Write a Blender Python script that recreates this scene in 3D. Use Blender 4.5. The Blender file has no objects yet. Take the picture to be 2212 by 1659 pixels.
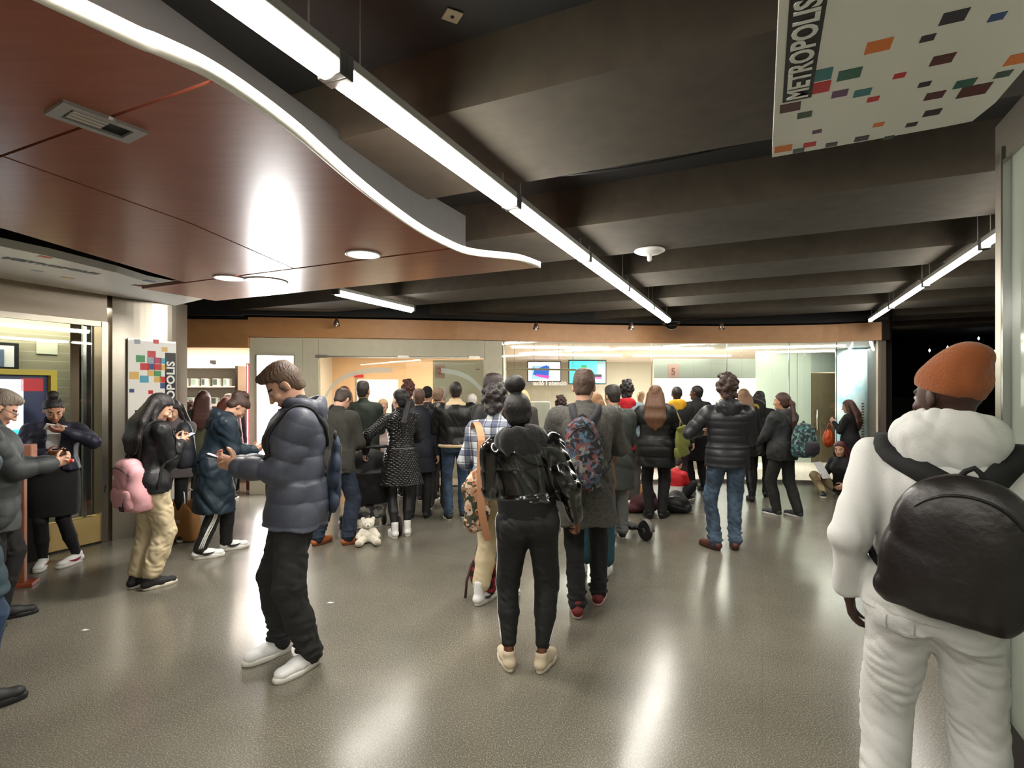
import bpy, bmesh, math, random
import numpy as np
from mathutils import Vector, Matrix
PI = math.pi
SC = bpy.context.scene
COL = SC.collection

# ---------------------------------------------------------------- camera, world, exposure
cam_d = bpy.data.cameras.new('camera')
cam_d.sensor_width = 36.0
cam_d.lens = 36.0 * 1170.0 / 2212.0
cam_d.shift_y = 15.5 / 2212.0
cam_d.clip_start = 0.05
cam = bpy.data.objects.new('camera', cam_d)
COL.objects.link(cam)
cam.location = (0, 0, 1.6)
cam.rotation_euler = (PI / 2, 0, 0)
SC.camera = cam
wd = bpy.data.worlds.new('world')
SC.world = wd
wd.use_nodes = True
wd.node_tree.nodes['Background'].inputs[0].default_value = (1.0, 0.93, 0.85, 1)
wd.node_tree.nodes['Background'].inputs[1].default_value = 0.02
SC.view_settings.view_transform = 'Standard'
SC.view_settings.look = 'None'
SC.view_settings.gamma = 1
SC.view_settings.use_curve_mapping = False
SC.view_settings.exposure = 0.42
SC.cycles.use_denoising = True
SC.cycles.max_bounces = 7
SC.cycles.diffuse_bounces = 3
SC.cycles.glossy_bounces = 3
SC.cycles.transmission_bounces = 5
SC.cycles.transparent_max_bounces = 8
SC.cycles.sample_clamp_indirect = 4.0
SC.cycles.caustics_reflective = False
SC.cycles.caustics_refractive = False
LAMP = 46.0          # radiance of the fluorescent diffusers


def area_light(name, loc, size, power, col, rot=(0, 0, 0), size_y=None):
    ld = bpy.data.lights.new(name, 'AREA')
    ld.shape = 'RECTANGLE'
    ld.size = size
    ld.size_y = size_y or size
    ld.energy = power
    ld.color = col
    o = bpy.data.objects.new(name, ld)
    o.location = loc
    o.rotation_euler = rot
    COL.objects.link(o)
    return o


# ---------------------------------------------------------------- frames
U = np.array([.4201, .9075]); V = np.array([.9075, -.4201])   # U runs along the lamp lines, V across them


def uv(u, v, z=0.0):
    p = U * u + V * v
    return (p[0], p[1], z)


def at(px, py, Y):
    return ((px - 1106) / 1170 * Y, Y, 1.6 - (py - 845) / 1170 * Y)


def on_z(px, py, z):
    Y = (z - 1.6) * 1170 / (845 - py)
    return ((px - 1106) / 1170 * Y, Y, z)


# ---------------------------------------------------------------- materials
def lin(c):
    out = []
    for x in c[:3]:
        x = x / 255.0
        out.append(x / 12.92 if x <= .04045 else ((x + .055) / 1.055) ** 2.4)
    return tuple(out) + (1.0,)


MATS = {}


def M(name, col=(128, 128, 128), rough=.7, metal=0., spec=.5, bump=0., bscale=200., var=0., vscale=6.,
      emit=0., ecol=None, kind=None, coat=0., trans=0., alpha=1., col2=None, sheen=0., pscale=1., cols=None):
    if name in MATS:
        return MATS[name]
    m = bpy.data.materials.new(name)
    MATS[name] = m
    m.use_nodes = True
    nt = m.node_tree
    N = nt.nodes
    L = nt.links
    b = N['Principled BSDF']
    b.inputs['Base Color'].default_value = lin(col)
    b.inputs['Roughness'].default_value = rough
    b.inputs['Metallic'].default_value = metal
    b.inputs['Specular IOR Level'].default_value = spec
    b.inputs['Coat Weight'].default_value = coat
    b.inputs['Coat Roughness'].default_value = .15
    b.inputs['Transmission Weight'].default_value = trans
    b.inputs['Alpha'].default_value = alpha
    if sheen:
        b.inputs['Sheen Weight'].default_value = sheen
    if emit:
        b.inputs['Emission Color'].default_value = lin(ecol or col)
        b.inputs['Emission Strength'].default_value = emit
    tc = N.new('ShaderNodeTexCoord')
    P = tc.outputs['Object']

    def noise(scale, detail=3, vec=None, rough_=.5):
        n = N.new('ShaderNodeTexNoise')
        n.inputs['Scale'].default_value = scale
        n.inputs['Detail'].default_value = detail
        n.inputs['Roughness'].default_value = rough_
        L.new(vec or P, n.inputs['Vector'])
        return n.outputs['Fac']

    def ramp(fac, stops, mode='LINEAR'):
        r = N.new('ShaderNodeValToRGB')
        r.color_ramp.interpolation = mode
        e = r.color_ramp.elements
        while len(e) < len(stops):
            e.new(.5)
        for i, (p_, c_) in enumerate(stops):
            e[i].position = p_
            e[i].color = lin(c_)
        L.new(fac, r.inputs['Fac'])
        return r.outputs['Color']

    def mapping(scale=(1, 1, 1), rot=(0, 0, 0)):
        mp = N.new('ShaderNodeMapping')
        mp.inputs['Scale'].default_value = scale
        mp.inputs['Rotation'].default_value = rot
        L.new(P, mp.inputs['Vector'])
        return mp.outputs['Vector']

    def mixc(fac, a, c, mode='MIX'):
        x = N.new('ShaderNodeMix')
        x.data_type = 'RGBA'
        x.blend_type = mode
        if isinstance(fac, float):
            x.inputs[0].default_value = fac
        else:
            L.new(fac, x.inputs[0])
        for s, i in ((a, 6), (c, 7)):
            if isinstance(s, tuple):
                x.inputs[i].default_value = s
            else:
                L.new(s, x.inputs[i])
        return x.outputs[2]

    def math_(op, a, c=None):
        x = N.new('ShaderNodeMath')
        x.operation = op
        for s, i in ((a, 0), (c, 1)):
            if s is None:
                continue
            if isinstance(s, (int, float)):
                x.inputs[i].default_value = s
            else:
                L.new(s, x.inputs[i])
        return x.outputs[0]

    def bumpn(h, strength=.3, dist=.01, normal=None):
        x = N.new('ShaderNodeBump')
        x.inputs['Strength'].default_value = strength
        x.inputs['Distance'].default_value = dist
        L.new(h, x.inputs['Height'])
        if normal:
            L.new(normal, x.inputs['Normal'])
        L.new(x.outputs['Normal'], b.inputs['Normal'])
        return x.outputs['Normal']
    BC = b.inputs['Base Color']
    if kind == 'terrazzo':
        f1 = noise(150, 2)
        sp = ramp(f1, [(.0, (40, 38, 33)), (.42, (92, 88, 78)), (.55, (122, 118, 106)), (.66, (196, 190, 172))])
        f2 = noise(1.3, 4)
        c = mixc(.55, sp, ramp(f2, [(.3, (96, 92, 83)), (.7, (124, 119, 108))]))
        mp = mapping((1, 1, 1), (0, 0, math.radians(24.8)))
        br = N.new('ShaderNodeTexBrick')
        br.offset = 0
        br.inputs['Color1'].default_value = (1, 1, 1, 1)
        br.inputs['Color2'].default_value = (.93, .93, .93, 1)
        br.inputs['Mortar'].default_value = (.82, .8, .78, 1)
        br.inputs['Scale'].default_value = 1.0
        br.inputs['Mortar Size'].default_value = .0016
        br.inputs['Brick Width'].default_value = .9
        br.inputs['Row Height'].default_value = .9
        L.new(mp, br.inputs['Vector'])
        L.new(mixc(1.0, c, br.outputs['Color'], 'MULTIPLY'), BC)
        f3 = noise(2.2, 5)
        r = N.new('ShaderNodeMapRange')
        r.inputs['To Min'].default_value = rough - .03
        r.inputs['To Max'].default_value = rough + .03
        L.new(f3, r.inputs['Value'])
        L.new(r.outputs[0], b.inputs['Roughness'])
        bumpn(noise(5, 2), .04, .01)
        return m
    if kind == 'wood':
        w = mapping((1.2, 14, 3), (0, 0, math.radians(65)))
        f = noise(3.0, 6, w, .6)
        L.new(mixc(.5, ramp(f, [(.3, col), (.7, col2)]), ramp(noise(.9, 3), [(.3, col), (.7, col2)])), BC)
        bumpn(f, .04, .004)
        return m
    if kind == 'concrete':
        f = noise(1.1, 8, None, .62)
        g = noise(9, 6)
        c = mixc(.35, ramp(f, [(.3, col), (.68, col2)]), ramp(g, [(.3, col), (.7, col2)]))
        L.new(c, BC)
        bumpn(g, .3, .01)
        return m
    if kind == 'brushed':
        w = mapping((2, 2, 160))
        f = noise(6, 3, w)
        L.new(ramp(f, [(.2, col), (.8, col2 or col)]), BC)
        r = N.new('ShaderNodeMapRange')
        r.inputs['To Min'].default_value = rough - .05
        r.inputs['To Max'].default_value = rough + .08
        L.new(f, r.inputs['Value'])
        L.new(r.outputs[0], b.inputs['Roughness'])
        return m
    if kind == 'slats':
        s = N.new('ShaderNodeSeparateXYZ')
        L.new(P, s.inputs[0])
        z = math_('FRACT', math_('MULTIPLY', s.outputs[2], 11.0))
        L.new(mixc(math_('LESS_THAN', z, .1), lin(col), lin(col2)), BC)
        bumpn(z, .2, .004)
        return m
    if kind == 'quilt':      # small stitched diamonds
        s = N.new('ShaderNodeSeparateXYZ')
        L.new(P, s.inputs[0])
        a_ = math_('SINE', math_('MULTIPLY', math_('ADD', math_('ADD', s.outputs[0], s.outputs[1]), s.outputs[2]), pscale))
        c_ = math_('SINE', math_('MULTIPLY', math_('SUBTRACT', math_('ADD', s.outputs[0], s.outputs[1]), s.outputs[2]), pscale))
        h = math_('POWER', math_('ABSOLUTE', math_('MULTIPLY', a_, c_)), .5)
        bumpn(h, .9, .012)
        return m
    if kind == 'patch':      # printed or woven pattern of colour patches
        v = N.new('ShaderNodeTexVoronoi')
        v.inputs['Scale'].default_value = pscale
        mp = N.new('ShaderNodeMapping')
        L.new(P, mp.inputs['Vector'])
        nz = N.new('ShaderNodeTexNoise')
        nz.inputs['Scale'].default_value = pscale * .4
        L.new(P, nz.inputs['Vector'])
        L.new(mixc(.06, mp.outputs[0], nz.outputs['Color']), v.inputs['Vector'])
        sx = N.new('ShaderNodeSeparateColor')
        L.new(v.outputs['Color'], sx.inputs[0])
        n_ = len(cols)
        L.new(ramp(sx.outputs[0], [((i + .0) / n_, c_) for i, c_ in enumerate(cols)], 'CONSTANT'), BC)
        bumpn(noise(bscale, 2), .2, .003)
        return m
    if kind == 'plaid':
        s = N.new('ShaderNodeSeparateXYZ')
        L.new(P, s.inputs[0])
        cur = lin(cols[0])
        for ax, f_, wd_, cc in ((0, pscale, .4, cols[1]), (2, pscale, .4, cols[1]), (0, pscale * 2, .12, cols[2]), (2, pscale * 2, .12, cols[2])):
            t = math_('FRACT', math_('MULTIPLY', s.outputs[ax], f_))
            cur = mixc(math_('MULTIPLY', math_('LESS_THAN', t, wd_), .7), cur, lin(cc))
        L.new(cur, BC)
        bumpn(noise(300, 2), .2, .003)
        return m
    if kind == 'hair':
        w = mapping((70, 70, 9))
        f = noise(2.0, 4, w, .6)
        L.new(ramp(f, [(.3, col), (.75, col2 or tuple(min(255, int(x * 1.7 + 8)) for x in col))]), BC)
        bumpn(f, .7, .006)
        return m
    if var or col2:
        f = noise(vscale, 4)
        c2 = col2 or tuple(max(0, x * (1 - var)) for x in col)
        L.new(ramp(f, [(.3, col), (.7, c2)]), BC)
    if bump:
        bumpn(noise(bscale, 3), bump, .006)
    return m


# ---------------------------------------------------------------- mesh helpers
def newobj(name, verts, faces, mat, parent=None, smooth=False, mats=None, fm=None):
    me = bpy.data.meshes.new(name)
    me.from_pydata([tuple(v) for v in verts], [], [tuple(f) for f in faces])
    for m in (mats or ([mat] if mat else [])):
        me.materials.append(m)
    if fm is not None:
        me.polygons.foreach_set('material_index', np.asarray(fm, np.int32))
    if smooth:
        me.polygons.foreach_set('use_smooth', np.ones(len(me.polygons), bool))
    me.update()
    o = bpy.data.objects.new(name, me)
    COL.objects.link(o)
    o.parent = parent
    return o


def tag(o, label=None, cat=None, group=None, kind=None):
    for k_, v_ in (('label', label), ('category', cat), ('group', group), ('kind', kind)):
        if v_:
            o[k_] = v_
    return o


def empty(name, loc=(0, 0, 0), rz=0., label=None, cat=None, group=None, kind=None):
    o = bpy.data.objects.new(name, None)
    o.empty_display_size = .1
    COL.objects.link(o)
    o.location = loc
    o.rotation_euler = (0, 0, rz)
    return tag(o, label, cat, group, kind)


class MB:
    """collects shapes of ONE object"""
    def __init__(s):
        s.v = []
        s.f = []

    def add(s, vs, fs):
        n = len(s.v)
        s.v += [tuple(map(float, v)) for v in vs]
        s.f += [tuple(i + n for i in f) for f in fs]
        return s

    def box(s, x0, x1, y0, y1, z0, z1, bev=0.):
        b = bev
        if b <= 0:
            vs = [(x, y, z) for z in (z0, z1) for y in (y0, y1) for x in (x0, x1)]
            return s.add(vs, [(0, 2, 3, 1), (4, 5, 7, 6), (0, 1, 5, 4), (2, 6, 7, 3), (0, 4, 6, 2), (1, 3, 7, 5)])
        bm = bmesh.new()
        bmesh.ops.create_cube(bm, size=1)
        for v in bm.verts:
            v.co = Vector(((x0 + x1) / 2 + v.co.x * (x1 - x0), (y0 + y1) / 2 + v.co.y * (y1 - y0), (z0 + z1) / 2 + v.co.z * (z1 - z0)))
        bmesh.ops.bevel(bm, geom=bm.edges[:], offset=b, segments=3, profile=.5, affect='EDGES')
        bm.verts.index_update()
        s.add([v.co[:] for v in bm.verts], [[v.index for v in f.verts] for f in bm.faces])
        bm.free()
        return s

    def prism(s, poly, z0, z1):
        n = len(poly)
        ar = sum(poly[i][0] * poly[(i + 1) % n][1] - poly[(i + 1) % n][0] * poly[i][1] for i in range(n))
        if ar < 0:
            poly = poly[::-1]
        vs = [(p[0], p[1], z0) for p in poly] + [(p[0], p[1], z1) for p in poly]
        fs = [tuple(range(n))[::-1], tuple(range(n, 2 * n))] + [(i, (i + 1) % n, n + (i + 1) % n, n + i) for i in range(n)]
        return s.add(vs, fs)

    def wallseg(s, a, b, z0, z1, t=.1):
        a = np.array(a, float)[:2]
        b = np.array(b, float)[:2]
        d = (b - a) / np.linalg.norm(b - a)
        n = np.array([-d[1], d[0]]) * t
        return s.prism([a, b, b + n, a + n], z0, z1)

    def tube(s, pts, r, n=10, cap=True):
        pts = [np.array(p, float) for p in pts]
        rs = r if hasattr(r, '__len__') else [r] * len(pts)
        vs = []
        prev = None
        for i, p in enumerate(pts):
            t = pts[min(i + 1, len(pts) - 1)] - pts[max(i - 1, 0)]
            t = t / (np.linalg.norm(t) + 1e-9)
            if prev is None:
                up = np.array([0, 0, 1.]) if abs(t[2]) < .9 else np.array([1., 0, 0])
            else:
                up = prev
            x = np.cross(up, t)
            x /= np.linalg.norm(x) + 1e-9
            y = np.cross(t, x)
            prev = y
            for k in range(n):
                a = 2 * PI * k / n
                vs.append(p + (x * math.cos(a) + y * math.sin(a)) * rs[i])
        fs = []
        for i in range(len(pts) - 1):
            for k in range(n):
                k2 = (k + 1) % n
                fs.append((i * n + k, i * n + k2, (i + 1) * n + k2, (i + 1) * n + k))
        if cap:
            fs.append(tuple(range(n))[::-1])
            fs.append(tuple((len(pts) - 1) * n + k for k in range(n)))
        return s.add(vs, fs)

    def lathe(s, prof, c=(0, 0, 0), n=24, ax='z'):
        vs = []
        for (r, z) in prof:
            for k in range(n):
                a = 2 * PI * k / n
                q = (r * math.cos(a), r * math.sin(a), z)
                if ax == 'y':
                    q = (q[0], q[2], q[1])
                if ax == 'x':
                    q = (q[2], q[0], q[1])
                vs.append((c[0] + q[0], c[1] + q[1], c[2] + q[2]))
        fs = []
        m = len(prof)
        for i in range(m - 1):
            for k in range(n):
                k2 = (k + 1) % n
                fs.append((i * n + k, i * n + k2, (i + 1) * n + k2, (i + 1) * n + k))
        fs.append(tuple(range(n))[::-1])
        fs.append(tuple((m - 1) * n + k for k in range(n)))
        return s.add(vs, fs)

    def xf(s, Mx):
        s.v = [tuple(Mx @ Vector(v)) for v in s.v]
        return s

    def build(s, name, mat, parent=None, smooth=False, kind=None):
        o = newobj(name, s.v, s.f, mat, parent, smooth)
        if kind:
            o['kind'] = kind
        return o


def text(name, body, size, mat, mtx, parent=None, extr=.001, off=0.0, align='LEFT', space=1.0):
    """lettering as a mesh, placed by a 4x4 matrix (x right, y up, z out)"""
    cu = bpy.data.curves.new('tmp', 'FONT')
    cu.body = body
    cu.size = size
    cu.extrude = extr
    cu.offset = off
    cu.align_x = align
    cu.space_character = space
    cu.resolution_u = 3
    tmp = bpy.data.objects.new('tmp', cu)
    COL.objects.link(tmp)
    bpy.context.view_layer.update()
    me = bpy.data.meshes.new_from_object(tmp.evaluated_get(bpy.context.evaluated_depsgraph_get()))
    bpy.data.objects.remove(tmp)
    me.transform(mtx)
    me.materials.clear()
    me.materials.append(mat)
    me.name = name
    o = bpy.data.objects.new(name, me)
    COL.objects.link(o)
    o.parent = parent
    return o


def frame_mtx(origin, xdir, ydir):
    x = Vector(xdir).normalized()
    y = Vector(ydir).normalized()
    z = x.cross(y)
    m = Matrix(((x.x, y.x, z.x, origin[0]), (x.y, y.y, z.y, origin[1]), (x.z, y.z, z.z, origin[2]), (0, 0, 0, 1)))
    return m
# ================================================================ THE SETTING
m_floor = M('terrazzo', rough=.215, kind='terrazzo', spec=.55)
m_conc = M('beam_concrete', (76, 68, 54), .85, kind='concrete', col2=(50, 42, 34))
m_slab = M('slab_charcoal', (38, 37, 36), .8, kind='concrete', col2=(28, 26, 25))
m_dark = M('dark_brown_wall', (34, 27, 22), .7)
m_black = M('black_wall', (10, 9, 8), .8)
m_wood = M('soffit_laminate', (176, 106, 86), .26, kind='wood', col2=(154, 92, 74), spec=.42)
m_fasc = M('fascia_wood', (196, 146, 96), .45, kind='wood', col2=(176, 122, 76))
m_edge = M('white_edge', (238, 232, 222), .35)
m_steel = M('brushed_steel', (190, 184, 172), .3, metal=1., kind='brushed', col2=(165, 158, 146))
m_chrome = M('chrome', (200, 200, 200), .15, metal=1.)
m_stone = M('sage_stone', (212, 206, 184), .6, kind='concrete', col2=(196, 190, 166))
m_white = M('white_paint', (232, 226, 216), .6)
m_pink = M('pale_tile', (226, 214, 204), .35)
m_wht = M('white_plastic', (240, 240, 238), .35)
m_blk = M('black_plastic', (16, 16, 17), .4)
m_tube = M('lamp_diffuser', (255, 250, 240), .4, emit=LAMP, ecol=(255, 250, 238))
m_metalgrey = M('lamp_housing', (150, 148, 142), .45, metal=.6)
m_paper = M('paper', (235, 236, 238), .7)


def glass_mat(name, col, a, rough=.02):
    """thin pane: mostly clear, mirror at grazing angles"""
    if name in MATS:
        return MATS[name]
    m = bpy.data.materials.new(name)
    MATS[name] = m
    m.use_nodes = True
    nt = m.node_tree
    nt.nodes.clear()
    o = nt.nodes.new('ShaderNodeOutputMaterial')
    t = nt.nodes.new('ShaderNodeBsdfTransparent')
    t.inputs[0].default_value = lin(col)
    g = nt.nodes.new('ShaderNodeBsdfGlossy')
    g.inputs['Roughness'].default_value = rough
    f = nt.nodes.new('ShaderNodeFresnel')
    f.inputs[0].default_value = 1.5
    mp = nt.nodes.new('ShaderNodeMath')
    mp.operation = 'MULTIPLY_ADD'
    mp.inputs[1].default_value = 1.0
    mp.inputs[2].default_value = a
    mx = nt.nodes.new('ShaderNodeMixShader')
    nt.links.new(f.outputs[0], mp.inputs[0])
    nt.links.new(mp.outputs[0], mx.inputs[0])
    nt.links.new(t.outputs[0], mx.inputs[1])
    nt.links.new(g.outputs[0], mx.inputs[2])
    nt.links.new(mx.outputs[0], o.inputs[0])
    return m


m_glass = glass_mat('clear_glass', (235, 240, 236), .02)


def frosted_mat(name, col, alpha):
    m = M(name, col, .5, alpha=alpha)
    return m


m_frost = frosted_mat('frosted_film', (225, 232, 226), .8)


def st(o):
    o['kind'] = 'structure'
    return o


st(MB().box(-12, 16, -7, 22, -.2, 0).build('floor', m_floor))
# ceiling: charcoal slab with wide concrete ribs running across the lamp lines
cl = empty('ceiling', kind='structure')
MB().box(-12, 16, -7, 22, 3.16, 3.3).build('slab', m_slab, cl)
for i, (u0, u1) in enumerate([(-5.6, -4.6), (-3.7, -2.7), (-1.75, -.8), (.2, 1.08), (2.1, 3.0), (3.97, 4.95), (5.83, 6.62), (7.5, 8.3), (9.2, 10.0), (10.9, 11.7), (12.7, 13.5)]):
    b = MB().prism([uv(u0, -15)[:2], uv(u1, -15)[:2], uv(u1, 14)[:2], uv(u0, 14)[:2]], 2.86, 3.16)
    b.build('beam', m_conc, cl)
# outer walls (beyond the picture and behind the camera)
st(MB().box(-12, 16, -7.1, -7, 0, 3.2).build('wall_back', M('hall_wall', (120, 112, 98), .6)))
st(MB().box(-12.1, -12, -7, 22, 0, 3.2).build('wall_left', m_dark))
st(MB().box(16, 16.1, -7, 22, 0, 3.2).build('wall_right', m_dark))
st(MB().box(-12, 16, 22, 22.1, 0, 3.2).build('wall_front', m_black))

# ---------------- red-brown suspended soffit, its seams left open
edge = [on_z(px, py, 2.5)[:2] for px, py in [(250, 75), (345, 115), (445, 160), (540, 218), (640, 290), (705, 345), (770, 400), (835, 450), (900, 495), (950, 523), (1000, 545), (1040, 553), (1080, 557), (1125, 563), (1168, 578)]]
E_ = [(p[0] * U[0] + p[1] * U[1], p[0] * V[0] + p[1] * V[1]) for p in map(np.array, edge)]
E_ = [(-3.2, -1.75), (-2.2, -1.5), (-1.2, -1.42), (-.3, -1.5), (.35, -1.54)] + E_


def smooth_curve(P, n=8):
    P = [np.array(p, float) for p in P]
    out = []
    for i in range(len(P) - 1):
        p0 = P[max(i - 1, 0)]; p1 = P[i]; p2 = P[i + 1]; p3 = P[min(i + 2, len(P) - 1)]
        for k in range(n):
            t = k / n
            out.append(.5 * ((2 * p1) + (-p0 + p2) * t + (2 * p0 - 5 * p1 + 4 * p2 - p3) * t * t + (-p0 + 3 * p1 - 3 * p2 + p3) * t ** 3))
    out.append(P[-1])
    return out


EC = smooth_curve(E_, 6)
EC = sorted([tuple(p) for p in EC], key=lambda p: p[0])
eu = [p[0] for p in EC]; ev = [p[1] for p in EC]
seam_u = [-3.2, -1.2, 0, 1.05, 1.9, 2.93]
seam_v = [-2.2, -2.35, -2.5, -2.64, -2.78, -3.12]
left_u = [-3.2, 0, 1.5, 2.9]
left_v = [-3.5, -3.6, -3.8, -4.33]
sf = empty('ceiling', kind='structure')
EM = 2 * .006


def strip(u0, u1, fl, fr, name='soffit_panel', n=14):
    us = np.linspace(u0 + .006, u1 - .006, n)
    poly = [uv(u, fl(u))[:2] for u in us] + [uv(u, fr(u))[:2] for u in us[::-1]]
    MB().prism(poly, 2.5, 2.53).build(name, m_wood, sf)


fE = lambda u: np.interp(u, eu, ev)
fS = lambda u: np.interp(u, seam_u, seam_v)
fL = lambda u: np.interp(u, left_u, left_v)
for u0, u1 in [(-3.2, -1.1), (-1.1, 1.06), (1.06, 2.93)]:
    strip(u0, u1, lambda u: fS(u) + .007, lambda u: fE(u) - .012, n=40)
    strip(u0, u1, lambda u: fL(u), lambda u: fS(u) - .007, n=16)
strip(2.945, 3.667, lambda u: -4.95, lambda u: fE(u) - .012, n=30)
MB().prism([uv(-3.1, -3.3)[:2], uv(2.8, -3.6)[:2], uv(3.5, -4.5)[:2], uv(3.5, -2.0)[:2], uv(2.8, -2.0)[:2], uv(1, -1.8)[:2], uv(-3.1, -2.0)[:2]], 2.56, 2.9).build('soffit_core', m_slab, sf)
# the white wavy edge band of the soffit: tall near the camera, thin at its tip
vs = []
for i, (u, v) in enumerate(EC):
    h = .056 - .012 * np.clip((u - .2) / 3.3, 0, 1)
    for dv, z in ((0, 2.497), (0, 2.497 + h), (-.012, 2.497 + h), (-.012, 2.497)):
        vs.append(uv(u, v + dv, z))
fs = []
for i in range(len(EC) - 1):
    for k in range(4):
        fs.append((4 * i + k, 4 * i + (k + 1) % 4, 4 * i + 4 + (k + 1) % 4, 4 * i + 4 + k))
fs += [(0, 1, 2, 3), tuple(len(vs) - 4 + k for k in range(4))[::-1]]
o = newobj('edge_band', vs, fs, m_edge, sf, True)
# joints in the band
# downlights in the soffit
for i, (px, py, r, lb) in enumerate([(785, 549, .1, 'round recessed downlight alone in the wooden soffit nearest its tip'),
                                     (495, 600, .1, 'small round recessed downlight left of the larger one above the steel column'),
                                     (575, 607, .15, 'largest glowing round downlight in the far left panel of the wooden soffit')]):
    p = on_z(px, py, 2.5)
    d = empty('downlight', (p[0], p[1], 2.5), 0, lb, 'ceiling light')
    MB().lathe([(r + .018, .0), (r + .018, -.006), (r, -.008), (r, 0)], n=32).build('rim', m_wht, d, True)
    MB().lathe([(.001, -.012), (r * .6, -.012), (r, -.006), (r, 0.0)], n=32).build('diffuser', M('downlight_glow', (255, 252, 245), .4, emit=22.), d, True)
    area_light('downlight_light', (p[0], p[1], 2.48), .2, 16, (1, .95, .86))
# air vent in the soffit
p = on_z(212, 262, 2.5)
vt = empty('air_vent', (p[0], p[1], 2.5), math.atan2(U[1], U[0]) - .12, 'grey louvred air vent set into the red-brown ceiling panel', 'vent')
b = MB().box(-.2, .2, -.12, -.075, -.012, 0).box(-.2, .2, .075, .12, -.012, 0).box(-.2, -.145, -.075, .075, -.012, 0).box(.145, .2, -.075, .075, -.012, 0)
b.build('frame', M('vent_grey', (168, 164, 166), .45), vt)
MB().box(-.145, .145, -.075, .075, -.003, -.001).build('backing', m_black, vt)
for k in range(3):
    MB().box(-.13, .03, -.058 + k * .042, -.032 + k * .042, -.010, -.004).build('louvre', M('vent_slat', (205, 196, 188), .4), vt)
for o_ in [vt] + list(vt.children):
    o_.scale = (1, 1, 1)
vt.scale = (.6, .6, 1)

# ---------------- linear fluorescent lamps
m_endcap = M('lamp_cap', (60, 58, 56), .5)


def tube_lamp(u0, u1, v, z, lb, grp, w=.10, hang=True, group=True):
    c = uv((u0 + u1) / 2, v, z)
    L_ = u1 - u0
    e = empty('linear_ceiling_light', c, math.atan2(U[1], U[0]), lb, 'ceiling light', grp)
    h = L_ / 2 - .018
    MB().box(-h, h, -w / 2, w / 2, .03, .075, .008).build('housing', m_metalgrey, e)
    # opal half-round diffuser
    n = 10
    vs = []
    for x in (-h + .02, h - .02):
        for k in range(n + 1):
            a = PI * k / n
            vs.append((x, w / 2 * math.cos(a), .03 - w * .55 * math.sin(a)))
    fs = [(k, k + 1, n + 2 + k, n + 1 + k) for k in range(n)] + [tuple(range(n + 1))[::-1], tuple(range(n + 1, 2 * n + 2)), (0, n + 1, 2 * n + 1, n)]
    newobj('diffuser', vs, fs, m_tube, e, True)
    for s in (-1, 1):
        MB().box(s * h - .018, s * h + .018, -w / 2 - .002, w / 2 + .002, -.012, .076, .005).build('end_cap', m_endcap, e)
        if hang:
            MB().tube([(s * h * .85, 0, .07), (s * h * .85, 0, 3.16 - z)], .004, 6).build('hanger', m_metalgrey, e)
    return e


k0 = 8.815
names = ['at the far end of the long lamp line', 'second from the far end of the long lamp line', 'third from the far end of the long lamp line',
         'fourth from the far end of the long lamp line', 'second nearest length of the long lamp line, upper middle', 'nearest length of the long lamp line, cut by the top edge']
for k in range(10):
    u1 = k0 - 1.47 * k
    lb = 'white glowing tube light ' + (names[k] if k < 6 else 'of the long lamp line behind the camera')
    tube_lamp(u1 - 1.47, u1, -1.36, 2.7, lb, 'tube lights of the long line')
r_names = ['at the far end of the right lamp line, near the fascia corner', 'in the middle of the right lamp line', 'in the right lamp line, ending at the steel pillar']
ub = [10.17, 8.62, 6.95, 5.3, 3.8, 2.3, .8, -.7, -2.2]
for k in range(8):
    tube_lamp(ub[k + 1], ub[k], 1.545 if k < 4 else 2.2, 2.7, 'slim tube light ' + (r_names[k] if k < 3 else 'of the right line behind the glass case'), 'tube lights of the right line', w=.06)
for k in range(3):  # extra lamp row added out of view, fill light for the backs
    tube_lamp(-5.6 + 1.5 * k, -4.1 + 1.5 * k, .35, 2.7, 'white tube light added behind the camera as unseen fill light', 'added fill tube lights behind the camera')
tube_lamp(4.68, 6.17, -4.36, 2.7, 'single tube light left of the crowd, beyond the wooden soffit', None)

# ---------------- things on the concrete ceiling
p = on_z(1403, 540, 2.86)
w_ = empty('ceiling_antenna', (p[0], p[1], 2.86), 0, 'white disc with a small stem on the underside of a concrete beam', 'antenna')
MB().lathe([(.13, 0), (.135, -.012), (.1, -.03), (.03, -.045)], n=32).build('disc', m_wht, w_, True)
MB().lathe([(.022, -.04), (.02, -.09), (.012, -.1)], n=16).build('stem', m_wht, w_, True)
p = on_z(977, 33, 3.155)
pl = empty('ceiling_plate', (p[0], p[1], 3.155), .5, 'small beige plate with a dark dot on the charcoal ceiling slab', 'plate')
MB().box(-.035, .035, -.035, .035, -.006, 0, .002).build('plate', M('plate_beige', (150, 138, 115), .6), pl)
MB().lathe([(.008, -.006), (.008, -.009)], n=12).build('button', m_blk, pl)
pts = [uv(3.3 + .05 * math.sin(v * 1.7) + .1 * max(0, v) * .3, v, 3.02 + .05 * math.sin(v * 2.3)) for v in np.linspace(-1.3, 5, 40)]
tag(MB().tube(pts, .014, 8).build('power_cable', M('cable_black', (24, 25, 26), .45), None, True), 'sagging black cable strung along the dark ceiling recess', 'cable')
pts = [uv(3.42 + .05 * math.sin(v * 1.3 + 1), v, 3.06 + .04 * math.sin(v * 1.9)) for v in np.linspace(-1.3, 5, 40)]
tag(MB().tube(pts, .01, 8).build('power_cable', M('cable_black', (24, 25, 26), .45), None, True), 'thinner black cable running behind the sagging cable in the ceiling recess', 'cable')

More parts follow.
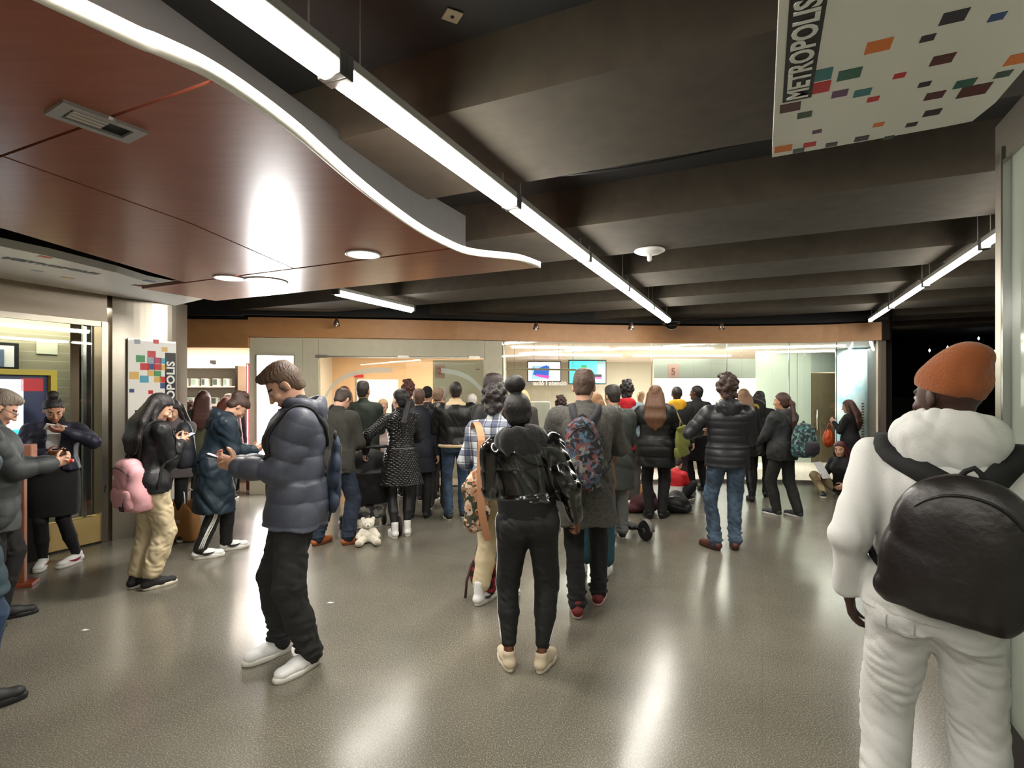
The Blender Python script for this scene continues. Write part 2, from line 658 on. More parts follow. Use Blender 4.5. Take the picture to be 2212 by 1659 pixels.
# ---------------- METROPOLIS panels
cols_ = {'o': (226, 120, 30), 'r': (200, 30, 40), 'g': (34, 96, 84), 't': (46, 120, 128), 'k': (34, 26, 44), 'm': (84, 22, 30), 'b': (40, 74, 130), 'v': (104, 62, 104), 'y': (222, 180, 96),
         'd': (50, 72, 60), 'c': (80, 165, 190), 'n': (60, 150, 90), 'p': (190, 30, 90), 'l': (150, 165, 180)}


def sq_mat(c):
    return M('ink_' + c, cols_[c], .35)


m_panel = M('panel_white', (242, 240, 235), .25, spec=.5)


def squares_down(lst, z, par, uvdir=True):
    for (px, py, w, c) in lst:
        p = on_z(px, py, z)
        s = w * p[1] / 1170 / 2
        q = [(p[0] + U[0] * a * s + V[0] * b_ * s, p[1] + U[1] * a * s + V[1] * b_ * s) for a, b_ in ((-1, -1), (1, -1), (1, 1), (-1, 1))]
        MB().prism(q, z - .002, z + .001).build('colour_square', sq_mat(c), par)


zP = 2.6
pan = empty('overhead_sign', uv(1.5, .4, 2.6), 0, 'white overhead panel with coloured squares and METROPOLIS lettered up its black strip', 'sign')
ox = pan.location.copy()
far = [on_z(1668, 340, zP), on_z(1880, 303, zP), on_z(2040, 274, zP), on_z(2100, 262, zP), on_z(2150, 222, zP), on_z(2212, 150, zP)]
poly = [p[:2] for p in far] + [uv(1.6, .78)[:2], uv(-.6, .82)[:2], uv(-.6, .042)[:2]]
MB().prism(poly, zP, zP + .06).xf(Matrix.Translation(-ox)).build('board', m_panel, pan)
hol = MB()
for (px, py, w, c) in []:
    pass
sqs = [(1898, 99, 48, 'o'), (2061, 36, 46, 'k'), (2154, 36, 28, 'b'), (2004, 82, 26, 'k'), (2036, 128, 40, 'm'), (1769, 163, 50, 't'), (1766, 190, 48, 'r'), (1835, 160, 44, 'g'), (1943, 163, 22, 'r'), (1997, 182, 22, 'k'),
       (2019, 206, 34, 'm'), (2084, 180, 36, 'g'), (2104, 195, 52, 'm'), (2167, 160, 28, 'd'), (2203, 126, 46, 'o'), (1814, 202, 30, 'v'), (1863, 200, 32, 't'), (1886, 214, 22, 'r'), (2014, 243, 30, 'k'), (1738, 248, 28, 'd'),
       (1765, 284, 18, 'v'), (1969, 269, 20, 'k'), (1898, 269, 20, 'o'), (1861, 299, 26, 'k'), (1920, 297, 18, 'd'), (1692, 321, 34, 'o'), (1749, 312, 24, 'r'), (1796, 312, 22, 'k'), (1725, 325, 22, 'd'), (1707, 232, 40, 'm')]
for (px, py, w, c) in sqs:
    p = on_z(px, py, zP)
    s = w * p[1] / 1170 / 2
    q = [(p[0] + U[0] * a * s * .95 + V[0] * b_ * s, p[1] + U[1] * a * s * .95 + V[1] * b_ * s) for a, b_ in ((-1, -1), (1, -1), (1, 1), (-1, 1))]
    MB().prism(q, zP - .0015, zP + .001).xf(Matrix.Translation(-ox)).build('colour_square', sq_mat(c), pan)
a0 = on_z(1683, 223, zP)
u_a = a0[0] * U[0] + a0[1] * U[1]
ls = MB().prism([uv(u_a, .062)[:2], uv(u_a, .062 + .088)[:2], uv(u_a - .66, .062 + .088)[:2], uv(u_a - .66, .062)[:2]], zP - .002, zP + .001)
ls = ls.xf(Matrix.Translation(-ox)).build('black_strip', m_blk, pan)
tx = text('lettering', 'METROPOLIS', .088, m_wht, frame_mtx(tuple(Vector(uv(u_a - .012, .062 + .074, zP - .0035)) - ox), (-U[0], -U[1], 0), (-V[0], -V[1], 0)), pan, .0008, .0026, space=1.02)

# left overhead METROPOLIS panel, curving over the shop front
pan2 = empty('overhead_sign', (0, 0, 0), 0, 'white overhead sign band above the left shop front with small coloured squares', 'sign')
poly = [uv(-2.5, -6.2)[:2], uv(1.5, -6.15)[:2], uv(2.44, -6.12)[:2], uv(3.4, -6.2)[:2], uv(4.1, -6.28)[:2], uv(3.95, -5.6)[:2], uv(3.76, -4.97)[:2], uv(3.45, -5.15)[:2], uv(3.1, -5.12)[:2], uv(2.75, -4.95)[:2], uv(2.2, -4.8)[:2], uv(1.4, -4.72)[:2], uv(-2.5, -4.7)[:2]]
MB().prism(poly, 2.6, 2.66).build('board', m_panel, pan2)
for (px, py, w, c) in [(97, 555, 16, 'r'), (322, 607, 14, 'b'), (318, 618, 22, 'o'), (335, 622, 20, 'k'), (300, 617, 16, 'v'), (350, 628, 18, 'm'), (145, 600, 14, 'y'), (40, 560, 14, 'l'), (80, 585, 12, 'l'), (372, 628, 10, 'k')]:
    p = on_z(px, py, 2.6)
    s = w * p[1] / 1170 / 2
    q = [(p[0] + U[0] * a * s * 1.5 + V[0] * b_ * s, p[1] + U[1] * a * s * 1.5 + V[1] * b_ * s) for a, b_ in ((-1, -1), (1, -1), (1, 1), (-1, 1))]
    MB().prism(q, 2.598, 2.601).build('colour_square', sq_mat(c), pan2)
p0 = on_z(285, 604, 2.6); uu = p0[0] * U[0] + p0[1] * U[1]; vv_ = p0[0] * V[0] + p0[1] * V[1]
text('lettering', 'METROPOLIS', .11, M('grey_ink', (110, 112, 118), .5), frame_mtx(uv(uu - .9, vv_ - .05, 2.597), (U[0], U[1], 0), (V[0], V[1], 0)), pan2, .0008, .004)

# ---------------- left shop front (wall along U at v = WV)
WV = -6.33


def wl(u, z, d=0.0):
    return uv(u, WV + d, z)


wf = empty('wall_left', kind='structure')


def lbox(u0, u1, d0, d1, z0, z1):
    return MB().prism([uv(u0, WV + d0)[:2], uv(u1, WV + d0)[:2], uv(u1, WV + d1)[:2], uv(u0, WV + d1)[:2]], z0, z1)


m_lint = M('shop_lintel', (226, 208, 186), .35)
lbox(-4, 3.42, -.15, 0, 2.33, 2.62).build('lintel', m_lint, wf)
lbox(-4, 3.42, -.05, .012, 2.28, 2.335).build('head_rail', m_steel, wf)
lbox(-4, 3.36, -.12, .0, 0, .02).build('foot', m_dark, wf)
lbox(-4, 3.36, -.12, -.01, .02, .29).build('plinth', M('plinth_yellow', (196, 170, 112), .4), wf)
lbox(3.36, 3.42, -.12, .02, 0, 2.33).build('door_post', m_steel, wf)
lbox(3.22, 3.25, -.08, -.045, .29, 2.28).build('glass_edge', m_chrome, wf)
lbox(-4, 3.3, -.5, -.45, 0, 2.6).build('shutter', M('slatted_screen', (150, 146, 126), .6, kind='slats', col2=(176, 172, 150)), wf)
lbox(-4, 3.42, -.5, -.0, 2.6, 2.64).build('soffit', m_lint, wf)
st(lbox(-4, 3.3, -.055, -.045, .29, 2.28).build('window_1', m_glass))
area_light('shop_window_fill', uv(1.5, WV - .25, 2.5), .25, 70, (1, .93, .8), (0, 0, math.atan2(U[1], U[0])), None).data.size = 4.0  # unseen added lamp, brightens the slatted screen behind the glass
# steel column with the METROPOLIS poster
cm = empty('wall_left', kind='structure')
n = 14
arc = []
for k in range(n + 1):
    t = k / n
    arc.append(uv(3.46 + .83 * t, WV + .02 + .1 * math.sin(PI * t)))
arc = [a[:2] for a in arc]
MB().prism(arc + [uv(4.29, WV - .6)[:2], uv(3.46, WV - .6)[:2]], 0, 2.64).build('column', m_steel, cm)
CV = WV + .125


def wallpt(px, py, v=CV):
    """point where the sight line through a pixel meets the plane v = const"""
    dx = (px - 1106) / 1170
    Y = v / (dx * V[0] + V[1])
    return (dx * Y, Y, 1.6 - (py - 845) / 1170 * Y)


def upos(px, py, v=CV):
    p = wallpt(px, py, v)
    return p[0] * U[0] + p[1] * U[1], p[2]


ps = empty('metropolis_poster', (0, 0, 0), 0, 'tall white poster with coloured squares and METROPOLIS strip on the steel column', 'poster')
ua, za = upos(276, 732)
ub_, zb = upos(380, 738)


def cbox(u0, u1, z0, z1, d=0., t=.004):
    return MB().prism([uv(u0, CV + d)[:2], uv(u1, CV + d)[:2], uv(u1, CV + d + t)[:2], uv(u0, CV + d + t)[:2]], z0, z1)


cbox(ua, ub_, .35, za - .01).build('sheet', m_panel, ps)
MB().prism([uv(ua, CV - .012)[:2], uv(ub_, CV - .012)[:2], uv(ub_, CV)[:2], uv(ua, CV)[:2]], .33, za + .01).build('backing', m_steel, ps)
for (px, py, w, c) in [(296, 738, 10, 'l'), (337, 738, 9, 'r'), (355, 755, 10, 'y'), (327, 765, 14, 'r'), (303, 775, 15, 'n'), (326, 779, 14, 'l'), (340, 779, 13, 'p'), (353, 780, 12, 'c'),
                       (312, 792, 15, 'r'), (326, 792, 13, 'b'), (340, 793, 13, 'r'), (353, 794, 12, 'y'), (326, 806, 13, 'y'), (340, 807, 12, 'n'), (289, 811, 16, 'y'), (311, 819, 15, 'c'), (340, 820, 12, 'y'),
                       (353, 820, 13, 'r'), (353, 833, 12, 'b'), (284, 844, 8, 'b'), (325, 847, 8, 'r'), (295, 889, 6, 'k'), (310, 930, 9, 'c'), (290, 960, 8, 'r')]:
    uc, zc = upos(px, py)
    Yc = wallpt(px, py)[1]
    s = w * Yc / 1170 / 2
    su = s * 1.25
    cbox(uc - su, uc + su, zc - s, zc + s, .004, .001).build('colour_square', sq_mat(c), ps)
ua2, zt = upos(361, 762)
ub2, _ = upos(377, 762)
ub2 = min(ub2 + .012, ub_ - .004); ua2 = ub2 - .125
cbox(ua2, ub2, zt - .88, zt, .004, .001).build('black_strip', m_blk, ps)
text('lettering', 'METROPOLIS', .128, m_wht, frame_mtx(uv(ub2 - .018, CV + .0065, zt - .862), (0, 0, 1), (-U[0], -U[1], 0)), ps, .0006, .004, space=1.03)
# things behind the left glass
pf = empty('picture_frame', (0, 0, 0), 0, 'dark framed picture of a blue scene at the left edge, above the yellow board', 'picture')
for (u0, u1, z0, z1, m_, d, nm) in [(-.2, 0, 0, 0, 0, 0, 0)]:
    pass
g0, z0 = upos(-40, 737, WV - .44); g1, z1 = upos(38, 800, WV - .44)


def gbox(u0, u1, z0, z1, d, t=.01):
    return MB().prism([uv(u0, WV + d)[:2], uv(u1, WV + d)[:2], uv(u1, WV + d + t)[:2], uv(u0, WV + d + t)[:2]], z0, z1)


gbox(g0, g1, z1, z0, -.445, .03).build('frame', m_blk, pf)
gbox(g0 + .03, g1 - .04, z1 + .03, z0 - .03, -.413, .004).build('mount', m_paper, pf)
gbox(g0 + .08, g1 - .12, z1 + .03, z0 - .07, -.408, .003).build('print', M('blue_print', (60, 74, 104), .5, col2=(120, 140, 170), vscale=5), pf)
g0, z0 = upos(79, 736, WV - .44); g1, z1 = upos(125, 766, WV - .44)
tag(gbox(g0, g1, z1, z0, -.445, .003).build('notice', M('notice_paper', (205, 208, 190), .7)), 'blank pale notice sheet taped behind the left glass, right of the picture', 'notice')
# yellow ticket board in front of the glass
yb = empty('ticket_machine', (0, 0, 0), 0, 'yellow-framed information machine with a white notice on its screen, behind the two women', 'machine')
m_yel = M('yellow_paint', (196, 178, 44), .4)
g1, z1 = upos(121, 800, WV + .2)
g0 = g1 - .95
gbox(g0, g1, z1 - .05, z1, .02, .2).build('top_frame', m_yel, yb)
gbox(g1 - .05, g1, .6, z1 - .05, .02, .2).build('side_frame', m_yel, yb)
gbox(g0, g0 + .05, .6, z1 - .05, .02, .2).build('side_frame', m_yel, yb)
gbox(g0 + .05, g1 - .05, .6, z1 - .05, .02, .15).build('cabinet', M('cabinet_blue', (44, 56, 96), .4), yb)
gbox(g0 + .05, g1 - .05, 0, .6, .02, .1).build('pedestal', M('pedestal_dark', (40, 36, 34), .5), yb)
gbox(g0 + .2, g1 - .24, z1 - .55, z1 - .09, .17, .004).build('screen', M('screen_white', (225, 232, 240), .4, emit=.8), yb)
for k in range(6):
    gbox(g0 + .24, g1 - .36, z1 - .19 - .05 * k, z1 - .18 - .05 * k, .174, .001).build('text_line', M('grey_ink', (110, 112, 118), .5), yb)
gbox(g0 + .4, g1 - .14, z1 - .66, z1 - .55, .17, .004).build('display', M('cyan_glow', (60, 210, 220), .4, emit=1.2), yb)
gbox(g1 - .26, g1 - .09, z1 - .2, z1 - .08, .17, .004).build('badge', M('red_label', (214, 34, 50), .4), yb)
# orange-brown post at the left edge
pp = at(45, 1262, 4.46)
bp = empty('wooden_post', (pp[0], pp[1], 0), .4, 'brown wooden post standing at the left edge beside the dark skirt', 'post')
MB().box(-.032, .032, -.03, .03, 0, 1.02, .005).build('shaft', M('post_wood', (150, 92, 58), .5, kind='wood', col2=(120, 68, 42)), bp)
MB().box(-.09, .09, -.06, .06, 1.02, 1.16, .008).build('head', M('post_pink', (190, 130, 108), .5), bp)
MB().box(-.1, .1, -.08, .08, 0, .03, .006).build('foot', M('post_foot', (150, 70, 40), .5), bp)

# ---------------- far front: fascia, portal, glass
FP = [(-.165, 9.05), (1.6, 9.4), (3.2, 9.54), (4.3, 9.52), (5.33, 9.36), (6.08, 8.98)]
FS = [tuple(p) for p in smooth_curve(FP, 4)]
fb = empty('trim_1', kind='structure')


def ribbon_wall(pts, z0, z1, t):
    P = [np.array(p, float) for p in pts]
    back = []
    for i, p in enumerate(P):
        d = P[min(i + 1, len(P) - 1)] - P[max(i - 1, 0)]
        d /= np.linalg.norm(d)
        back.append(p + np.array([-d[1], d[0]]) * t)
    b = MB()
    for i in range(len(P) - 1):
        b.prism([P[i], P[i + 1], back[i + 1], back[i]], z0, z1)
    return b


front_l = [(-4.06, 8.40), (-2.5, 8.62), (-.9, 8.86)]
fpts = [(p[0], p[1] - .07) for p in front_l + FS]
ribbon_wall(fpts, 2.44, 2.74, .07).build('fascia_board', m_fasc, fb)
ribbon_wall([(-9, 7.9), (-6.4, 8.1), (-4.9, 8.26), (-4.06, 8.33)], 2.27, 2.7, .1).build('fascia_board', m_fasc, fb)
ribbon_wall([(-9, 8.15), (-6.4, 8.3), (-4.06, 8.5)] + [(p[0], p[1] + .1) for p in front_l[1:] + FS], 2.74, 3.2, .05).build('dark_gap_panel', m_black, fb)  # black panel stands in for the dark gap above the fascia
# dark lighting rail above the fascia
ribbon_wall([(p[0], p[1] - .16) for p in fpts], 2.76, 2.80, .05).build('light_rail', m_black, fb)
ribbon_wall([(-9, 7.7), (-6.4, 7.95), (-4.06, 8.17)], 2.74, 2.80, .05).build('light_rail', m_black, fb)
# portal of sage stone
pw = empty('wall_front', kind='structure')
A_ = np.array((-4.06, 8.37)); B_ = np.array((-.165, 8.96)); dAB = (B_ - A_) / np.linalg.norm(B_ - A_)


def pt_ab(x):
    t = (x - A_[0]) / (B_[0] - A_[0])
    return A_ + (B_ - A_) * t


def pbox(x0, x1, z0, z1, d0=0., d1=.18):
    n_ = np.array([-dAB[1], dAB[0]])
    a, b = pt_ab(x0), pt_ab(x1)
    return MB().prism([a + n_ * d0, b + n_ * d0, b + n_ * d1, a + n_ * d1], z0, z1)


xL, xR = -3.05, -.45
for (x0, x1, z0, z1) in [(-4.06, -3.28, 0, 2.43), (-3.28, xL, 0, 2.43), (xR, -.165, 0, 2.43), (xL, xR, 2.16, 2.43)]:
    pbox(x0 + .002, x1 - .002, z0, z1).build('stone_panel', m_stone, pw)
pbox(xL, xR, 2.135, 2.16, .04, .14).build('door_rail', m_steel, pw)
st(pbox(xL, -1.15, .02, 2.135, .08, .09).build('door_1', m_glass))
st(pbox(-1.15, xR, .02, 2.135, .06, .07).build('door_2', m_glass))
for x in (xL + .05, -1.75, -.62):
    tag(pbox(x - .09, x + .09, 2.125, 2.175, -.012, 0).build('door_clamp', m_steel), 'steel door clamp ' + {xL + .05: 'at the left corner of the opening', -1.75: 'over the middle of the opening', -.62: 'at the right end above door panel 2'}[x], 'clamp')
# lit sign box
lb_ = empty('light_box_sign', (0, 0, 0), 0, 'tall glowing white light box in the stone wall behind the grey puffer man', 'sign')
pbox(-3.955, -3.40, .40, 2.165, -.02, 0).build('frame', m_steel, lb_)
pbox(-3.94, -3.415, .415, 2.15, -.026, -.02).build('lit_face', M('light_box_glow', (255, 253, 250), .3, emit=20.), lb_)
# right glazing of the office
gw = ribbon_wall([(p[0], p[1]) for p in FS], .04, 2.44, .012).build('window_2', m_glass)
st(gw)
ribbon_wall([(p[0], p[1] - .02) for p in FS], 0, .05, .05).build('baseboard_front', M('base_grey', (120, 112, 100), .4), None)['kind'] = 'structure'
for i in (6, 10, 14, 17):
    q = FS[min(i, len(FS) - 1)]
    tag(MB().box(q[0] - .004, q[0] + .004, q[1] - .006, q[1] + .004, .05, 2.44).build('trim_%d' % (i + 2), m_chrome), kind='structure')
st(MB().box(6.08, 6.17, 8.93, 9.05, 0, 2.5).build('trim_2', M('post_alu', (165, 150, 138), .35, metal=.5)))
st(MB().box(6.08, 6.2, 8.88, 9.1, 2.44, 2.9).build('trim_3', m_dark))

# ---------------- office interior
of = empty('wall_front', kind='structure')
MB().prism([(-4, 8.75), (-.2, 9.2), (1.6, 9.5), (3.2, 9.62), (4.3, 9.6), (5.4, 9.45), (6.1, 9.1), (8.0, 12.0), (8.0, 16.6), (-4, 16.6)], .0, .02).build('office_floor', m_pink, of)
MB().prism([(-4, 9.2), (-.2, 9.3), (1.6, 9.56), (3.2, 9.7), (4.3, 9.66), (5.4, 9.5), (6.1, 9.12), (8.0, 12.0), (8.0, 16.6), (-4, 16.6)], 2.46, 2.52).build('office_ceiling', M('office_ceiling', (240, 226, 216), .5), of)
m_offw = M('office_wall', (214, 206, 190), .5)
MB().box(-.2, 8, 16, 16.1, 0, 2.46).build('office_back', m_offw, of)
MB().box(-4.05, -.2, 12.0, 12.1, 0, 2.46).build('office_back_wood', M('peach_wood', (232, 196, 160), .5, kind='wood', col2=(222, 182, 142)), of)
MB().box(-.25, -.15, 9.3, 16, 0, 2.46).build('office_divider', m_offw, of)
MB().box(-4.06, -3.98, 8.6, 12, 0, 2.46).build('office_side', m_white, of)
MB().box(8.0, 8.1, 12, 16, 0, 2.46).build('office_side', m_offw, of)
MB().prism([(6.17, 9.02), (6.22, 9.02), (8.1, 12), (8.0, 12)], 0, 2.46).build('office_side', m_white, of)
# office lights
m_strip = M('office_strip', (255, 248, 238), .4, emit=14.)
for (x0, y0, x1, y1, lb) in [(0, 10.4, 1.9, 10.7, 'office ceiling light strip nearest the stone portal'), (2.1, 10.75, 4.0, 10.8, 'office ceiling light strip above the counter sign'), (4.3, 10.75, 6.2, 10.1, 'office ceiling light strip nearest the corner post'),
                              (.2, 12.4, 2.6, 12.9, 'office ceiling light strip in front of the two screens'), (2.9, 12.95, 5.2, 12.9, 'deeper office ceiling light strip behind the counter sign'), (5.4, 11.9, 7.4, 11.1, 'office ceiling light strip before the blue column')]:
    a = np.array((x0, y0)); b = np.array((x1, y1)); d = (b - a) / np.linalg.norm(b - a); nn = np.array([-d[1], d[0]]) * .05
    tag(MB().prism([a - nn, b - nn, b + nn, a + nn], 2.43, 2.458).build('office_strip_light', m_strip), lb, 'ceiling light', 'office ceiling lights')
for (x, y, pw_) in [(1.5, 11.5, 90), (4.2, 11.2, 90), (3, 14, 90), (6.6, 10.6, 40), (6.8, 13.5, 30)]:
    area_light('office_ceiling_light', (x, y, 2.42), 1.6, pw_, (1, .93, .86), (0, 0, 0), .4)
for (x, y, pw_) in [(-2.9, 10.3, 60), (-1.2, 10.6, 60)]:
    area_light('booth_ceiling_light', (x, y, 2.42), 1.0, pw_, (1, .86, .72))
# booth interior
bi = empty('booth_partition', (0, 0, 0), 0, 'white half-height partition standing inside the booth behind the glass door', 'partition')
pL = at(782, 820, 11); pR = at(838, 820, 11)
MB().box(pL[0] - .1, pR[0] + .2, 11, 11.05, .02, pL[2]).build('panel', m_white, bi)
MB().box(pL[0] - .14, pL[0] - .1, 10.98, 11.07, .02, pL[2] + .03).build('post', m_steel, bi)
q = at(773, 812, 11.9)
tag(MB().box(q[0] - .1, q[0] + .1, 11.96, 11.995, q[2] - .03, q[2] + .03).build('wall_label', M('red_label', (214, 34, 50), .4)), 'small red label on the peach wood wall of the booth', 'label')
q0 = at(935, 778, 9.9); q1 = at(1047, 778, 9.9)
bp2 = empty('counter_screen', (0, 0, 0), 0, 'frosted screen with a red 2 behind the right half of the glass door', 'partition')
MB().box(q0[0], -.28, 9.9, 9.92, .02, q0[2]).build('panel', m_frost, bp2)
q = at(937, 808, 9.88)
MB().box(q[0] + .02, q[0] + .2, 9.893, 9.899, q[2] - .08, q[2] + .18).build('number_plate', M('plate_pink', (226, 190, 180), .5), bp2)
text('number', '2', .17, M('red_ink', (196, 80, 70), .5), frame_mtx((q[0] + .07, 9.891, q[2] + .0), (1, 0, 0), (0, 0, 1)), bp2)
tag(MB().lathe([(.035, 0), (.035, -.01)], (at(1025, 797, 9.0)[0], 9.86, at(1025, 797, 9.88)[2]), 14, 'z').build('door_sticker', M('sticker_brown', (110, 50, 40), .5)), 'small dark round sticker near the top of the right glass door', 'sticker')
# white frosted arcs on the booth glass
for (pts, lb) in [([(700, 868), (718, 838), (745, 815), (790, 802), (850, 799)], 'white curved film swoosh on the left glass door'), ([(955, 800), (990, 806), (1020, 820), (1046, 846)], 'faint curved film swoosh on the right glass door')]:
    P = []
    for (px, py) in smooth_curve(pts, 5):
        dx = (px - 1106) / 1170
        # intersect with the glass plane
        k = dAB[1] / dAB[0]
        Y = (A_[1] - k * A_[0]) / (1 - k * dx) + .05
        P.append((dx * Y, Y, 1.6 - (py - 845) / 1170 * Y))
    vs = []
    for i, p in enumerate(P):
        for dz, dy in ((.04, 0), (-.04, 0), (-.04, .003), (.04, .003)):
            vs.append((p[0] - .02, p[1] + dy, p[2] + dz))
    fs = []
    for i in range(len(P) - 1):
        fs += [(4 * i + k, 4 * i + (k + 1) % 4, 4 * i + 4 + (k + 1) % 4, 4 * i + 4 + k) for k in range(4)]
    tag(newobj('film_swoosh', vs, fs, frosted_mat('film_soft', (215, 225, 220), .4)), lb, 'decal')

# screens on the back wall
def monitor(x0p, x1p, y0p, y1p, Y, lb):
    a = at(x0p, y0p, Y)
    b = at(x1p, y1p, Y)
    e = empty('wall_screen', ((a[0] + b[0]) / 2, Y, b[2]), 0, lb, 'screen')
    w = (b[0] - a[0]) / 2
    h = a[2] - b[2]
    MB().box(-w, w, 0, .06, 0, h, .008).build('casing', m_blk, e)
    MB().box(-.03, .03, .06, 16 - Y, h * .3, h * .7).build('bracket', m_blk, e)
    return e, w, h


e, w, h = monitor(1139, 1212, 780, 825, 14.8, 'left wall screen showing a blue tram beside a pink timetable')


def spanel(e, x0, x1, z0, z1, m_, d, nm):
    return MB().box(x0, x1, -.002 - d, -d, z0, z1).build(nm, m_, e)


spanel(e, -w + .025, w - .025, .025, h - .025, M('scr_white', (235, 238, 248), .4, emit=1.4), .001, 'display')
spanel(e, -w + .12, -w + .12 + .5, .08, h - .13, M('scr_sky', (150, 190, 225), .4, emit=.9), .003, 'picture')
b = MB()
b.add([(-w + .15, -.006, .2), (-w + .58, -.006, .13), (-w + .6, -.006, .42), (-w + .52, -.006, .46), (-w + .2, -.006, .33)], [(0, 1, 2, 3, 4)])
b.build('tram_picture', M('scr_blue', (20, 84, 190), .4, emit=.8), e)
b = MB()
b.add([(-w + .2, -.007, .17), (-w + .58, -.007, .08), (-w + .6, -.007, .17), (-w + .25, -.007, .21)], [(0, 1, 2, 3)])
b.build('tram_stripe', M('scr_magenta', (190, 60, 170), .4, emit=.8), e)
for k in range(5):
    for c in range(2):
        spanel(e, .14 + .17 * c, .14 + .17 * c + .13, .07 + .08 * k, .12 + .08 * k, M('scr_pink', (240, 196, 218), .4, emit=1.1), .003, 'timetable_cell')
e, w, h = monitor(1228, 1310, 778, 830, 14.8, 'right wall screen showing a turquoise map, partly behind the tall man')
spanel(e, -w + .025, w - .025, .025, h - .025, M('scr_teal', (70, 205, 215), .4, emit=1.1), .001, 'display')
spanel(e, w - .26, w - .03, .03, h - .03, M('scr_grey', (130, 160, 165), .4, emit=.7), .003, 'side_map')
spanel(e, -w + .2, w - .13, .2, .27, m_blk, .005, 'caption_bar')
spanel(e, -w + .2, w - .13, .14, .2, M('scr_magenta2', (215, 70, 130), .4, emit=.9), .005, 'caption_bar')
spanel(e, -w + .35, -w + .5, .38, .52, M('scr_green', (30, 140, 90), .4, emit=.7), .005, 'map_shape')
spanel(e, -w + .6, -w + .8, .05, .14, M('scr_white', (235, 238, 248), .4, emit=1.4), .005, 'map_shape')
# hanging rail and lettering on the glass
tl = text('glass_lettering', 'informació i atenció', .105, m_wht, frame_mtx((at(1118, 832, 9.2)[0], 9.13, at(1118, 832, 9.13)[2]), (1, .12, 0), (0, 0, 1)), None, .001, .003)
tag(tl, 'white lettering reading informació i atenció on the office glass', 'lettering')
rl = empty('hanging_rail', (0, 0, 0), 0, 'slim pale horizontal rail hung on wires behind the office glass', 'rail')
a = at(1093, 797, 9.7); b_ = at(1245, 799, 9.7)
MB().tube([a, b_], .018, 8).build('bar', M('rail_ivory', (225, 215, 190), .4), rl)
for t in (.12, .4, .75, .95):
    x = a[0] + (b_[0] - a[0]) * t
    MB().tube([(x, 9.7, a[2]), (x, 9.7, 2.46)], .004, 6).build('wire', m_steel, rl)
# counter area right
cs = empty('counter_screen', (0, 0, 0), 0, 'pale frosted counter screen marked 5 across the middle of the office', 'partition')
a = at(1412, 775, 11); b_ = at(1632, 775, 11)
MB().box(a[0], b_[0], 11, 11.03, 1.86, a[2]).build('upper_panel', M('screen_greyglass', (205, 214, 204), .3), cs)
MB().box(a[0], b_[0], 11, 11.03, .3, 1.86).build('lit_panel', M('backlit_panel', (255, 252, 246), .4, emit=1.5), cs)
MB().box(a[0], b_[0], 10.98, 11.05, 0, .3).build('foot_panel', m_pink, cs)
q = at(1444, 816, 10.98)
MB().box(q[0], q[0] + .21, 10.99, 10.998, q[2], q[2] + .28).build('number_plate', M('plate_pink', (226, 190, 180), .5), cs)
text('number', '5', .2, M('red_ink2', (170, 110, 100), .5), frame_mtx((q[0] + .05, 10.985, q[2] + .06), (1, 0, 0), (0, 0, 1)), cs)
gp = empty('glass_partition', (0, 0, 0), 0, 'grey-green frosted glass partition left of the brown door', 'partition')
a = at(1632, 765, 12); b_ = at(1752, 765, 12)
MB().box(a[0], at(1722, 0, 12)[0] - .01, 12, 12.03, 0.02, 2.455).build('pane', M('green_glass', (176, 186, 174), .25), gp)
MB().box(at(1722, 0, 12)[0] + .01, b_[0], 12, 12.03, 0.02, 2.455).build('pane', M('green_glass', (176, 186, 174), .25), gp)
MB().box(b_[0], 8.0, 12, 12.03, 2.02, 2.455).build('transom', M('transom_grey', (150, 160, 152), .3), gp)
dr = empty('door_3', kind='structure')
MB().box(b_[0] + .01, at(1832, 0, 12)[0], 12, 12.04, .02, 2.0).build('leaf', M('door_brown', (110, 100, 78), .4, kind='wood', col2=(92, 80, 60)), dr)
q = at(1765, 885, 11.94)
MB().tube([(q[0], 11.93, q[2]), (q[0], 11.93, q[2] - .45)], .022, 10).tube([(q[0], 11.93, q[2] - .05), (q[0], 12, q[2] - .05)], .012, 8).tube([(q[0], 11.93, q[2] - .4), (q[0], 12, q[2] - .4)], .012, 8).build('door_handle', m_steel, dr, True)
cy = empty('blue_column', (6.98, 11.0, 0), 0, 'round column wrapped in blue and white beside the corner post of the office', 'column')
MB().lathe([(.36, .02), (.36, 2.455)], n=40).build('wrap', M('blue_wrap', (232, 238, 238), .25, col2=(112, 180, 206), vscale=2.2), cy, True)
tk = empty('glass_decal', (0, 0, 0), 0, 'column of small dark dashes on the office glass beside the corner post', 'decal')
for k in range(16):
    q = at(1863, 872 + k * 6, 9.0)
    MB().box(q[0] - .02, q[0] + .02, 8.99 + .0, 8.993, q[2] - .012, q[2] + .012).build('dash', M('dash_brown', (90, 80, 70), .6), tk)
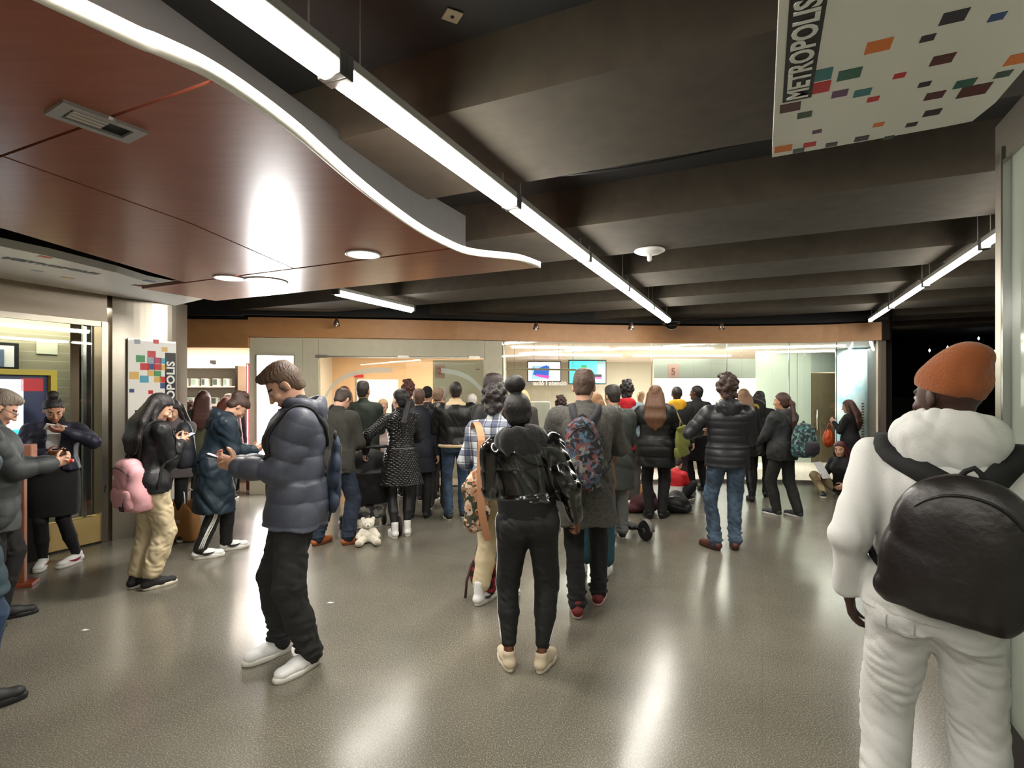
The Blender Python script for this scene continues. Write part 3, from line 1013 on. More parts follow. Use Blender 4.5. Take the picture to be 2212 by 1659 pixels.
# counters seen low
ct = empty('service_counter', (0, 0, 0), 0, 'long pale service counter behind the crowd, under the wall screens', 'counter')
MB().box(.0, 2.7, 12.2, 12.8, .02, 1.02).build('front', m_offw, ct)
MB().box(-.05, 2.75, 12.15, 12.85, 1.02, 1.06, .008).build('worktop', M('counter_peach', (214, 170, 130), .4), ct)
q = at(1165, 888, 10.6)
ch = empty('office_chair', (q[0], q[1], 0), 0, 'white rounded high-backed office chair seen over the shoulder of the bun-haired person', 'chair')
MB().box(-.22, .22, -.04, .04, .75, 1.4, .035).build('backrest', m_wht, ch, True)
MB().box(-.24, .24, -.1, .36, .45, .53, .03).build('seat', m_wht, ch, True)
MB().tube([(0, .13, .06), (0, .13, .45)], .03, 10).build('stem', m_chrome, ch, True)
bb = MB()
for k in range(5):
    a_ = 2 * PI * k / 5
    bb.tube([(0, .13, .08), (.28 * math.cos(a_), .13 + .28 * math.sin(a_), .035)], [.022, .015], 8)
bb.build('base', m_chrome, ch, True)

# ---------------- left alley shop
sh = empty('wall_front', kind='structure')
MB().box(-11, -4.06, 10.2, 10.3, 0, 2.9).build('shop_wall', M('shop_white', (244, 226, 210), .5), sh)
MB().box(-4.12, -4.06, 8.5, 10.2, 0, 2.9).build('shop_wall', M('shop_white', (244, 226, 210), .5), sh)
MB().box(-11, -4.06, 8.5, 10.3, 2.46, 2.5).build('shop_ceiling', M('shop_white', (244, 226, 210), .5), sh)
area_light('shop_light', (-5.6, 9.3, 2.42), 2.2, 75, (1, .88, .76), (0, 0, 0), .5)
sx0 = at(398, 0, 9.5)[0] - 1.2; sx1 = at(520, 0, 9.5)[0]
su = empty('shop_shelf', (0, 0, 0), 0, 'white shop shelving with rows of small boxes at the back of the left alley', 'shelf')
MB().box(sx0, sx1, 9.72, 9.75, .1, 2.04).build('back_panel', m_white, su)
for x in (sx0, sx1 - .05):
    MB().box(x, x + .05, 9.4, 9.75, 0, 2.04).build('side_panel', m_steel, su)
for z in (.35, .72, 1.05, 1.36, 1.69):
    MB().box(sx0 + .05, sx1 - .05, 9.42, 9.72, z - .025, z).build('shelf_board', m_white, su)
MB().box(sx0 + .05, sx1 - .05, 9.4, 9.72, 2.0, 2.06).build('top', m_white, su)
rng = random.Random(5)
for zi, (z, nm) in enumerate([(1.69, 'top'), (1.36, 'second'), (1.05, 'third')]):
    x = sx0 + .12
    k = 0
    while x < sx1 - .2:
        e = empty('boxed_product', (x + .07, 9.5, z), rng.uniform(-.2, .2), 'small grey-green boxed product on the %s row of the shop shelf' % nm, 'box', 'boxed products on the %s shelf row' % nm)
        MB().box(-.06, .06, -.04, .04, 0, .13, .004).build('carton', M('carton_pale', (206, 214, 204), .5), e)
        MB().box(-.052, (.0 if k % 2 else .03), -.0425, -.04, .02, .12).build('picture_label', M('carton_dark', (80, 92, 84), .5) if k % 3 else M('carton_green', (150, 172, 152), .5), e)
        x += .175 + rng.uniform(0, .04)
        k += 1
ls_ = empty('neon_strip', (at(528, 0, 8.55)[0], 8.75, 0), 0, 'upright rack of thin white light lines with a red label, left of the stone wall', 'light')
for dx in (-.05, .0, .045):
    MB().tube([(dx, 0, .5), (dx, 0, 2.03)], .008, 8).build('light_line', M('neon_white', (255, 235, 235), .4, emit=5.), ls_)
MB().box(-.08, .08, .02, .05, .0, 2.05).build('backing', M('rack_maroon', (120, 60, 60), .5), ls_)
MB().box(-.01, .05, -.015, -.01, 1.72, 1.86).build('red_label', M('red_glow', (230, 30, 60), .5, emit=1.), ls_)
q = at(458, 785, 10.15)
mk = empty('wall_sign', (q[0], 10.19, q[2]), 0, 'small black bracket-shaped sign high on the bright alley wall', 'sign')
MB().box(-.05, .05, -.02, 0, -.0, .06).build('bar', m_blk, mk)
MB().box(.0, .05, -.02, 0, -.1, .0).build('drop', m_blk, mk)
q = at(513, 748, 8.7)
cc = empty('security_camera', (q[0], 8.7, 2.46), .5, 'small security camera under the soffit at the alley entrance', 'camera')
MB().lathe([(.03, 0), (.03, -.03), (.01, -.05)], n=14).build('mount', m_wht, cc, True)
MB().box(-.03, .03, -.09, .06, -.11, -.05, .01).build('housing', M('cam_grey', (150, 140, 130), .4), cc, True)
MB().lathe([(.02, -.092), (.02, -.088)], (0, 0, -.08), 14, 'y').build('lens', m_blk, cc)

# ---------------- spotlights on the rail, dome camera
for (px, py, on, lb) in [(728, 708, 0, 'leftmost small spotlight above the fascia, over the stone portal'), (1158, 722, 1, 'lit spotlight on the rail above the left wall screen'), (1363, 722, 1, 'lit spotlight on the rail right of the wall screens'), (1558, 722, 0, 'unlit caged spotlight on the rail at the right part of the fascia')]:
    Y = 8.75 if px > 900 else 8.3
    q = at(px, py, Y)
    e = empty('rail_spotlight', (q[0], Y, 2.76), 0, lb, 'spotlight')
    MB().tube([(0, 0, 0), (0, -.02, -.06)], .008, 8).build('arm', m_blk, e)
    MB().lathe([(.015, -.05), (.03, -.08), (.055, -.16), (.052, -.163), (.025, -.09)], (0, -.02, 0), 20).build('shade', M('spot_shade', (120, 104, 92), .3, metal=.8), e, True)
    MB().lathe([(.02, -.12), (.03, -.145), (.001, -.165)], (0, -.02, 0), 14).build('bulb', M('spot_glow' if on else 'spot_dim', (255, 225, 205), .3, emit=14. if on else 1.2), e, True)
    if on:
        sp = bpy.data.lights.new('spot_light', 'SPOT'); sp.energy = 30; sp.spot_size = 1.6; sp.color = (1, .85, .7); sp.shadow_soft_size = .05
        so = bpy.data.objects.new('spot_light', sp); COL.objects.link(so); so.location = (q[0], Y - .02, 2.56)
q = at(1450, 714, 8.9)
e = empty('dome_camera', (q[0], 8.9, 2.76), 0, 'black dome camera under the ceiling where the long lamp line ends', 'camera')
MB().lathe([(.14, 0), (.15, -.04), (.13, -.06)], n=28).build('base', m_blk, e, True)
MB().lathe([(.11, -.06), (.09, -.11), (.05, -.14), (.001, -.15)], n=28).build('dome', M('dome_gloss', (14, 14, 15), .08), e, True)

# ---------------- dark passage on the right with far lights
dp = empty('wall_right', kind='structure')
MB().prism([(6.2, 9.05), (6.35, 9.05), (8.4, 13), (8.15, 13)], 0, 3.0).build('passage_wall', m_dark, dp)
MB().box(8.0, 16, 13, 13.1, 0, 1.45).build('passage_wall', M('passage_green', (34, 34, 26), .6), dp)
MB().box(8.0, 16, 17, 17.1, 0, 3.1).build('passage_wall', m_black, dp)
for i, (px, py, hh, br) in enumerate([(2008, 757, .05, 1.5), (2047, 752, .07, 2), (2114, 731, .05, 1.5), (2113, 744, .03, 6), (2127, 764, .08, 6), (2141, 761, .08, 6), (2148, 761, .06, 6)]):
    q = at(px, py, 14)
    lb = ['faint pendant light leftmost in the dark passage', 'faint pendant light second from left in the dark passage', 'faint light streak above the round bulb in the dark passage', 'small round bulb in the dark passage above the orange beanie',
          'bright narrow light right of the orange beanie', 'bright narrow light second from the pillar in the dark passage', 'bright narrow light right against the steel pillar edge'][i]
    tag(MB().lathe([(.001, hh), (.02, hh * .4), (.025, 0), (.02, -hh * .4), (.001, -hh)], q, 12).build('passage_light', M('passage_glow_%g' % br, (245, 245, 255), .4, emit=br), None, True), lb, 'light')

# ---------------- right glass case beside the man in white
RV = .896; RU = 2.949
rc = empty('wall_right', kind='structure')


def rbox(u0, u1, d0, d1, z0, z1):
    return MB().prism([uv(u0, RV + d0)[:2], uv(u1, RV + d0)[:2], uv(u1, RV + d1)[:2], uv(u0, RV + d1)[:2]], z0, z1)


m_case = M('case_glass', (150, 158, 146), .08, spec=.8)
rbox(RU - .06, RU, 0, .06, 0, 2.6).build('corner_post', m_steel, rc)
rbox(RU - .09, RU - .06, .01, .05, 0, 2.6).build('inner_post', M('post_alu', (165, 150, 138), .35, metal=.5), rc)
rbox(RU - .105, RU - .09, -.008, .03, 0, 2.6).build('chrome_edge', m_chrome, rc)
rbox(-3, RU - .105, .02, .05, .25, 2.55).build('pane', m_case, rc)
rbox(-3, RU - .105, .0, .06, 0, .25).build('plinth', m_dark, rc)
rbox(-3, RU, .0, .06, 2.55, 2.72).build('head', m_steel, rc)
rbox(-3, RU, .3, .36, 0, 2.7).build('case_back', M('case_back', (130, 132, 118), .5), rc)
# scraps on the floor
for (px, py, lb) in [(183, 1362, 'torn white paper scrap on the floor at the lower left'), (713, 1303, 'tiny white scrap on the floor right of the grey puffer man')]:
    Y = 1872 / (py - 845); q = at(px, py, Y)
    tag(MB().add([(q[0] - .025, Y, .002), (q[0] + .01, Y - .012, .004), (q[0] + .03, Y + .006, .003), (q[0] - .005, Y + .012, .006)], [(0, 1, 2, 3)]).build('paper_scrap', m_paper), lb, 'litter')
# ================================================================ FIGURES: implicit surfaces meshed by surface nets
f32 = np.float32


def A(*p):
    return np.array(p, float)


def unit(v):
    v = np.asarray(v, float)
    return v / (np.linalg.norm(v) + 1e-9)


def rotx(d):
    a = math.radians(d); c, s = math.cos(a), math.sin(a)
    return np.array([[1, 0, 0], [0, c, -s], [0, s, c]])


def roty(d):
    a = math.radians(d); c, s = math.cos(a), math.sin(a)
    return np.array([[c, 0, s], [0, 1, 0], [-s, 0, c]])


def rotz(d):
    a = math.radians(d); c, s = math.cos(a), math.sin(a)
    return np.array([[c, -s, 0], [s, c, 0], [0, 0, 1]])


def caps(a, b, ra, rb, n=None, s=1.0, mod=None):
    """tapered capsule; n,s: flattened along n by factor s; mod: (amplitude, pitch) ridges along it"""
    a = np.asarray(a, float); b = np.asarray(b, float)
    if n is not None:
        n = unit(n)
    L = np.linalg.norm(b - a) + 1e-6
    r = max(ra, rb) * 1.05 + (mod[0] if mod else 0)

    def f(X, Y, Z):
        px, py, pz = X - a[0], Y - a[1], Z - a[2]
        d = b - a
        if n is not None:
            q = px * n[0] + py * n[1] + pz * n[2]
            k = (1 / s - 1)
            px = px + q * (k * n[0]); py = py + q * (k * n[1]); pz = pz + q * (k * n[2])
            e = d + n * (k * d.dot(n))
        else:
            e = d
        ee = e.dot(e)
        t = np.clip((px * e[0] + py * e[1] + pz * e[2]) / ee, 0, 1)
        dist = np.sqrt((px - t * e[0]) ** 2 + (py - t * e[1]) ** 2 + (pz - t * e[2]) ** 2)
        R_ = ra + (rb - ra) * t
        if mod:
            R_ = R_ + mod[0] * (np.sqrt(np.abs(np.sin(PI * t * L / mod[1]))) - .6)
        return dist - R_
    lo = np.minimum(a, b) - r; hi = np.maximum(a, b) + r
    return f, lo, hi


def ell(c, r, R=None):
    c = np.asarray(c, float); r = np.asarray(r, float)
    m = float(min(r)); M_ = float(max(r))

    def f(X, Y, Z):
        x, y, z = X - c[0], Y - c[1], Z - c[2]
        if R is not None:
            x, y, z = (x * R[0, 0] + y * R[1, 0] + z * R[2, 0], x * R[0, 1] + y * R[1, 1] + z * R[2, 1], x * R[0, 2] + y * R[1, 2] + z * R[2, 2])
        k0 = np.sqrt((x / r[0]) ** 2 + (y / r[1]) ** 2 + (z / r[2]) ** 2)
        k1 = np.sqrt((x / r[0] ** 2) ** 2 + (y / r[1] ** 2) ** 2 + (z / r[2] ** 2) ** 2) + 1e-6
        return k0 * (k0 - 1) / k1
    return f, c - M_, c + M_


def colm(o, R, zs, ws, ds, ys=None, p=2.2, mod=None):
    """elliptical column through stations z with half-width w, half-depth d, forward offset y"""
    zs = np.array(zs, float)
    P = np.column_stack([zs, ws, ds, ys if ys is not None else [0] * len(zs)])
    Q = np.array(smooth_curve(P, 6))
    z0, z1 = zs[0], zs[-1]
    o = np.asarray(o, float)
    mw = max(max(ws), max(ds)) + .05

    def f(X, Y, Z):
        x, y, z = X - o[0], Y - o[1], Z - o[2]
        if R is not None:
            x, y, z = (x * R[0, 0] + y * R[1, 0] + z * R[2, 0], x * R[0, 1] + y * R[1, 1] + z * R[2, 1], x * R[0, 2] + y * R[1, 2] + z * R[2, 2])
        w = np.interp(z, Q[:, 0], Q[:, 1]); d = np.interp(z, Q[:, 0], Q[:, 2]); yo = np.interp(z, Q[:, 0], Q[:, 3])
        if mod:
            a = mod[0] * (np.sqrt(np.abs(np.sin(PI * z / mod[1]))) - .6)
            w = w + a; d = d + a
        k = ((np.abs(x) / w) ** p + (np.abs(y - yo) / d) ** p) ** (1 / p)
        D = (k - 1) * np.minimum(w, d)
        return np.maximum(np.maximum(D, z0 - z), z - z1)
    ax = R @ A(0, 0, 1) if R is not None else A(0, 0, 1)
    e0 = o + ax * z0; e1 = o + ax * z1
    return f, np.minimum(e0, e1) - mw, np.maximum(e0, e1) + mw


class Field:
    def __init__(s, lo, hi, h):
        s.lo = np.asarray(lo, float) - 3 * h
        s.h = h
        s.n = np.maximum(4, np.ceil((np.asarray(hi, float) + 3 * h - s.lo) / h).astype(int))
        s.D = np.full(s.n, .25, f32)
        s.ax = [(s.lo[i] + h * np.arange(s.n[i])).astype(f32) for i in range(3)]

    def sub(s, lo, hi, pad):
        i0 = np.clip(np.floor((lo - pad - s.lo) / s.h).astype(int), 0, s.n)
        i1 = np.clip(np.ceil((hi + pad - s.lo) / s.h).astype(int) + 1, 0, s.n)
        if (i1 <= i0).any():
            return None
        sl = tuple(slice(a, b) for a, b in zip(i0, i1))
        X = s.ax[0][sl[0]][:, None, None]; Y = s.ax[1][sl[1]][None, :, None]; Z = s.ax[2][sl[2]][None, None, :]
        return sl, X, Y, Z

    def add(s, prim, k=.0, op='u'):
        f, lo, hi = prim
        r = s.sub(lo, hi, max(k, .0) + 2 * s.h + .02)
        if r is None:
            return s
        sl, X, Y, Z = r
        X, Y, Z = np.broadcast_arrays(X, Y, Z)
        d = f(X, Y, Z).astype(f32)
        D = s.D[sl]
        if op == 'u':
            if k > 0:
                h = np.clip(.5 + .5 * (D - d) / k, 0, 1)
                s.D[sl] = D * (1 - h) + d * h - k * h * (1 - h)
            else:
                s.D[sl] = np.minimum(D, d)
        elif op == 's':
            d = -d
            if k > 0:
                h = np.clip(.5 - .5 * (D - d) / k, 0, 1)
                s.D[sl] = D * (1 - h) + d * h + k * h * (1 - h)
            else:
                s.D[sl] = np.maximum(D, d)
        return s

    def cut(s, f):
        X = s.ax[0][:, None, None]; Y = s.ax[1][None, :, None]; Z = s.ax[2][None, None, :]
        s.D = np.maximum(s.D, f(X, Y, Z).astype(f32))
        return s

    def ripple(s, amp, sc, seed=0, zs=1.0):
        """soft cloth folds: a few crossed waves"""
        r = random.Random(seed)
        X = s.ax[0][:, None, None]; Y = s.ax[1][None, :, None]; Z = s.ax[2][None, None, :] * zs
        t = 0
        for k in range(4):
            a, b, c = unit([r.uniform(-1, 1), r.uniform(-1, 1), r.uniform(-.9, .9)])
            m = .5 + .5 * np.sin((X * b + Y * c + Z * a) * sc * .55 + r.uniform(0, 6))
            ph = (X * a + Y * b + Z * c) * sc * (.7 + .35 * k) * .5 + r.uniform(0, 6) + 1.1 * np.sin(Z * sc * .37 + X * sc * .5 + k) + .8 * np.sin(Y * sc * .45 + k * 2)
            t = t + (1 - 1.6 * np.abs(np.sin(ph))) * m
        s.D = s.D + (amp * t).astype(f32)
        return s

    def val(s, p):
        q = (np.asarray(p, float) - s.lo) / s.h
        i = np.clip(np.floor(q).astype(int), 0, s.n - 2)
        t = np.clip(q - i, 0, 1)
        c = s.D[i[0]:i[0] + 2, i[1]:i[1] + 2, i[2]:i[2] + 2].astype(float)
        c = c[0] * (1 - t[0]) + c[1] * t[0]
        c = c[0] * (1 - t[1]) + c[1] * t[1]
        return c[0] * (1 - t[2]) + c[1] * t[2]

    def grad(s, p):
        e = s.h * 1.5
        return unit([s.val(A(*p) + d) - s.val(A(*p) - d) for d in (A(e, 0, 0), A(0, e, 0), A(0, 0, e))])

    def project(s, p, off):
        p = A(*p)
        for _ in range(10):
            d = s.val(p)
            if d >= .2:
                break
            p = p - s.grad(p) * (d - off) * .8
        return p

    def mesh(s):
        D = s.D
        D[0], D[-1], D[:, 0], D[:, -1], D[:, :, 0], D[:, :, -1] = [.1] * 6
        S = D < 0
        n = s.n
        c = [S[i:n[0] - 1 + i, j:n[1] - 1 + j, k:n[2] - 1 + k] for i in (0, 1) for j in (0, 1) for k in (0, 1)]
        tot = sum(x.astype(np.int8) for x in c)
        act = (tot > 0) & (tot < 8)
        ci = np.argwhere(act)
        if len(ci) == 0:
            return np.zeros((0, 3)), np.zeros((0, 4), int)
        idx = np.full(act.shape, -1, np.int32)
        idx[act] = np.arange(len(ci))
        acc = np.zeros((len(ci), 3)); cnt = np.zeros(len(ci))
        cor = [(i, j, k) for i in (0, 1) for j in (0, 1) for k in (0, 1)]
        vals = [D[ci[:, 0] + i, ci[:, 1] + j, ci[:, 2] + k].astype(float) for (i, j, k) in cor]
        for a in range(8):
            for b in range(a + 1, 8):
                df = [cor[b][q] - cor[a][q] for q in range(3)]
                if sum(abs(x) for x in df) != 1:
                    continue
                m = (vals[a] < 0) != (vals[b] < 0)
                t = vals[a] / (vals[a] - vals[b] + 1e-12)
                p = np.array(cor[a])[None, :] + t[:, None] * np.array(df)[None, :]
                acc[m] += p[m]; cnt[m] += 1
        v = s.lo + (ci + acc / cnt[:, None]) * s.h
        F = []
        for ax in range(3):
            sl0 = [slice(None)] * 3; sl1 = [slice(None)] * 3
            sl0[ax] = slice(0, n[ax] - 1); sl1[ax] = slice(1, n[ax])
            a = S[tuple(sl0)]; b = S[tuple(sl1)]
            e = np.argwhere(a != b)
            o1, o2 = [q for q in range(3) if q != ax]
            e = e[(e[:, o1] > 0) & (e[:, o2] > 0) & (e[:, o1] < n[o1] - 1) & (e[:, o2] < n[o2] - 1)]
            ins = a[tuple(e.T)]
            def g(d1, d2):
                q = e.copy(); q[:, o1] -= d1; q[:, o2] -= d2
                return idx[tuple(q.T)]
            q = np.column_stack([g(1, 1), g(0, 1), g(0, 0), g(1, 0)])
            flip = ins if ax != 1 else ~ins
            q[~flip] = q[~flip][:, ::-1]
            F.append(q)
        return v, np.concatenate(F)


def fast_mesh(name, v, f, mats, parent=None, fm=None, smooth=True):
    me = bpy.data.meshes.new(name)
    nv, nf = len(v), len(f)
    k = f.shape[1] if nf else 4
    me.vertices.add(nv)
    me.vertices.foreach_set('co', np.ascontiguousarray(v, f32).ravel())
    me.loops.add(nf * k)
    me.loops.foreach_set('vertex_index', np.ascontiguousarray(f, np.int32).ravel())
    me.polygons.add(nf)
    me.polygons.foreach_set('loop_start', np.arange(0, nf * k, k, dtype=np.int32))
    me.polygons.foreach_set('loop_total', np.full(nf, k, np.int32))
    for m in mats:
        me.materials.append(m)
    if fm is not None:
        me.polygons.foreach_set('material_index', np.asarray(fm, np.int32))
    me.polygons.foreach_set('use_smooth', np.full(nf, smooth, bool))
    me.update(calc_edges=True)
    o = bpy.data.objects.new(name, me)
    COL.objects.link(o)
    o.parent = parent
    return o


def relax(v, f, it=1, lam=.5):
    for _ in range(it):
        acc = np.zeros_like(v); cnt = np.zeros(len(v))
        for a, b in ((0, 1), (1, 2), (2, 3), (3, 0)):
            np.add.at(acc, f[:, a], v[f[:, b]]); np.add.at(cnt, f[:, a], 1)
            np.add.at(acc, f[:, b], v[f[:, a]]); np.add.at(cnt, f[:, b], 1)
        v = v * (1 - lam) + lam * acc / np.maximum(cnt, 1)[:, None]
    return v


def ik(a, t, l1, l2, hint):
    a = np.asarray(a, float); t = np.asarray(t, float)
    d = t - a
    D = np.linalg.norm(d)
    mx = (l1 + l2) * .999
    if D > mx:
        t = a + d / D * mx; d = t - a; D = mx
    D = max(D, abs(l1 - l2) + .01)
    u = d / np.linalg.norm(d)
    x = (l1 * l1 - l2 * l2 + D * D) / (2 * D)
    h = math.sqrt(max(l1 * l1 - x * x, 0))
    w = np.asarray(hint, float) - u * np.dot(hint, u)
    w = unit(w)
    return a + u * x + w * h, t


SKIN = {'light': (222, 172, 146), 'mid': (196, 142, 112), 'tan': (170, 116, 88), 'brown': (112, 70, 50), 'dark': (62, 40, 32)}


def skin(k):
    c = SKIN[k]
    return M('skin_' + k, c, .5, spec=.4, var=.06, vscale=14)


BASE = 1.75
ALLP = {}


class Person:
    """one standing/sitting figure; canonical height 1.75, forward = +Y, right = +X"""

    def __init__(s, label, loc, yaw, H=1.7, h=.012, sk='light', fem=False, group=None, pz=.95, py=0., px=0., lean=0., side=0., twist=0.,
                 feet=None, fyaw=(8, -8), knee=(0, 1, .1), hand=None, elbow=None, hdir=None, curl=.7, hpitch=0., hyaw=0., hroll=0., wide=1.0, hands=True, head=True, name='person', shoulders_up=0.):
        s.h = h; s.sc = H / BASE; s.fem = fem; s.wide = wide
        s.loc = A(loc[0], loc[1], 0); s.yaw = yaw
        s.lo = A(-.75, -.75, -.02); s.hi = A(.75, .8, 1.95)
        # ---- skeleton
        s.P0 = A(px, py, pz)
        s.Rs = rotz(twist) @ roty(side) @ rotx(-lean)
        sw = (.158 if fem else .178) * wide
        s.S = [s.P0 + s.Rs @ A(sg * sw, -.01, .438 + shoulders_up) for sg in (-1, 1)]
        s.N = s.P0 + s.Rs @ A(0, -.012, .50)
        Rn = rotz(twist + hyaw * .3) @ roty(side + hroll * .5) @ rotx(-(lean + hpitch * .55))
        s.Rh = rotz(twist + hyaw) @ roty(side * .5 + hroll) @ rotx(-(lean * .5 + hpitch))
        s.Hc = s.N + Rn @ A(0, .022, .165)
        if hand is None:
            hand = ((-.26, .02, .80), (.26, .02, .80))
        s.W = []; s.E = []
        for i, sg in enumerate((-1, 1)):
            hint = (elbow[i] if elbow else (sg * .5, -.9, -.3))
            e, w = ik(s.S[i], hand[i], .285, .25, hint)
            s.E.append(e); s.W.append(w)
        s.hd = []
        for i in range(2):
            s.hd.append(unit(hdir[i][0]) if hdir and hdir[i] else unit(s.W[i] - s.E[i] + A(0, .02, 0)))
        s.pn = []
        for i, sg in enumerate((-1, 1)):
            if hdir and hdir[i]:
                pn = A(*hdir[i][1])        # direction of the back of the hand
            else:
                pn = A(sg, 0, 0)
            pn = pn - s.hd[i] * pn.dot(s.hd[i])
            s.pn.append(unit(pn))
        if feet is None:
            feet = ((-.11, 0, 0), (.11, 0, 0))
        s.feet = feet; s.fyaw = fyaw
        s.HJ = [s.P0 + rotz(twist * .5) @ A(sg * .088, 0, -.03) for sg in (-1, 1)]
        s.K = []; s.An = []
        for i in range(2):
            fy = rotz(fyaw[i])
            an = A(*feet[i]) + A(0, 0, .085) + fy @ A(0, -.055, 0)
            kh = knee[i] if isinstance(knee[0], (tuple, list)) else fy @ A(*knee)
            k_, a_ = ik(s.HJ[i], an, .435, .425, kh)
            s.K.append(k_); s.An.append(a_)
        pts = np.array([s.P0, s.N, s.Hc + A(0, 0, .14)] + s.S + s.E + s.W + s.K + s.An)
        s.bl = pts.min(0) - .26; s.bh = pts.max(0) + .26
        s.curl = curl if hasattr(curl, '__len__') else (curl, curl)
        s.ok_hands = hands
        s.root = None
        s.label = label; s.group = group; s.name = name; s.sk = sk
        s._body()

    def w(s, p):
        q = rotz(math.degrees(s.yaw)) @ (np.asarray(p, float) * s.sc)
        return q + s.loc

    def hp(s, *p):
        return s.Hc + s.Rh @ A(*p)

    def hell(s, c, r, R=None):
        return ell(s.hp(*c), r, s.Rh if R is None else s.Rh @ R)

    def hcap(s, a, b, ra, rb, n=None, q=1.):
        return caps(s.hp(*a), s.hp(*b), ra, rb, None if n is None else s.Rh @ A(*n), q)

    def handprims(s, i):
        y = s.hd[i]; z = s.pn[i]; x = np.cross(y, z)      # x sideways
        sg = (-1, 1)[i]
        th = sg * -1                                     # thumb side of a hanging hand with back outward faces forward
        # thumb side: for the right hand with palm down thumb points left
        tx = x * (1 if i == 0 else -1)
        o = s.W[i]
        P = []
        P.append((caps(o, o + y * .03, .026, .03, z, .7), .012))
        P.append((caps(o + y * .03 - tx * .018, o + y * .088 - tx * .022, .026, .022, z, .55), .012))
        P.append((caps(o + y * .03 + tx * .012, o + y * .088 + tx * .016, .027, .024, z, .55), .012))
        c = s.curl[i]
        for j, (fx, L_) in enumerate(((.030, .074), (.0105, .082), (-.0105, .076), (-.030, .060))):
            p = o + y * (.092 - abs(j - 1.2) * .004) + tx * fx
            d = unit(y + tx * fx * 1.6)
            ang = 0
            for q, (fr, cc) in enumerate(((.45, 18 + 30 * (j * .12)), (.32, 55), (.25, 35))):
                ang += cc * c
                a = math.radians(ang)
                e = p + (d * math.cos(a) - z * math.sin(a)) * L_ * fr
                r0 = .0088 - .0009 * q
                P.append((caps(p, e, r0, r0 - .0008), .003))
                p = e
        p = o + y * .022 + tx * .022 - z * .006
        e = p + (y * .55 + tx * .75 - z * .35) * .042
        P.append((caps(p, e, .014, .0105), .01))
        e2 = e + (y * .85 + tx * .25 - z * (.2 + .3 * c)) * .032
        P.append((caps(e, e2, .0098, .009), .003))
        e3 = e2 + (y * .9 - tx * .1 - z * (.2 + .3 * c)) * .024
        P.append((caps(e2, e3, .009, .0075), .002))
        return P

    def torso_prof(s, ease=0.):
        e = ease
        if s.fem:
            z = [-.10, -.02, .08, .18, .27, .36, .44, .50]
            w = [.155, .168, .150, .125, .132, .148, .118, .06]
            d = [.105, .118, .105, .092, .105, .115, .095, .065]
            y = [-.012, -.015, -.005, .0, .01, .012, -.01, -.02]
        else:
            z = [-.10, -.02, .08, .18, .27, .36, .44, .50]
            w = [.150, .158, .150, .145, .155, .170, .135, .065]
            d = [.105, .112, .105, .105, .115, .122, .10, .065]
            y = [-.01, -.012, -.002, .0, .005, .004, -.01, -.02]
        w = [a * s.wide + e for a in w]
        d = [a * (.5 + .5 * s.wide) + e for a in d]
        return z, w, d, y

    def _body(s):
        h = s.h
        F = Field(s.bl, s.bh, h)
        z, w, d, y = s.torso_prof(-.014)
        F.add(colm(s.P0, s.Rs, z, w, d, y), .0)
        for i in range(2):
            F.add(caps(s.N - s.Rs @ A(0, 0, .04), s.S[i], .05, .048), .04)
            F.add(caps(s.S[i], s.E[i], .040, .033), .02)
            F.add(caps(s.E[i], s.E[i] * .65 + s.W[i] * .35, .037, .036), .01)
            F.add(caps(s.E[i] * .65 + s.W[i] * .35, s.W[i], .036, .023), .01)
            F.add(caps(s.HJ[i], s.K[i], .066, .042), .03)
            F.add(caps(s.K[i], s.K[i] * .6 + s.An[i] * .4 - A(0, .012, 0), .040, .038), .012)
            F.add(caps(s.K[i] * .6 + s.An[i] * .4 - A(0, .012, 0), s.An[i], .038, .031), .012)
            fo = A(*s.feet[i]); fy = rotz(s.fyaw[i])
            F.add(caps(s.An[i], fo + fy @ A(0, -.06, .04), .033, .03), .01)
            F.add(caps(fo + fy @ A(0, -.06, .035), fo + fy @ A(0, .09, .028), .03, .022), .01)
            if s.ok_hands:
                for pr, k in s.handprims(i):
                    F.add(pr, k)
        F.add(caps(s.N - s.Rs @ A(0, 0, .03), s.hp(0, -.02, -.06), .058 if not s.fem else .05, .053 if not s.fem else .046), .02)
        # head
        for pr, k in [(s.hell((0, -.014, .03), (.076, .097, .088)), .02), (s.hell((0, .022, -.03), (.061, .071, .085)), .03), (s.hell((0, .036, -.075), (.044, .048, .038)), .02),
                      (s.hcap((-.012, .076, -.097), (.012, .076, -.097), .016, .016), .02)]:
            F.add(pr, k)
        F.add(s.hcap((-.034, .082, .022), (.034, .082, .022), .009, .009), .012)
        for sg in (-1, 1):
            F.add(s.hell((sg * .031, .1, .002), (.017, .016, .011)), .012, 's')
            F.add(s.hell((sg * .036, .066, -.03), (.024, .022, .02)), .015)
            F.add(s.hell((sg * .078, -.006, -.008), (.009, .019, .031), rotz(sg * 22)), .005)
            F.add(s.hell((sg * .031, .079, .001), (.0125, .0125, .0115)), .002)
        F.add(s.hcap((0, .09, .012), (0, .112, -.034), .008, .0125, (1, 0, 0), .9), .009)
        for sg in (-1, 1):
            F.add(s.hell((sg * .012, .1, -.037), (.009, .011, .008)), .005)
        F.add(s.hell((0, .088, -.066), (.024, .013, .006)), .005)
        F.add(s.hell((0, .086, -.076), (.021, .013, .007)), .005)
        v, f = F.mesh()
        fc = v[f].mean(1)
        loc = (fc - s.Hc) @ s.Rh
        fm = np.zeros(len(f), int)
        x, y_, z_ = loc.T
        lip = (((x) / .026) ** 2 + ((z_ + .071) / .0135) ** 2 < 1) & (y_ > .075)
        fm[lip] = 1
        brow = (np.abs(np.abs(x) - .032) < .019) & (np.abs(z_ - .027 + (np.abs(x) - .03) ** 2 * 9) < .0055) & (y_ > .05)
        fm[brow] = 2
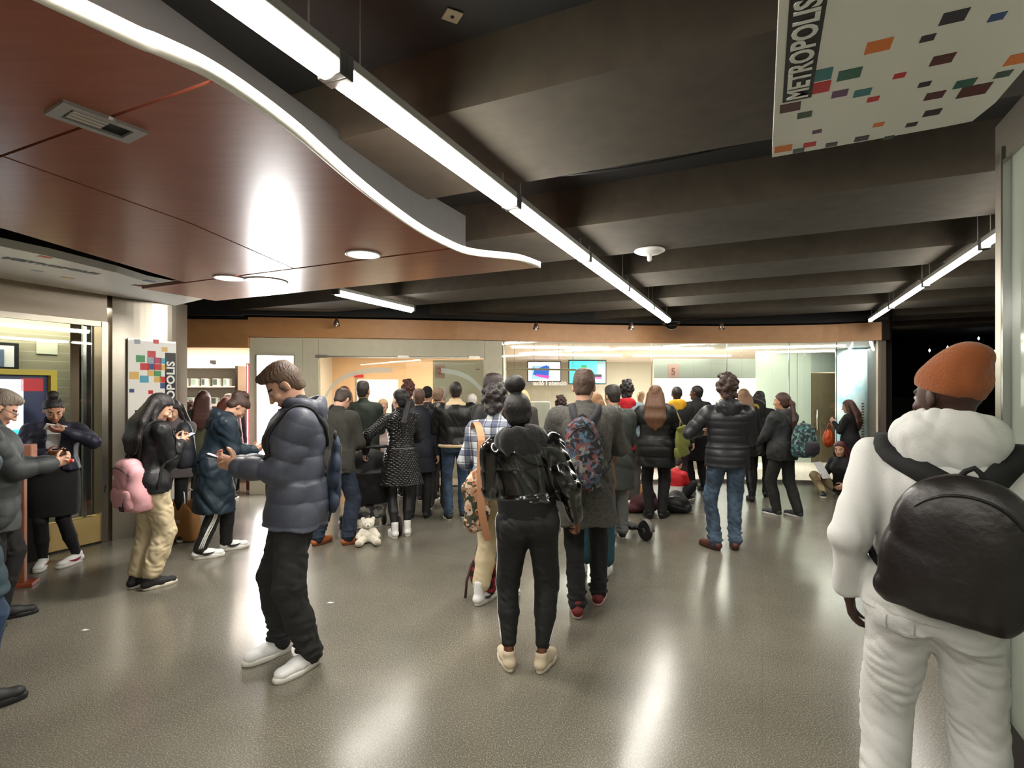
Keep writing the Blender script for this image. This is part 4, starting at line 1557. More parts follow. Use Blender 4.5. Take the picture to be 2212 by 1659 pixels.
        eye = (((np.abs(x) - .031) / .014) ** 2 + ((z_ - .001) / .0075) ** 2 < 1) & (y_ > .07)
        down = s.h > .0 and (getattr(s, 'eyes_closed', False))
        fm[eye] = 3
        iris = (((np.abs(x) - .031) / .0062) ** 2 + ((z_ - .0) / .0068) ** 2 < 1) & (y_ > .07)
        fm[iris] = 2
        c = SKIN[s.sk]
        o = fast_mesh(s.name, v * s.sc, f, [skin(s.sk), M('lip_' + s.sk, (int(c[0] * .86), int(c[1] * .6), int(c[2] * .62)), .45), M('brow_dark', (40, 28, 24), .7), M('eye_white', (168, 158, 150), .3)], None, fm)
        o.location = tuple(s.loc); o.rotation_euler = (0, 0, s.yaw)
        tag(o, s.label, 'person', s.group)
        s.root = o
        ALLP[s.label] = s

    def put(s, name, F, mats, fm=None, rl=1, label=None):
        v, f = F.mesh()
        if len(f) == 0:
            return None
        if rl:
            v = relax(v, f, rl)
        m = fm(v[f].mean(1)) if fm else None
        o = fast_mesh(name, v * s.sc, f, mats if isinstance(mats, (list, tuple)) else [mats], s.root, m)
        if label:
            o['label'] = label
        return o

    def top(s, mat, name='jacket', hem=.84, ease=.03, hemw=None, puff=None, spuff=None, hood=False, collar=.0, openf=0., sleeve=(.062, .056, .05, .042), cuff=.0, fold=.004, short=False,
            flare=0., mats2=None, fm=None, cmat=None, colr=.078, seed=1, hoodmat=None, hemd=None, sl_to=.96, hoodr=1., zip_=False):
        h = s.h
        F = Field(s.bl, s.bh, h)
        z, w, d, y = s.torso_prof(ease)
        F.add(colm(s.P0, s.Rs, z, w, d, y, mod=puff), 0)
        for i in range(2):
            F.add(caps(s.N - s.Rs @ A(0, 0, .035), s.S[i], .06 + ease * .5, .052 + ease * .5), .04)
        if hem < s.P0[2] - .02:
            hw = hemw or (w[1] + flare)
            hd_ = hemd or (d[1] + flare * .8)
            L = s.P0[2] - hem
            zz = [-L, -L * .5, 0, .09]
            F.add(colm(s.P0, None, zz, [hw, (hw + w[1]) / 2, w[1], w[2]], [hd_, (hd_ + d[1]) / 2, d[1], d[2]], [0, -.004, y[1], y[2]], mod=puff), .03)
        hz = hem
        F.cut(lambda X, Y, Z: (hz - Z) + 0 * X + 0 * Y)
        if openf:
            Rt, P0 = s.Rs, s.P0
            def opening(X, Y, Z):
                x = (X - P0[0]) * Rt[0, 0] + (Y - P0[1]) * Rt[1, 0] + (Z - P0[2]) * Rt[2, 0]
                yy = (X - P0[0]) * Rt[0, 1] + (Y - P0[1]) * Rt[1, 1] + (Z - P0[2]) * Rt[2, 1]
                return np.minimum(openf - np.abs(x), yy - .05)
            F.cut(opening)
        for i in range(2):
            S, E, W = s.S[i], s.E[i], s.W[i]
            W2 = E + (W - E) * sl_to
            a, b, c, e = sleeve
            F.add(caps(S, E, a + ease * .3, b, mod=spuff), .025)
            F.add(caps(E, W2, c, e, mod=spuff), .02)
            if cuff:
                q = E + (W2 - E) * .9
                F.add(caps(q, W2, cuff, cuff), .004)
        if collar:
            up = unit(s.Hc - s.N)
            F.add(caps(s.N - up * .03, s.N + up * collar, colr, colr - .006), .02)
        if hood:
            F.add(ell(s.N + s.Rs @ A(0, -.075, -.005), A(.125, .075, .085) * hoodr, s.Rs @ rotx(18)), .03)
            F.add(ell(s.N + s.Rs @ A(0, -.02, .02), A(.115, .10, .05) * hoodr, s.Rs @ rotx(12)), .03)
            F.add(ell(s.N + s.Rs @ A(0, -.02, .085), A(.06, .06, .035), s.Rs), .02, 's')
        if fold:
            F.ripple(fold, 22, seed)
            if s.h < .01 and not puff:
                F.ripple(fold * .55, 52, seed + 9, .7)
        s.F = F
        o = s.put(name, F, mats2 or mat, fm)
        return o

    def hoodpart(s, mat, r=1., name='hood', back=.08, drop=0.):
        F = Field(s.N - .3, s.N + .3, min(s.h, .009))
        F.add(ell(s.N + s.Rs @ A(0, -back, -.0 - drop), A(.13, .072, .09) * r, s.Rs @ rotx(20)), 0)
        F.add(ell(s.N + s.Rs @ A(0, -.012, .03 - drop), A(.112, .098, .052) * r, s.Rs @ rotx(14)), .03)
        F.add(ell(s.N + s.Rs @ A(0, -back * 1.05, -.055 - drop), A(.10, .06, .06) * r, s.Rs), .03)
        F.add(caps(s.N + s.Rs @ A(0, -.01, .02), s.N + s.Rs @ A(0, -.0, .16), .062, .075), .015, 's')
        F.add(ell(s.N + s.Rs @ A(0, -.055, .085 - drop), A(.075, .05, .045) * r, s.Rs @ rotx(25)), .02, 's')
        F.ripple(.0055, 34, 5)
        F.ripple(.002, 80, 6)
        return s.put(name, F, mat)

    def collarpart(s, mat, r=.085, hgt=.05, name='collar', wid=.0, thick=.02):
        F = Field(s.N - .25, s.N + .25, min(s.h, .008))
        up = unit(s.Hc - s.N)
        F.add(caps(s.N - up * .02, s.N + up * hgt, r, r - .004), 0)
        if wid:
            F.add(ell(s.N + s.Rs @ A(0, -.035, .0), A(r + wid, r * .95, .045), s.Rs @ rotx(14)), .02)
        F.add(caps(s.N + up * (hgt - .01), s.N + up * (hgt + .1), r - thick, r - thick + .01), .004, 's')
        F.ripple(.003, 40, 3)
        return s.put(name, F, mat)

    def bottom(s, mat, name='trousers', r=(.092, .07, .066, .056), ank=.02, fold=.004, cuff=0., mats2=None, fm=None, seat=1., seed=2, zs=1., bunch=0., rise=.1):
        h = s.h
        F = Field(s.bl, s.bh, h)
        z, w, d, y = s.torso_prof(.012)
        F.add(colm(s.P0, s.Rs, [-.10, -.02, rise], [w[0], w[1], w[2]], [d[0], d[1], d[2]], [y[0], y[1], y[2]]), 0)
        for i, sg in enumerate((-1, 1)):
            HJ, K, An = s.HJ[i], s.K[i], s.An[i]
            F.add(ell(s.P0 + s.Rs @ A(sg * .072 * seat, -.05 * seat, -.055), A(.085, .085, .095) * seat), .03)
            F.add(caps(HJ - A(0, 0, .02), K, r[0], r[1]), .03)
            e = An + unit(An - K) * (.0 + ank - .02)
            F.add(caps(K, K * .5 + e * .5, r[1], r[2]), .015)
            F.add(caps(K * .5 + e * .5, e, r[2], r[3]), .015)
            if bunch:
                for q in range(4):
                    p = e + (K - e) * (.03 + .085 * q)
                    F.add(ell(p + A(.006 * (-1) ** q, .008, 0), A(r[3] + .012, r[3] + .012, .016)), .012)
            if cuff:
                F.add(caps(e + unit(K - e) * .04, e, cuff, cuff), .006)
        zc = min(s.An[0][2], s.An[1][2]) - .12
        if fold:
            F.ripple(fold, 26, seed, zs)
            if s.h < .01:
                F.ripple(fold * .6, 60, seed + 4, 1.6)
        s.FB = F
        return s.put(name, F, mats2 or mat, fm)

    def skirt(s, mat, hem=.5, hw=.2, hd=.15, name='skirt', fold=.003):
        z, w, d, y = s.torso_prof(.016)
        F = Field(s.bl, s.bh, s.h)
        L = s.P0[2] - hem
        F.add(colm(s.P0, None, [-L, -L * .5, 0, .12], [hw, (hw + w[1]) / 2 + .01, w[1], w[2]], [hd, (hd + d[1]) / 2 + .01, d[1], d[2]], [.0, .0, y[1], y[2]]), 0)
        F.ripple(fold, 22, 4)
        return s.put(name, F, mat)

    def shoes(s, mat, sole=(235, 232, 225), kind='sneaker', sh=.028, k=1.05, mats=None, extra=None, solename=None):
        out = []
        sm = M('sole_%d_%d_%d' % sole, sole, .6)
        for i, sg in enumerate((-1, 1)):
            fo = A(*s.feet[i]); fy = rotz(s.fyaw[i])
            h = min(s.h * .6, .007)
            lf = fo[2]
            F = Field(fo + A(-.2, -.2, -.03), fo + A(.2, .24, .22), h)
            T = lambda *p: fo + fy @ (A(*p) * A(k, k, 1))
            b = sh * .6
            F.add(caps(T(0, -.085, b + .03), T(0, .03, b + .028), .037 * k, .043 * k, A(0, 0, 1), .9), 0)
            F.add(caps(T(0, .03, b + .026), T(0, .118, b + .022), .044 * k, .041 * k, A(0, 0, 1), .74), .02)
            F.add(caps(T(0, -.07, b + .04), T(0, -.062, .10 if kind != 'boot' else .17), .036 * k, .041), .02)
            F.add(caps(T(0, -.03, b + .055), T(0, .055, b + .036), .034, .032, A(0, 0, 1), .9), .02)
            F.add(caps(T(0, -.06, (.10 if kind != 'boot' else .17) - .004), T(0, -.06, .3), .032, .034), .002, 's')
            z0 = fo[2] + sh * .5
            F.cut(lambda X, Y, Z: (z0 - Z) + 0 * X + 0 * Y)
            v, f = F.mesh()
            v = relax(v, f, 1)
            so = fast_mesh('shoe', v * s.sc, f, [mat], s.root)
            # sole
            n = 28
            B = MB()
            ring = []
            for q in range(n):
                a = 2 * PI * q / n
                y = math.sin(a); x = math.cos(a)
                w_ = .047 if y > 0 else .040
                yy = .028 + math.copysign(abs(y) ** .9, y) * .136 * (1. if y > 0 else .98)
                xx = math.copysign(abs(x) ** .75, x) * (w_ - .004 * max(0, -y))
                ring.append((xx * k, yy * k))
            vs = []
            for zz, gr in ((0, .95), (.004, 1.02), (sh * .8, 1.03), (sh + .004, .98)):
                for (x, y) in ring:
                    p = fo + fy @ A(x * gr, (y - .03) * gr + .03, zz)
                    vs.append(p * s.sc)
            fs = []
            for r_ in range(3):
                for q in range(n):
                    q2 = (q + 1) % n
                    fs.append((r_ * n + q, r_ * n + q2, (r_ + 1) * n + q2, (r_ + 1) * n + q))
            fs += [tuple(range(n))[::-1], tuple(3 * n + q for q in range(n))]
            newobj('sole', vs, fs, sm, so, True)
            if extra:
                extra(s, so, T, sg)
            out.append(so)
        return out

    def laces(s, so, T, sg, mat=None):
        B = MB()
        for q in range(4):
            y = .0 + .022 * q; z = .098 - .0135 * q
            B.tube([T(-.024, y, z - .014) * s.sc, T(-.01, y + .004, z) * s.sc, T(.01, y + .004, z) * s.sc, T(.024, y, z - .014) * s.sc], .0032 * s.sc, 6)
        B.build('laces', mat or m_wht, so, True)

    def hair(s, col, kind='short', name='hair', col2=None, vol=1., hh=None, rough=.5):
        m = M('hair_%d_%d_%d' % col, col, rough, kind='hair', col2=col2)
        h = hh or min(s.h, .0085)
        R, Hc = s.Rh, s.Hc
        lo = Hc - A(.34, .34, .2); hi = Hc + A(.34, .34, .34)
        if kind in ('long', 'wavy'):
            lo = lo - A(0, 0, .45)
        if kind == 'ponytail':
            lo = lo - A(0, .0, .45)
        F = Field(lo, hi, h)
        g = .010 * vol
        g1 = .006 if kind in ('short', 'crop', 'bald') else g
        F.add(s.hell((0, -.016, .034), (.078 + g1, .099 + g1, .088 + g * (1.3 if kind != 'crop' else .7))), 0)
        sh_ = kind in ('short', 'crop', 'bald')
        F.add(s.hell((0, -.045, -.035), (.060, .058, .06) if sh_ else (.068 + g * .8, .062 + g * .6, .06)), .02)

        def loc(X, Y, Z):
            x, y, z = X - Hc[0], Y - Hc[1], Z - Hc[2]
            return (x * R[0, 0] + y * R[1, 0] + z * R[2, 0], x * R[0, 1] + y * R[1, 1] + z * R[2, 1], x * R[0, 2] + y * R[1, 2] + z * R[2, 2])
        hl = {'short': .069, 'crop': .068, 'bald': .03}.get(kind, .064)

        def face(X, Y, Z):
            x, y, z = loc(X, Y, Z)
            jit = .0035 * np.sin(x * 210 + 2 * np.sin(z * 90)) + .003 * np.sin(y * 240 + 1)
            a = (y - .062) * .62 - (z - hl) * .78 + jit    # forehead to ear to nape
            side = (y + .012) * .95 - (z + .005) * .32 + jit      # sideburn line
            c1 = np.minimum(a, side + .0)
            c2 = ((-.074 if kind in ('short', 'crop', 'bald') else -.085) - z) + .25 * np.maximum(y + .05, 0)
            if kind in ('long', 'wavy', 'ponytail', 'curly'):
                c2 = -1.
            if kind in ('long', 'wavy'):
                c1 = np.minimum(a, (y - .008))
            return np.maximum(c1, c2)
        if kind in ('short', 'crop', 'bald', 'bun', 'ponytail', 'long', 'wavy', 'curly', 'updo'):
            F.cut(face)
        if kind == 'bald':
            F.add(s.hell((0, -.03, .115), (.05, .06, .035)), .01, 's')
        if kind in ('short', 'crop', 'bald'):
            for sg in (-1, 1):
                F.add(s.hell((sg * .088, .0, -.012), (.03, .026, .038)), .006, 's')
        if sh_:
            for sg in (-1, 1):
                F.add(s.hell((sg * .0735, .018, -.004), (.007, .011, .03), rotx(-8)), .008)
        if kind == 'short':
            F.add(s.hell((0, .046, .098), (.046, .044, .024), rotx(6)), .035)
            if vol > 1.05:
                F.add(s.hell((0, .076, .104), (.030, .022, .016), rotx(24)), .03)
            F.add(s.hell((0, -.02, .104), (.055, .07, .026)), .045)
        if kind == 'bun':
            F.add(s.hell((0, -.03, .155), (.055, .052, .05)), .012)
        if kind == 'lowbun':
            F.add(s.hell((0, -.125, .02), (.045, .04, .045)), .012)
        if kind == 'topbun':
            F.add(s.hell((0, -.02, .185), (.068, .064, .062)), .008)
        if kind == 'updo':
            F.add(s.hell((0, -.11, .06), (.06, .055, .06)), .02)
            F.add(s.hell((.02, -.07, .12), (.05, .05, .04)), .02)
        if kind == 'ponytail':
            p0 = s.hp(0, -.11, .02)
            p1 = s.hp(0, -.15, -.03)
            bk = s.N + s.Rs @ A(0, -.17, -.10)
            bk2 = s.N + s.Rs @ A(0, -.165, -.27)
            F.add(caps(p0, p1, .028, .034), .01)
            F.add(caps(p1, bk, .034, .038), .02)
            F.add(caps(bk, bk2, .038, .012), .02)
        if kind in ('long', 'wavy'):
            ex = 1.0 if kind == 'long' else 1.12
            for sx in (-.06, -.03, 0, .03, .06):
                p0 = s.hp(sx, -.075, .0)
                p1 = s.N + s.Rs @ A(sx * 1.15 * ex, -.115, .01)
                p2 = s.N + s.Rs @ A(sx * 1.3 * ex, -.15, -.13)
                p3 = s.N + s.Rs @ A(sx * 1.2, -.15, -.26)
                F.add(caps(p0, p1, .048 * ex, .05 * ex, s.Rs @ A(0, 1, 0), .8), .02)
                F.add(caps(p1, p2, .05 * ex, .045 * ex, s.Rs @ A(0, 1, 0), .6), .02)
                F.add(caps(p2, p3 + A(0, 0, .03 * abs(sx) / .06 - .02 * (sx == 0)), .045 * ex, .022, s.Rs @ A(0, 1, 0), .6), .03)
            for sg in (-1, 1):
                p0 = s.hp(sg * .07, .0, .03); p1 = s.hp(sg * .082, -.01, -.07)
                p2 = s.N + s.Rs @ A(sg * .092, -.03, -.02); p3 = s.N + s.Rs @ A(sg * .10, .03, -.16)
                F.add(caps(p0, p1, .022, .024), .02)
                F.add(caps(p1, p2, .024, .026), .02)
                F.add(caps(p2, p3, .026, .012), .02)
        if kind == 'curly':
            r = random.Random(7)
            for _ in range(46):
                a = r.uniform(0, 2 * PI); e = r.uniform(-.35, 1.45)
                p = (.083 * math.cos(a) * math.cos(e), -.022 + .1 * math.sin(a) * math.cos(e), .04 + .1 * math.sin(e))
                if p[1] > .045 and p[2] < .06:
                    continue
                q = r.uniform(.022, .036) * vol
                F.add(s.hell(p, (q, q, q * .9)), .01)
            for _ in range(8):
                F.add(s.hell((r.uniform(-.05, .05), -.085, r.uniform(-.09, .0)), (.03, .025, .03)), .012)
            for _ in range(9):
                F.add(s.hell((r.uniform(-.055, .055), r.uniform(-.05, .06), .15 + r.uniform(-.015, .02) * vol), (.03, .03, .028)), .01)
        # strand relief
        X = F.ax[0][:, None, None]; Y = F.ax[1][None, :, None]; Z = F.ax[2][None, None, :]
        x, y, z = loc(X, Y, Z)
        ang = np.arctan2(x, y + .1)
        amp = {'wavy': .004, 'curly': .005, 'short': .0028}.get(kind, .0022)
        F.D = F.D + (amp * np.sin(ang * 46 + 3 * np.sin(z * 60)) * np.cos(z * (30 if kind != 'curly' else 90) + x * 40)).astype(f32)
        return s.put(name, F, m, rl=1 if kind != 'curly' else 0)

    def beanie(s, mat, slump=.0):
        F = Field(s.Hc - A(.22, .26, .15), s.Hc + A(.22, .22, .26), min(s.h, .007))
        F.add(s.hell((0, -.018, .05), (.09, .111, .095)), 0)
        F.add(s.hell((0, -.05 - slump, .125), (.065, .07, .05)), .04)
        R, Hc = s.Rh, s.Hc
        F.cut(lambda X, Y, Z: .018 - ((X - Hc[0]) * R[0, 2] + (Y - Hc[1]) * R[1, 2] + (Z - Hc[2]) * R[2, 2]) + .36 * ((X - Hc[0]) * R[0, 1] + (Y - Hc[1]) * R[1, 1] + (Z - Hc[2]) * R[2, 1]))
        F.ripple(.002, 60, 9)
        return s.put('beanie', F, mat)

    def ribbon(s, pts, width, thick, mat, name, parent, off=.006, proj=True, n=5, F=None):
        F = F or s.F
        
        P = smooth_curve([A(*p) for p in pts], n)
        if proj:
            P = [F.project(p, off) for p in P]
            for _ in range(2):
                P = [P[0]] + [(P[i - 1] + 2 * P[i] + P[i + 1]) / 4 for i in range(1, len(P) - 1)] + [P[-1]]
            P = [F.project(p, off) if F.val(p) < off else p for p in P]
        vs = []
        for i, p in enumerate(P):
            t = unit(P[min(i + 1, len(P) - 1)] - P[max(i - 1, 0)])
            nn = F.grad(p) if proj else A(0, -1, 0)
            sd = unit(np.cross(t, nn))
            nn = np.cross(sd, t)
            for a, b in ((-1, -1), (1, -1), (1, 1), (-1, 1)):
                vs.append((p + sd * a * width / 2 + nn * b * thick / 2) * s.sc)
        fs = []
        for i in range(len(P) - 1):
            for k in range(4):
                fs.append((4 * i + k, 4 * i + (k + 1) % 4, 4 * i + 4 + (k + 1) % 4, 4 * i + 4 + k))
        fs += [(3, 2, 1, 0), tuple(len(vs) - 4 + k for k in range(4))]
        return newobj(name, vs, fs, mat, parent, True)

    def thing(s, name, label, cat, group=None):
        o = bpy.data.objects.new(name, None)
        o.empty_display_size = .1
        COL.objects.link(o)
        o.location = tuple(s.loc); o.rotation_euler = (0, 0, s.yaw)
        return tag(o, label, cat, group)

    def backpack(s, mat, label, c=None, size=(.3, .15, .42), top=None, tilt=0., roll=0., strap=None, pocket=True, pmat=None, shape=2.6, gather=0., drop=.0, straps=True, xoff=0., fold=.003, h=None, swidth=.05, spread=.085, webbing=True):
        """a worn backpack: body field in the wearer's frame, straps over the shoulders"""
        e = s.thing('backpack', label, 'backpack')
        w, d, H = size
        top = top if top is not None else s.N[2] - .06
        zc = top - H / 2
        # outer surface of the clothes at the back
        yb = -.10
        q = A(xoff, -.45, zc + H * .25)
        while s.F.val(q) > .004 and q[1] < .1:
            q[1] += .006
        y1 = q[1]
        q = A(xoff, -.45, zc - H * .25)
        while s.F.val(q) > .004 and q[1] < .1:
            q[1] += .006
        y2 = q[1]
        yb = min(y1, y2) - .004 if abs(tilt) < 1e-6 else (y1 + y2) / 2 - .004
        R = roty(roll) @ rotx(tilt)
        cc = A(xoff, yb - d / 2 - .012 + drop, zc)
        h = h or max(.006, s.h * .8)
        F = Field(cc - A(w, d + .15, H * .8), cc + A(w, d + .15, H * .8), h)
        zs = [-H / 2, -H / 2 + .04, -H * .2, H * .15, H / 2 - .06, H / 2 - .015, H / 2]
        F.add(colm(cc, R, zs, [w * .42, w * .49, w * .5, w * .46, w * .36, w * .22, w * .1], [d * .38, d * .5, d * .52, d * .46, d * .36, d * .24, d * .12], p=shape), 0)
        F.ripple(fold, 30, 3)
        if gather:
            F.ripple(gather, 55, 8)
        s.inset(F, s.F, .002)
        v, f = F.mesh(); v = relax(v, f, 2)
        fast_mesh('bag_body', v * s.sc, f, [mat], e)
        if pocket:
            G = Field(cc - A(w, d + .15, H * .8), cc + A(w, d + .15, H * .8), h)
            G.add(colm(cc + R @ A(0, -d * .36, -H * .2), R, [-H * .22, -H * .17, 0, H * .13, H * .18], [w * .34, w * .38, w * .38, w * .36, w * .3], [d * .2, d * .28, d * .32, d * .24, d * .12], p=3), 0)
            G.ripple(.002, 40, 2)
            v, f = G.mesh(); v = relax(v, f, 1)
            fast_mesh('front_pocket', v * s.sc, f, [pmat or mat], e)
        sm = strap or mat
        # zip line over the bag, top handle
        zp = []
        for a in np.linspace(-1.25, 1.25, 15):
            zp.append((cc + R @ A(math.sin(a) * w * .36, -d * .1 - .37 * d * math.cos(a) ** .5 if abs(a) < 1.5 else 0, H * .12 + math.cos(a) * H * .26)) * s.sc)
        MB().tube(zp, .004, 6).build('zip', m_blk, e, True)
        hp_ = [cc + R @ A(a * .035, -.0 + .01, H / 2 - .02 + .045 * math.cos(a * PI / 2)) for a in (-1, -.5, 0, .5, 1)]
        MB().tube([p * s.sc for p in hp_], .008, 8).build('top_handle', sm, e, True)
        if straps:
            for sg in (-1, 1):
                i = 0 if sg < 0 else 1
                Sp = s.S[i]; up = s.Rs @ A(0, 0, 1)
                t0 = cc + R @ A(sg * .05, d * .3, H / 2 - .05)
                m1 = s.N + s.Rs @ A(sg * spread, -.10, -.02)
                m2 = s.N + s.Rs @ A(sg * (spread + .01), -.01, .03)
                m3 = s.P0 + s.Rs @ A(sg * .12 * s.wide, .14, .38)
                m4 = s.P0 + s.Rs @ A(sg * .15 * s.wide, .13, .22)
                m5 = s.P0 + s.Rs @ A(sg * .19 * s.wide, .0, .14)
                m6 = cc + R @ A(sg * w * .42, d * .3, -H / 2 + .06)
                s.ribbon([t0, m1, m2, m3, m4], swidth, .012, sm, 'strap', e, off=.008)
                if not webbing:
                    continue
                s.ribbon([m4, m5, m6], .022, .005, sm, 'strap_webbing', e, off=.006)
        e['_c'] = 0
        del e['_c']
        s.bagc = cc; s.bagR = R; s.bagF = F
        return e

    @staticmethod
    def inset(F, G, off):
        """carve field G (clothes) out of F where they meet"""
        # sample G at F's grid, nearest
        ix = [np.clip(np.round((F.ax[k] - G.lo[k]) / G.h).astype(int), 0, G.n[k] - 1) for k in range(3)]
        g = G.D[np.ix_(*ix)]
        for k in range(3):
            out = (F.ax[k] < G.lo[k]) | (F.ax[k] > G.lo[k] + G.h * G.n[k])
            sh_ = [1, 1, 1]; sh_[k] = len(out)
            g = np.where(out.reshape(sh_), .3, g)
        F.D = np.maximum(F.D, (off - g).astype(f32))


def phone(P, hand, label, tilt=None, mat=None, size=(.072, .15, .009), off=(0, .09, .0), glow=True, both=False, case=None):
    """a phone resting on the palm side of hand i (0 left, 1 right), screen facing the user"""
    o = P.W[hand] + P.hd[hand] * .085 - P.pn[hand] * .03
    if both:
        o = (P.W[0] + P.W[1]) / 2 + (P.hd[0] + P.hd[1]) / 2 * .095 + A(0, 0, .012)
    toface = unit(P.Hc - o)
    y = unit(P.hd[hand] + (P.hd[1 - hand] if both else 0))
    z = toface - y * toface.dot(y)
    z = unit(z)
    y = unit(y)
    x = np.cross(y, z)
    m = Matrix([[x[0], y[0], z[0], 0], [x[1], y[1], z[1], 0], [x[2], y[2], z[2], 0], [0, 0, 0, 1]])
    w = P.w(o)
    e = empty('smartphone', tuple(w), 0, label, 'phone')
    e.matrix_world = Matrix.Translation(Vector(w)) @ Matrix.Rotation(P.yaw, 4, 'Z') @ m
    a, b, c = size
    MB().box(-a / 2, a / 2, -b / 2, b / 2, -c / 2, c / 2, .003).build('casing', mat or case or m_blk, e, True)
    MB().box(-a / 2 + .004, a / 2 - .004, -b / 2 + .006, b / 2 - .006, c / 2, c / 2 + .0006).build('screen', M('phone_screen', (190, 205, 225), .2, emit=1.2) if glow else M('phone_dark', (20, 22, 26), .1), e)
    return e
# ================================================================ THE PEOPLE
def place(px, Y):
    return ((px - 1106) / 1170 * Y, Y)


def ay(px, deg):
    """heading seen from the camera: 0 = back to us, 90 = facing left, 180 = facing us"""
    return math.radians(deg) + math.atan((1106 - px) / 1170)


PHONE2 = (((.4, .85, .35), (-.8, .25, -.45)), ((-.4, .85, .35), (.8, .25, -.45)))


def hands_phone(z=1.16, y=.3, x=.065):
    return dict(hand=((-x, y, z), (x, y, z)), hdir=PHONE2, elbow=((-.45, -.8, -.5), (.45, -.8, -.5)), curl=(.95, .95))


def swoosh(mat):
    def f(s, so, T, sg):
        for side in (-1, 1):
            P = [T(side * .047, -.05, .062), T(side * .049, -.01, .05), T(side * .05, .03, .052), T(side * .046, .075, .066)]
            B = MB()
            n = len(P)
            vs = []
            for i, p in enumerate(smooth_curve(P, 4)):
                t = i / (4 * (n - 1))
                hh = .012 * math.sin(PI * min(1, .15 + t * .85)) + .001
                vs += [(p + A(0, 0, hh)) * s.sc, (p - A(0, 0, hh)) * s.sc]
            fs = [(2 * i, 2 * i + 1, 2 * i + 3, 2 * i + 2) for i in range(len(vs) // 2 - 1)]
            B.add(vs, fs).build('side_mark', mat, so)
    return f


# ---- the man in the grey puffer jacket
m_gp = M('grey_puffer', (78, 82, 96), .5, bump=.25, bscale=90, spec=.4)
m_gp2 = M('hood_lining', (30, 32, 40), .8)
P = Person('man in a grey hooded puffer jacket and white sneakers reading his phone in profile', place(638, 3.2), ay(638, 92), 1.79, h=.0058, sk='light', hpitch=40, lean=-1,
           feet=((-.12, -.03, 0), (.13, .12, 0)), fyaw=(34, 26), **hands_phone(1.15, .30, .05), wide=1.03)
P.top(m_gp, 'puffer_jacket', hem=.80, ease=.048, hemw=.225, hemd=.175, puff=(.009, .125), spuff=(.010, .105), sleeve=(.078, .074, .072, .056), cuff=0, fold=.006, sl_to=.94, seed=11)
F = Field(P.bl, P.bh, .0065)
for i in range(2):
    q = P.E[i] + (P.W[i] - P.E[i]) * .93
    F.add(caps(q, P.E[i] + (P.W[i] - P.E[i]) * 1.01, .041, .039))
P.put('cuffs', F, m_gp2)
P.hoodpart(m_gp, 1.12, 'hood', .075)
P.collarpart(m_gp2, .079, .055, 'collar')
P.bottom(M('corduroy_black', (38, 37, 38), .9, bump=.4, bscale=150), r=(.105, .082, .078, .062), ank=.02, fold=.006, bunch=1)
P.shoes(M('sneaker_white', (236, 236, 236), .5), extra=lambda *a: Person.laces(*a))
P.hair((66, 48, 38), 'short', col2=(104, 80, 62), hh=.0055, vol=1.1)
P.backpack(M('denim_blue', (50, 62, 84), .85, var=.25, vscale=14), 'blue denim backpack worn by the man in the grey puffer jacket', size=(.27, .06, .44), spread=.15, webbing=False, strap=M('webbing_black', (18, 18, 20), .8), top=1.30, tilt=4, fold=.005)
phone(P, 0, 'smartphone held in both hands by the man in the grey puffer jacket', both=True)

# ---- person with the top bun, glossy black jacket
P = Person('person with black top bun, glossy black jacket and striped track pants, seen from behind', place(1134, 3.17), ay(1134, 0), 1.60, h=.0058, sk='brown', fem=True, side=-5, px=.02,
           feet=((-.115, .0, 0), (.125, -.02, 0)), fyaw=(14, -22), hand=((-.10, .30, 1.12), (.33, .05, .93)), elbow=((-.5, -.8, -.4), (.35, -.9, -.2)), hroll=-4, curl=(.6, 1.15), wide=1.14)
m_gl = M('glossy_black', (9, 9, 10), .13, spec=.8, coat=.5, bump=.35, bscale=13)
m_bm = M('black_rib', (13, 13, 14), .85)
P.top(m_gl, 'glossy_jacket', hem=1.06, ease=.042, puff=(.008, .16), spuff=(.005, .13), fold=.0055, sleeve=(.076, .072, .066, .05), seed=4, hemw=.2)
F = Field(P.bl, P.bh, .0065)
F.add(colm(P.P0, P.Rs, [.0, .05, .14], [.182, .185, .19], [.14, .14, .14], [-.012] * 3))
P.put('waist_rib', F, m_bm)
o = P.hoodpart(M('fleece_black', (14, 14, 15), .95, bump=.6, bscale=60, sheen=.4), 1.28, 'hood', .07, .01)
P.bottom(M('track_black', (20, 20, 21), .75), r=(.108, .075, .066, .046), ank=-.065, fold=.004, cuff=.046, seat=1.12)
for i, sg in enumerate((-1, 1)):
    y0 = P.HJ[i]; k = P.K[i]; an = P.An[i]
    pts = [P.P0 + A(sg * .19, -.0, .03), y0 + A(sg * .11, 0, -.12), k + A(sg * .09, 0, .05), k + A(sg * .08, 0, -.08), an + A(sg * .07, 0, .08)]
    for dy, w_ in ((-.0, .009), (-.016, .004)):
        P.ribbon([p + A(0, dy, 0) for p in pts], w_, .003, m_wht, 'side_stripe', P.root, off=.002, F=P.FB)
P.shoes(M('knit_beige', (206, 190, 164), .8, bump=.4, bscale=160), sole=(238, 228, 208), sh=.03, k=1.02)
P.hair((17, 14, 14), 'topbun', col2=(34, 30, 30), hh=.006)
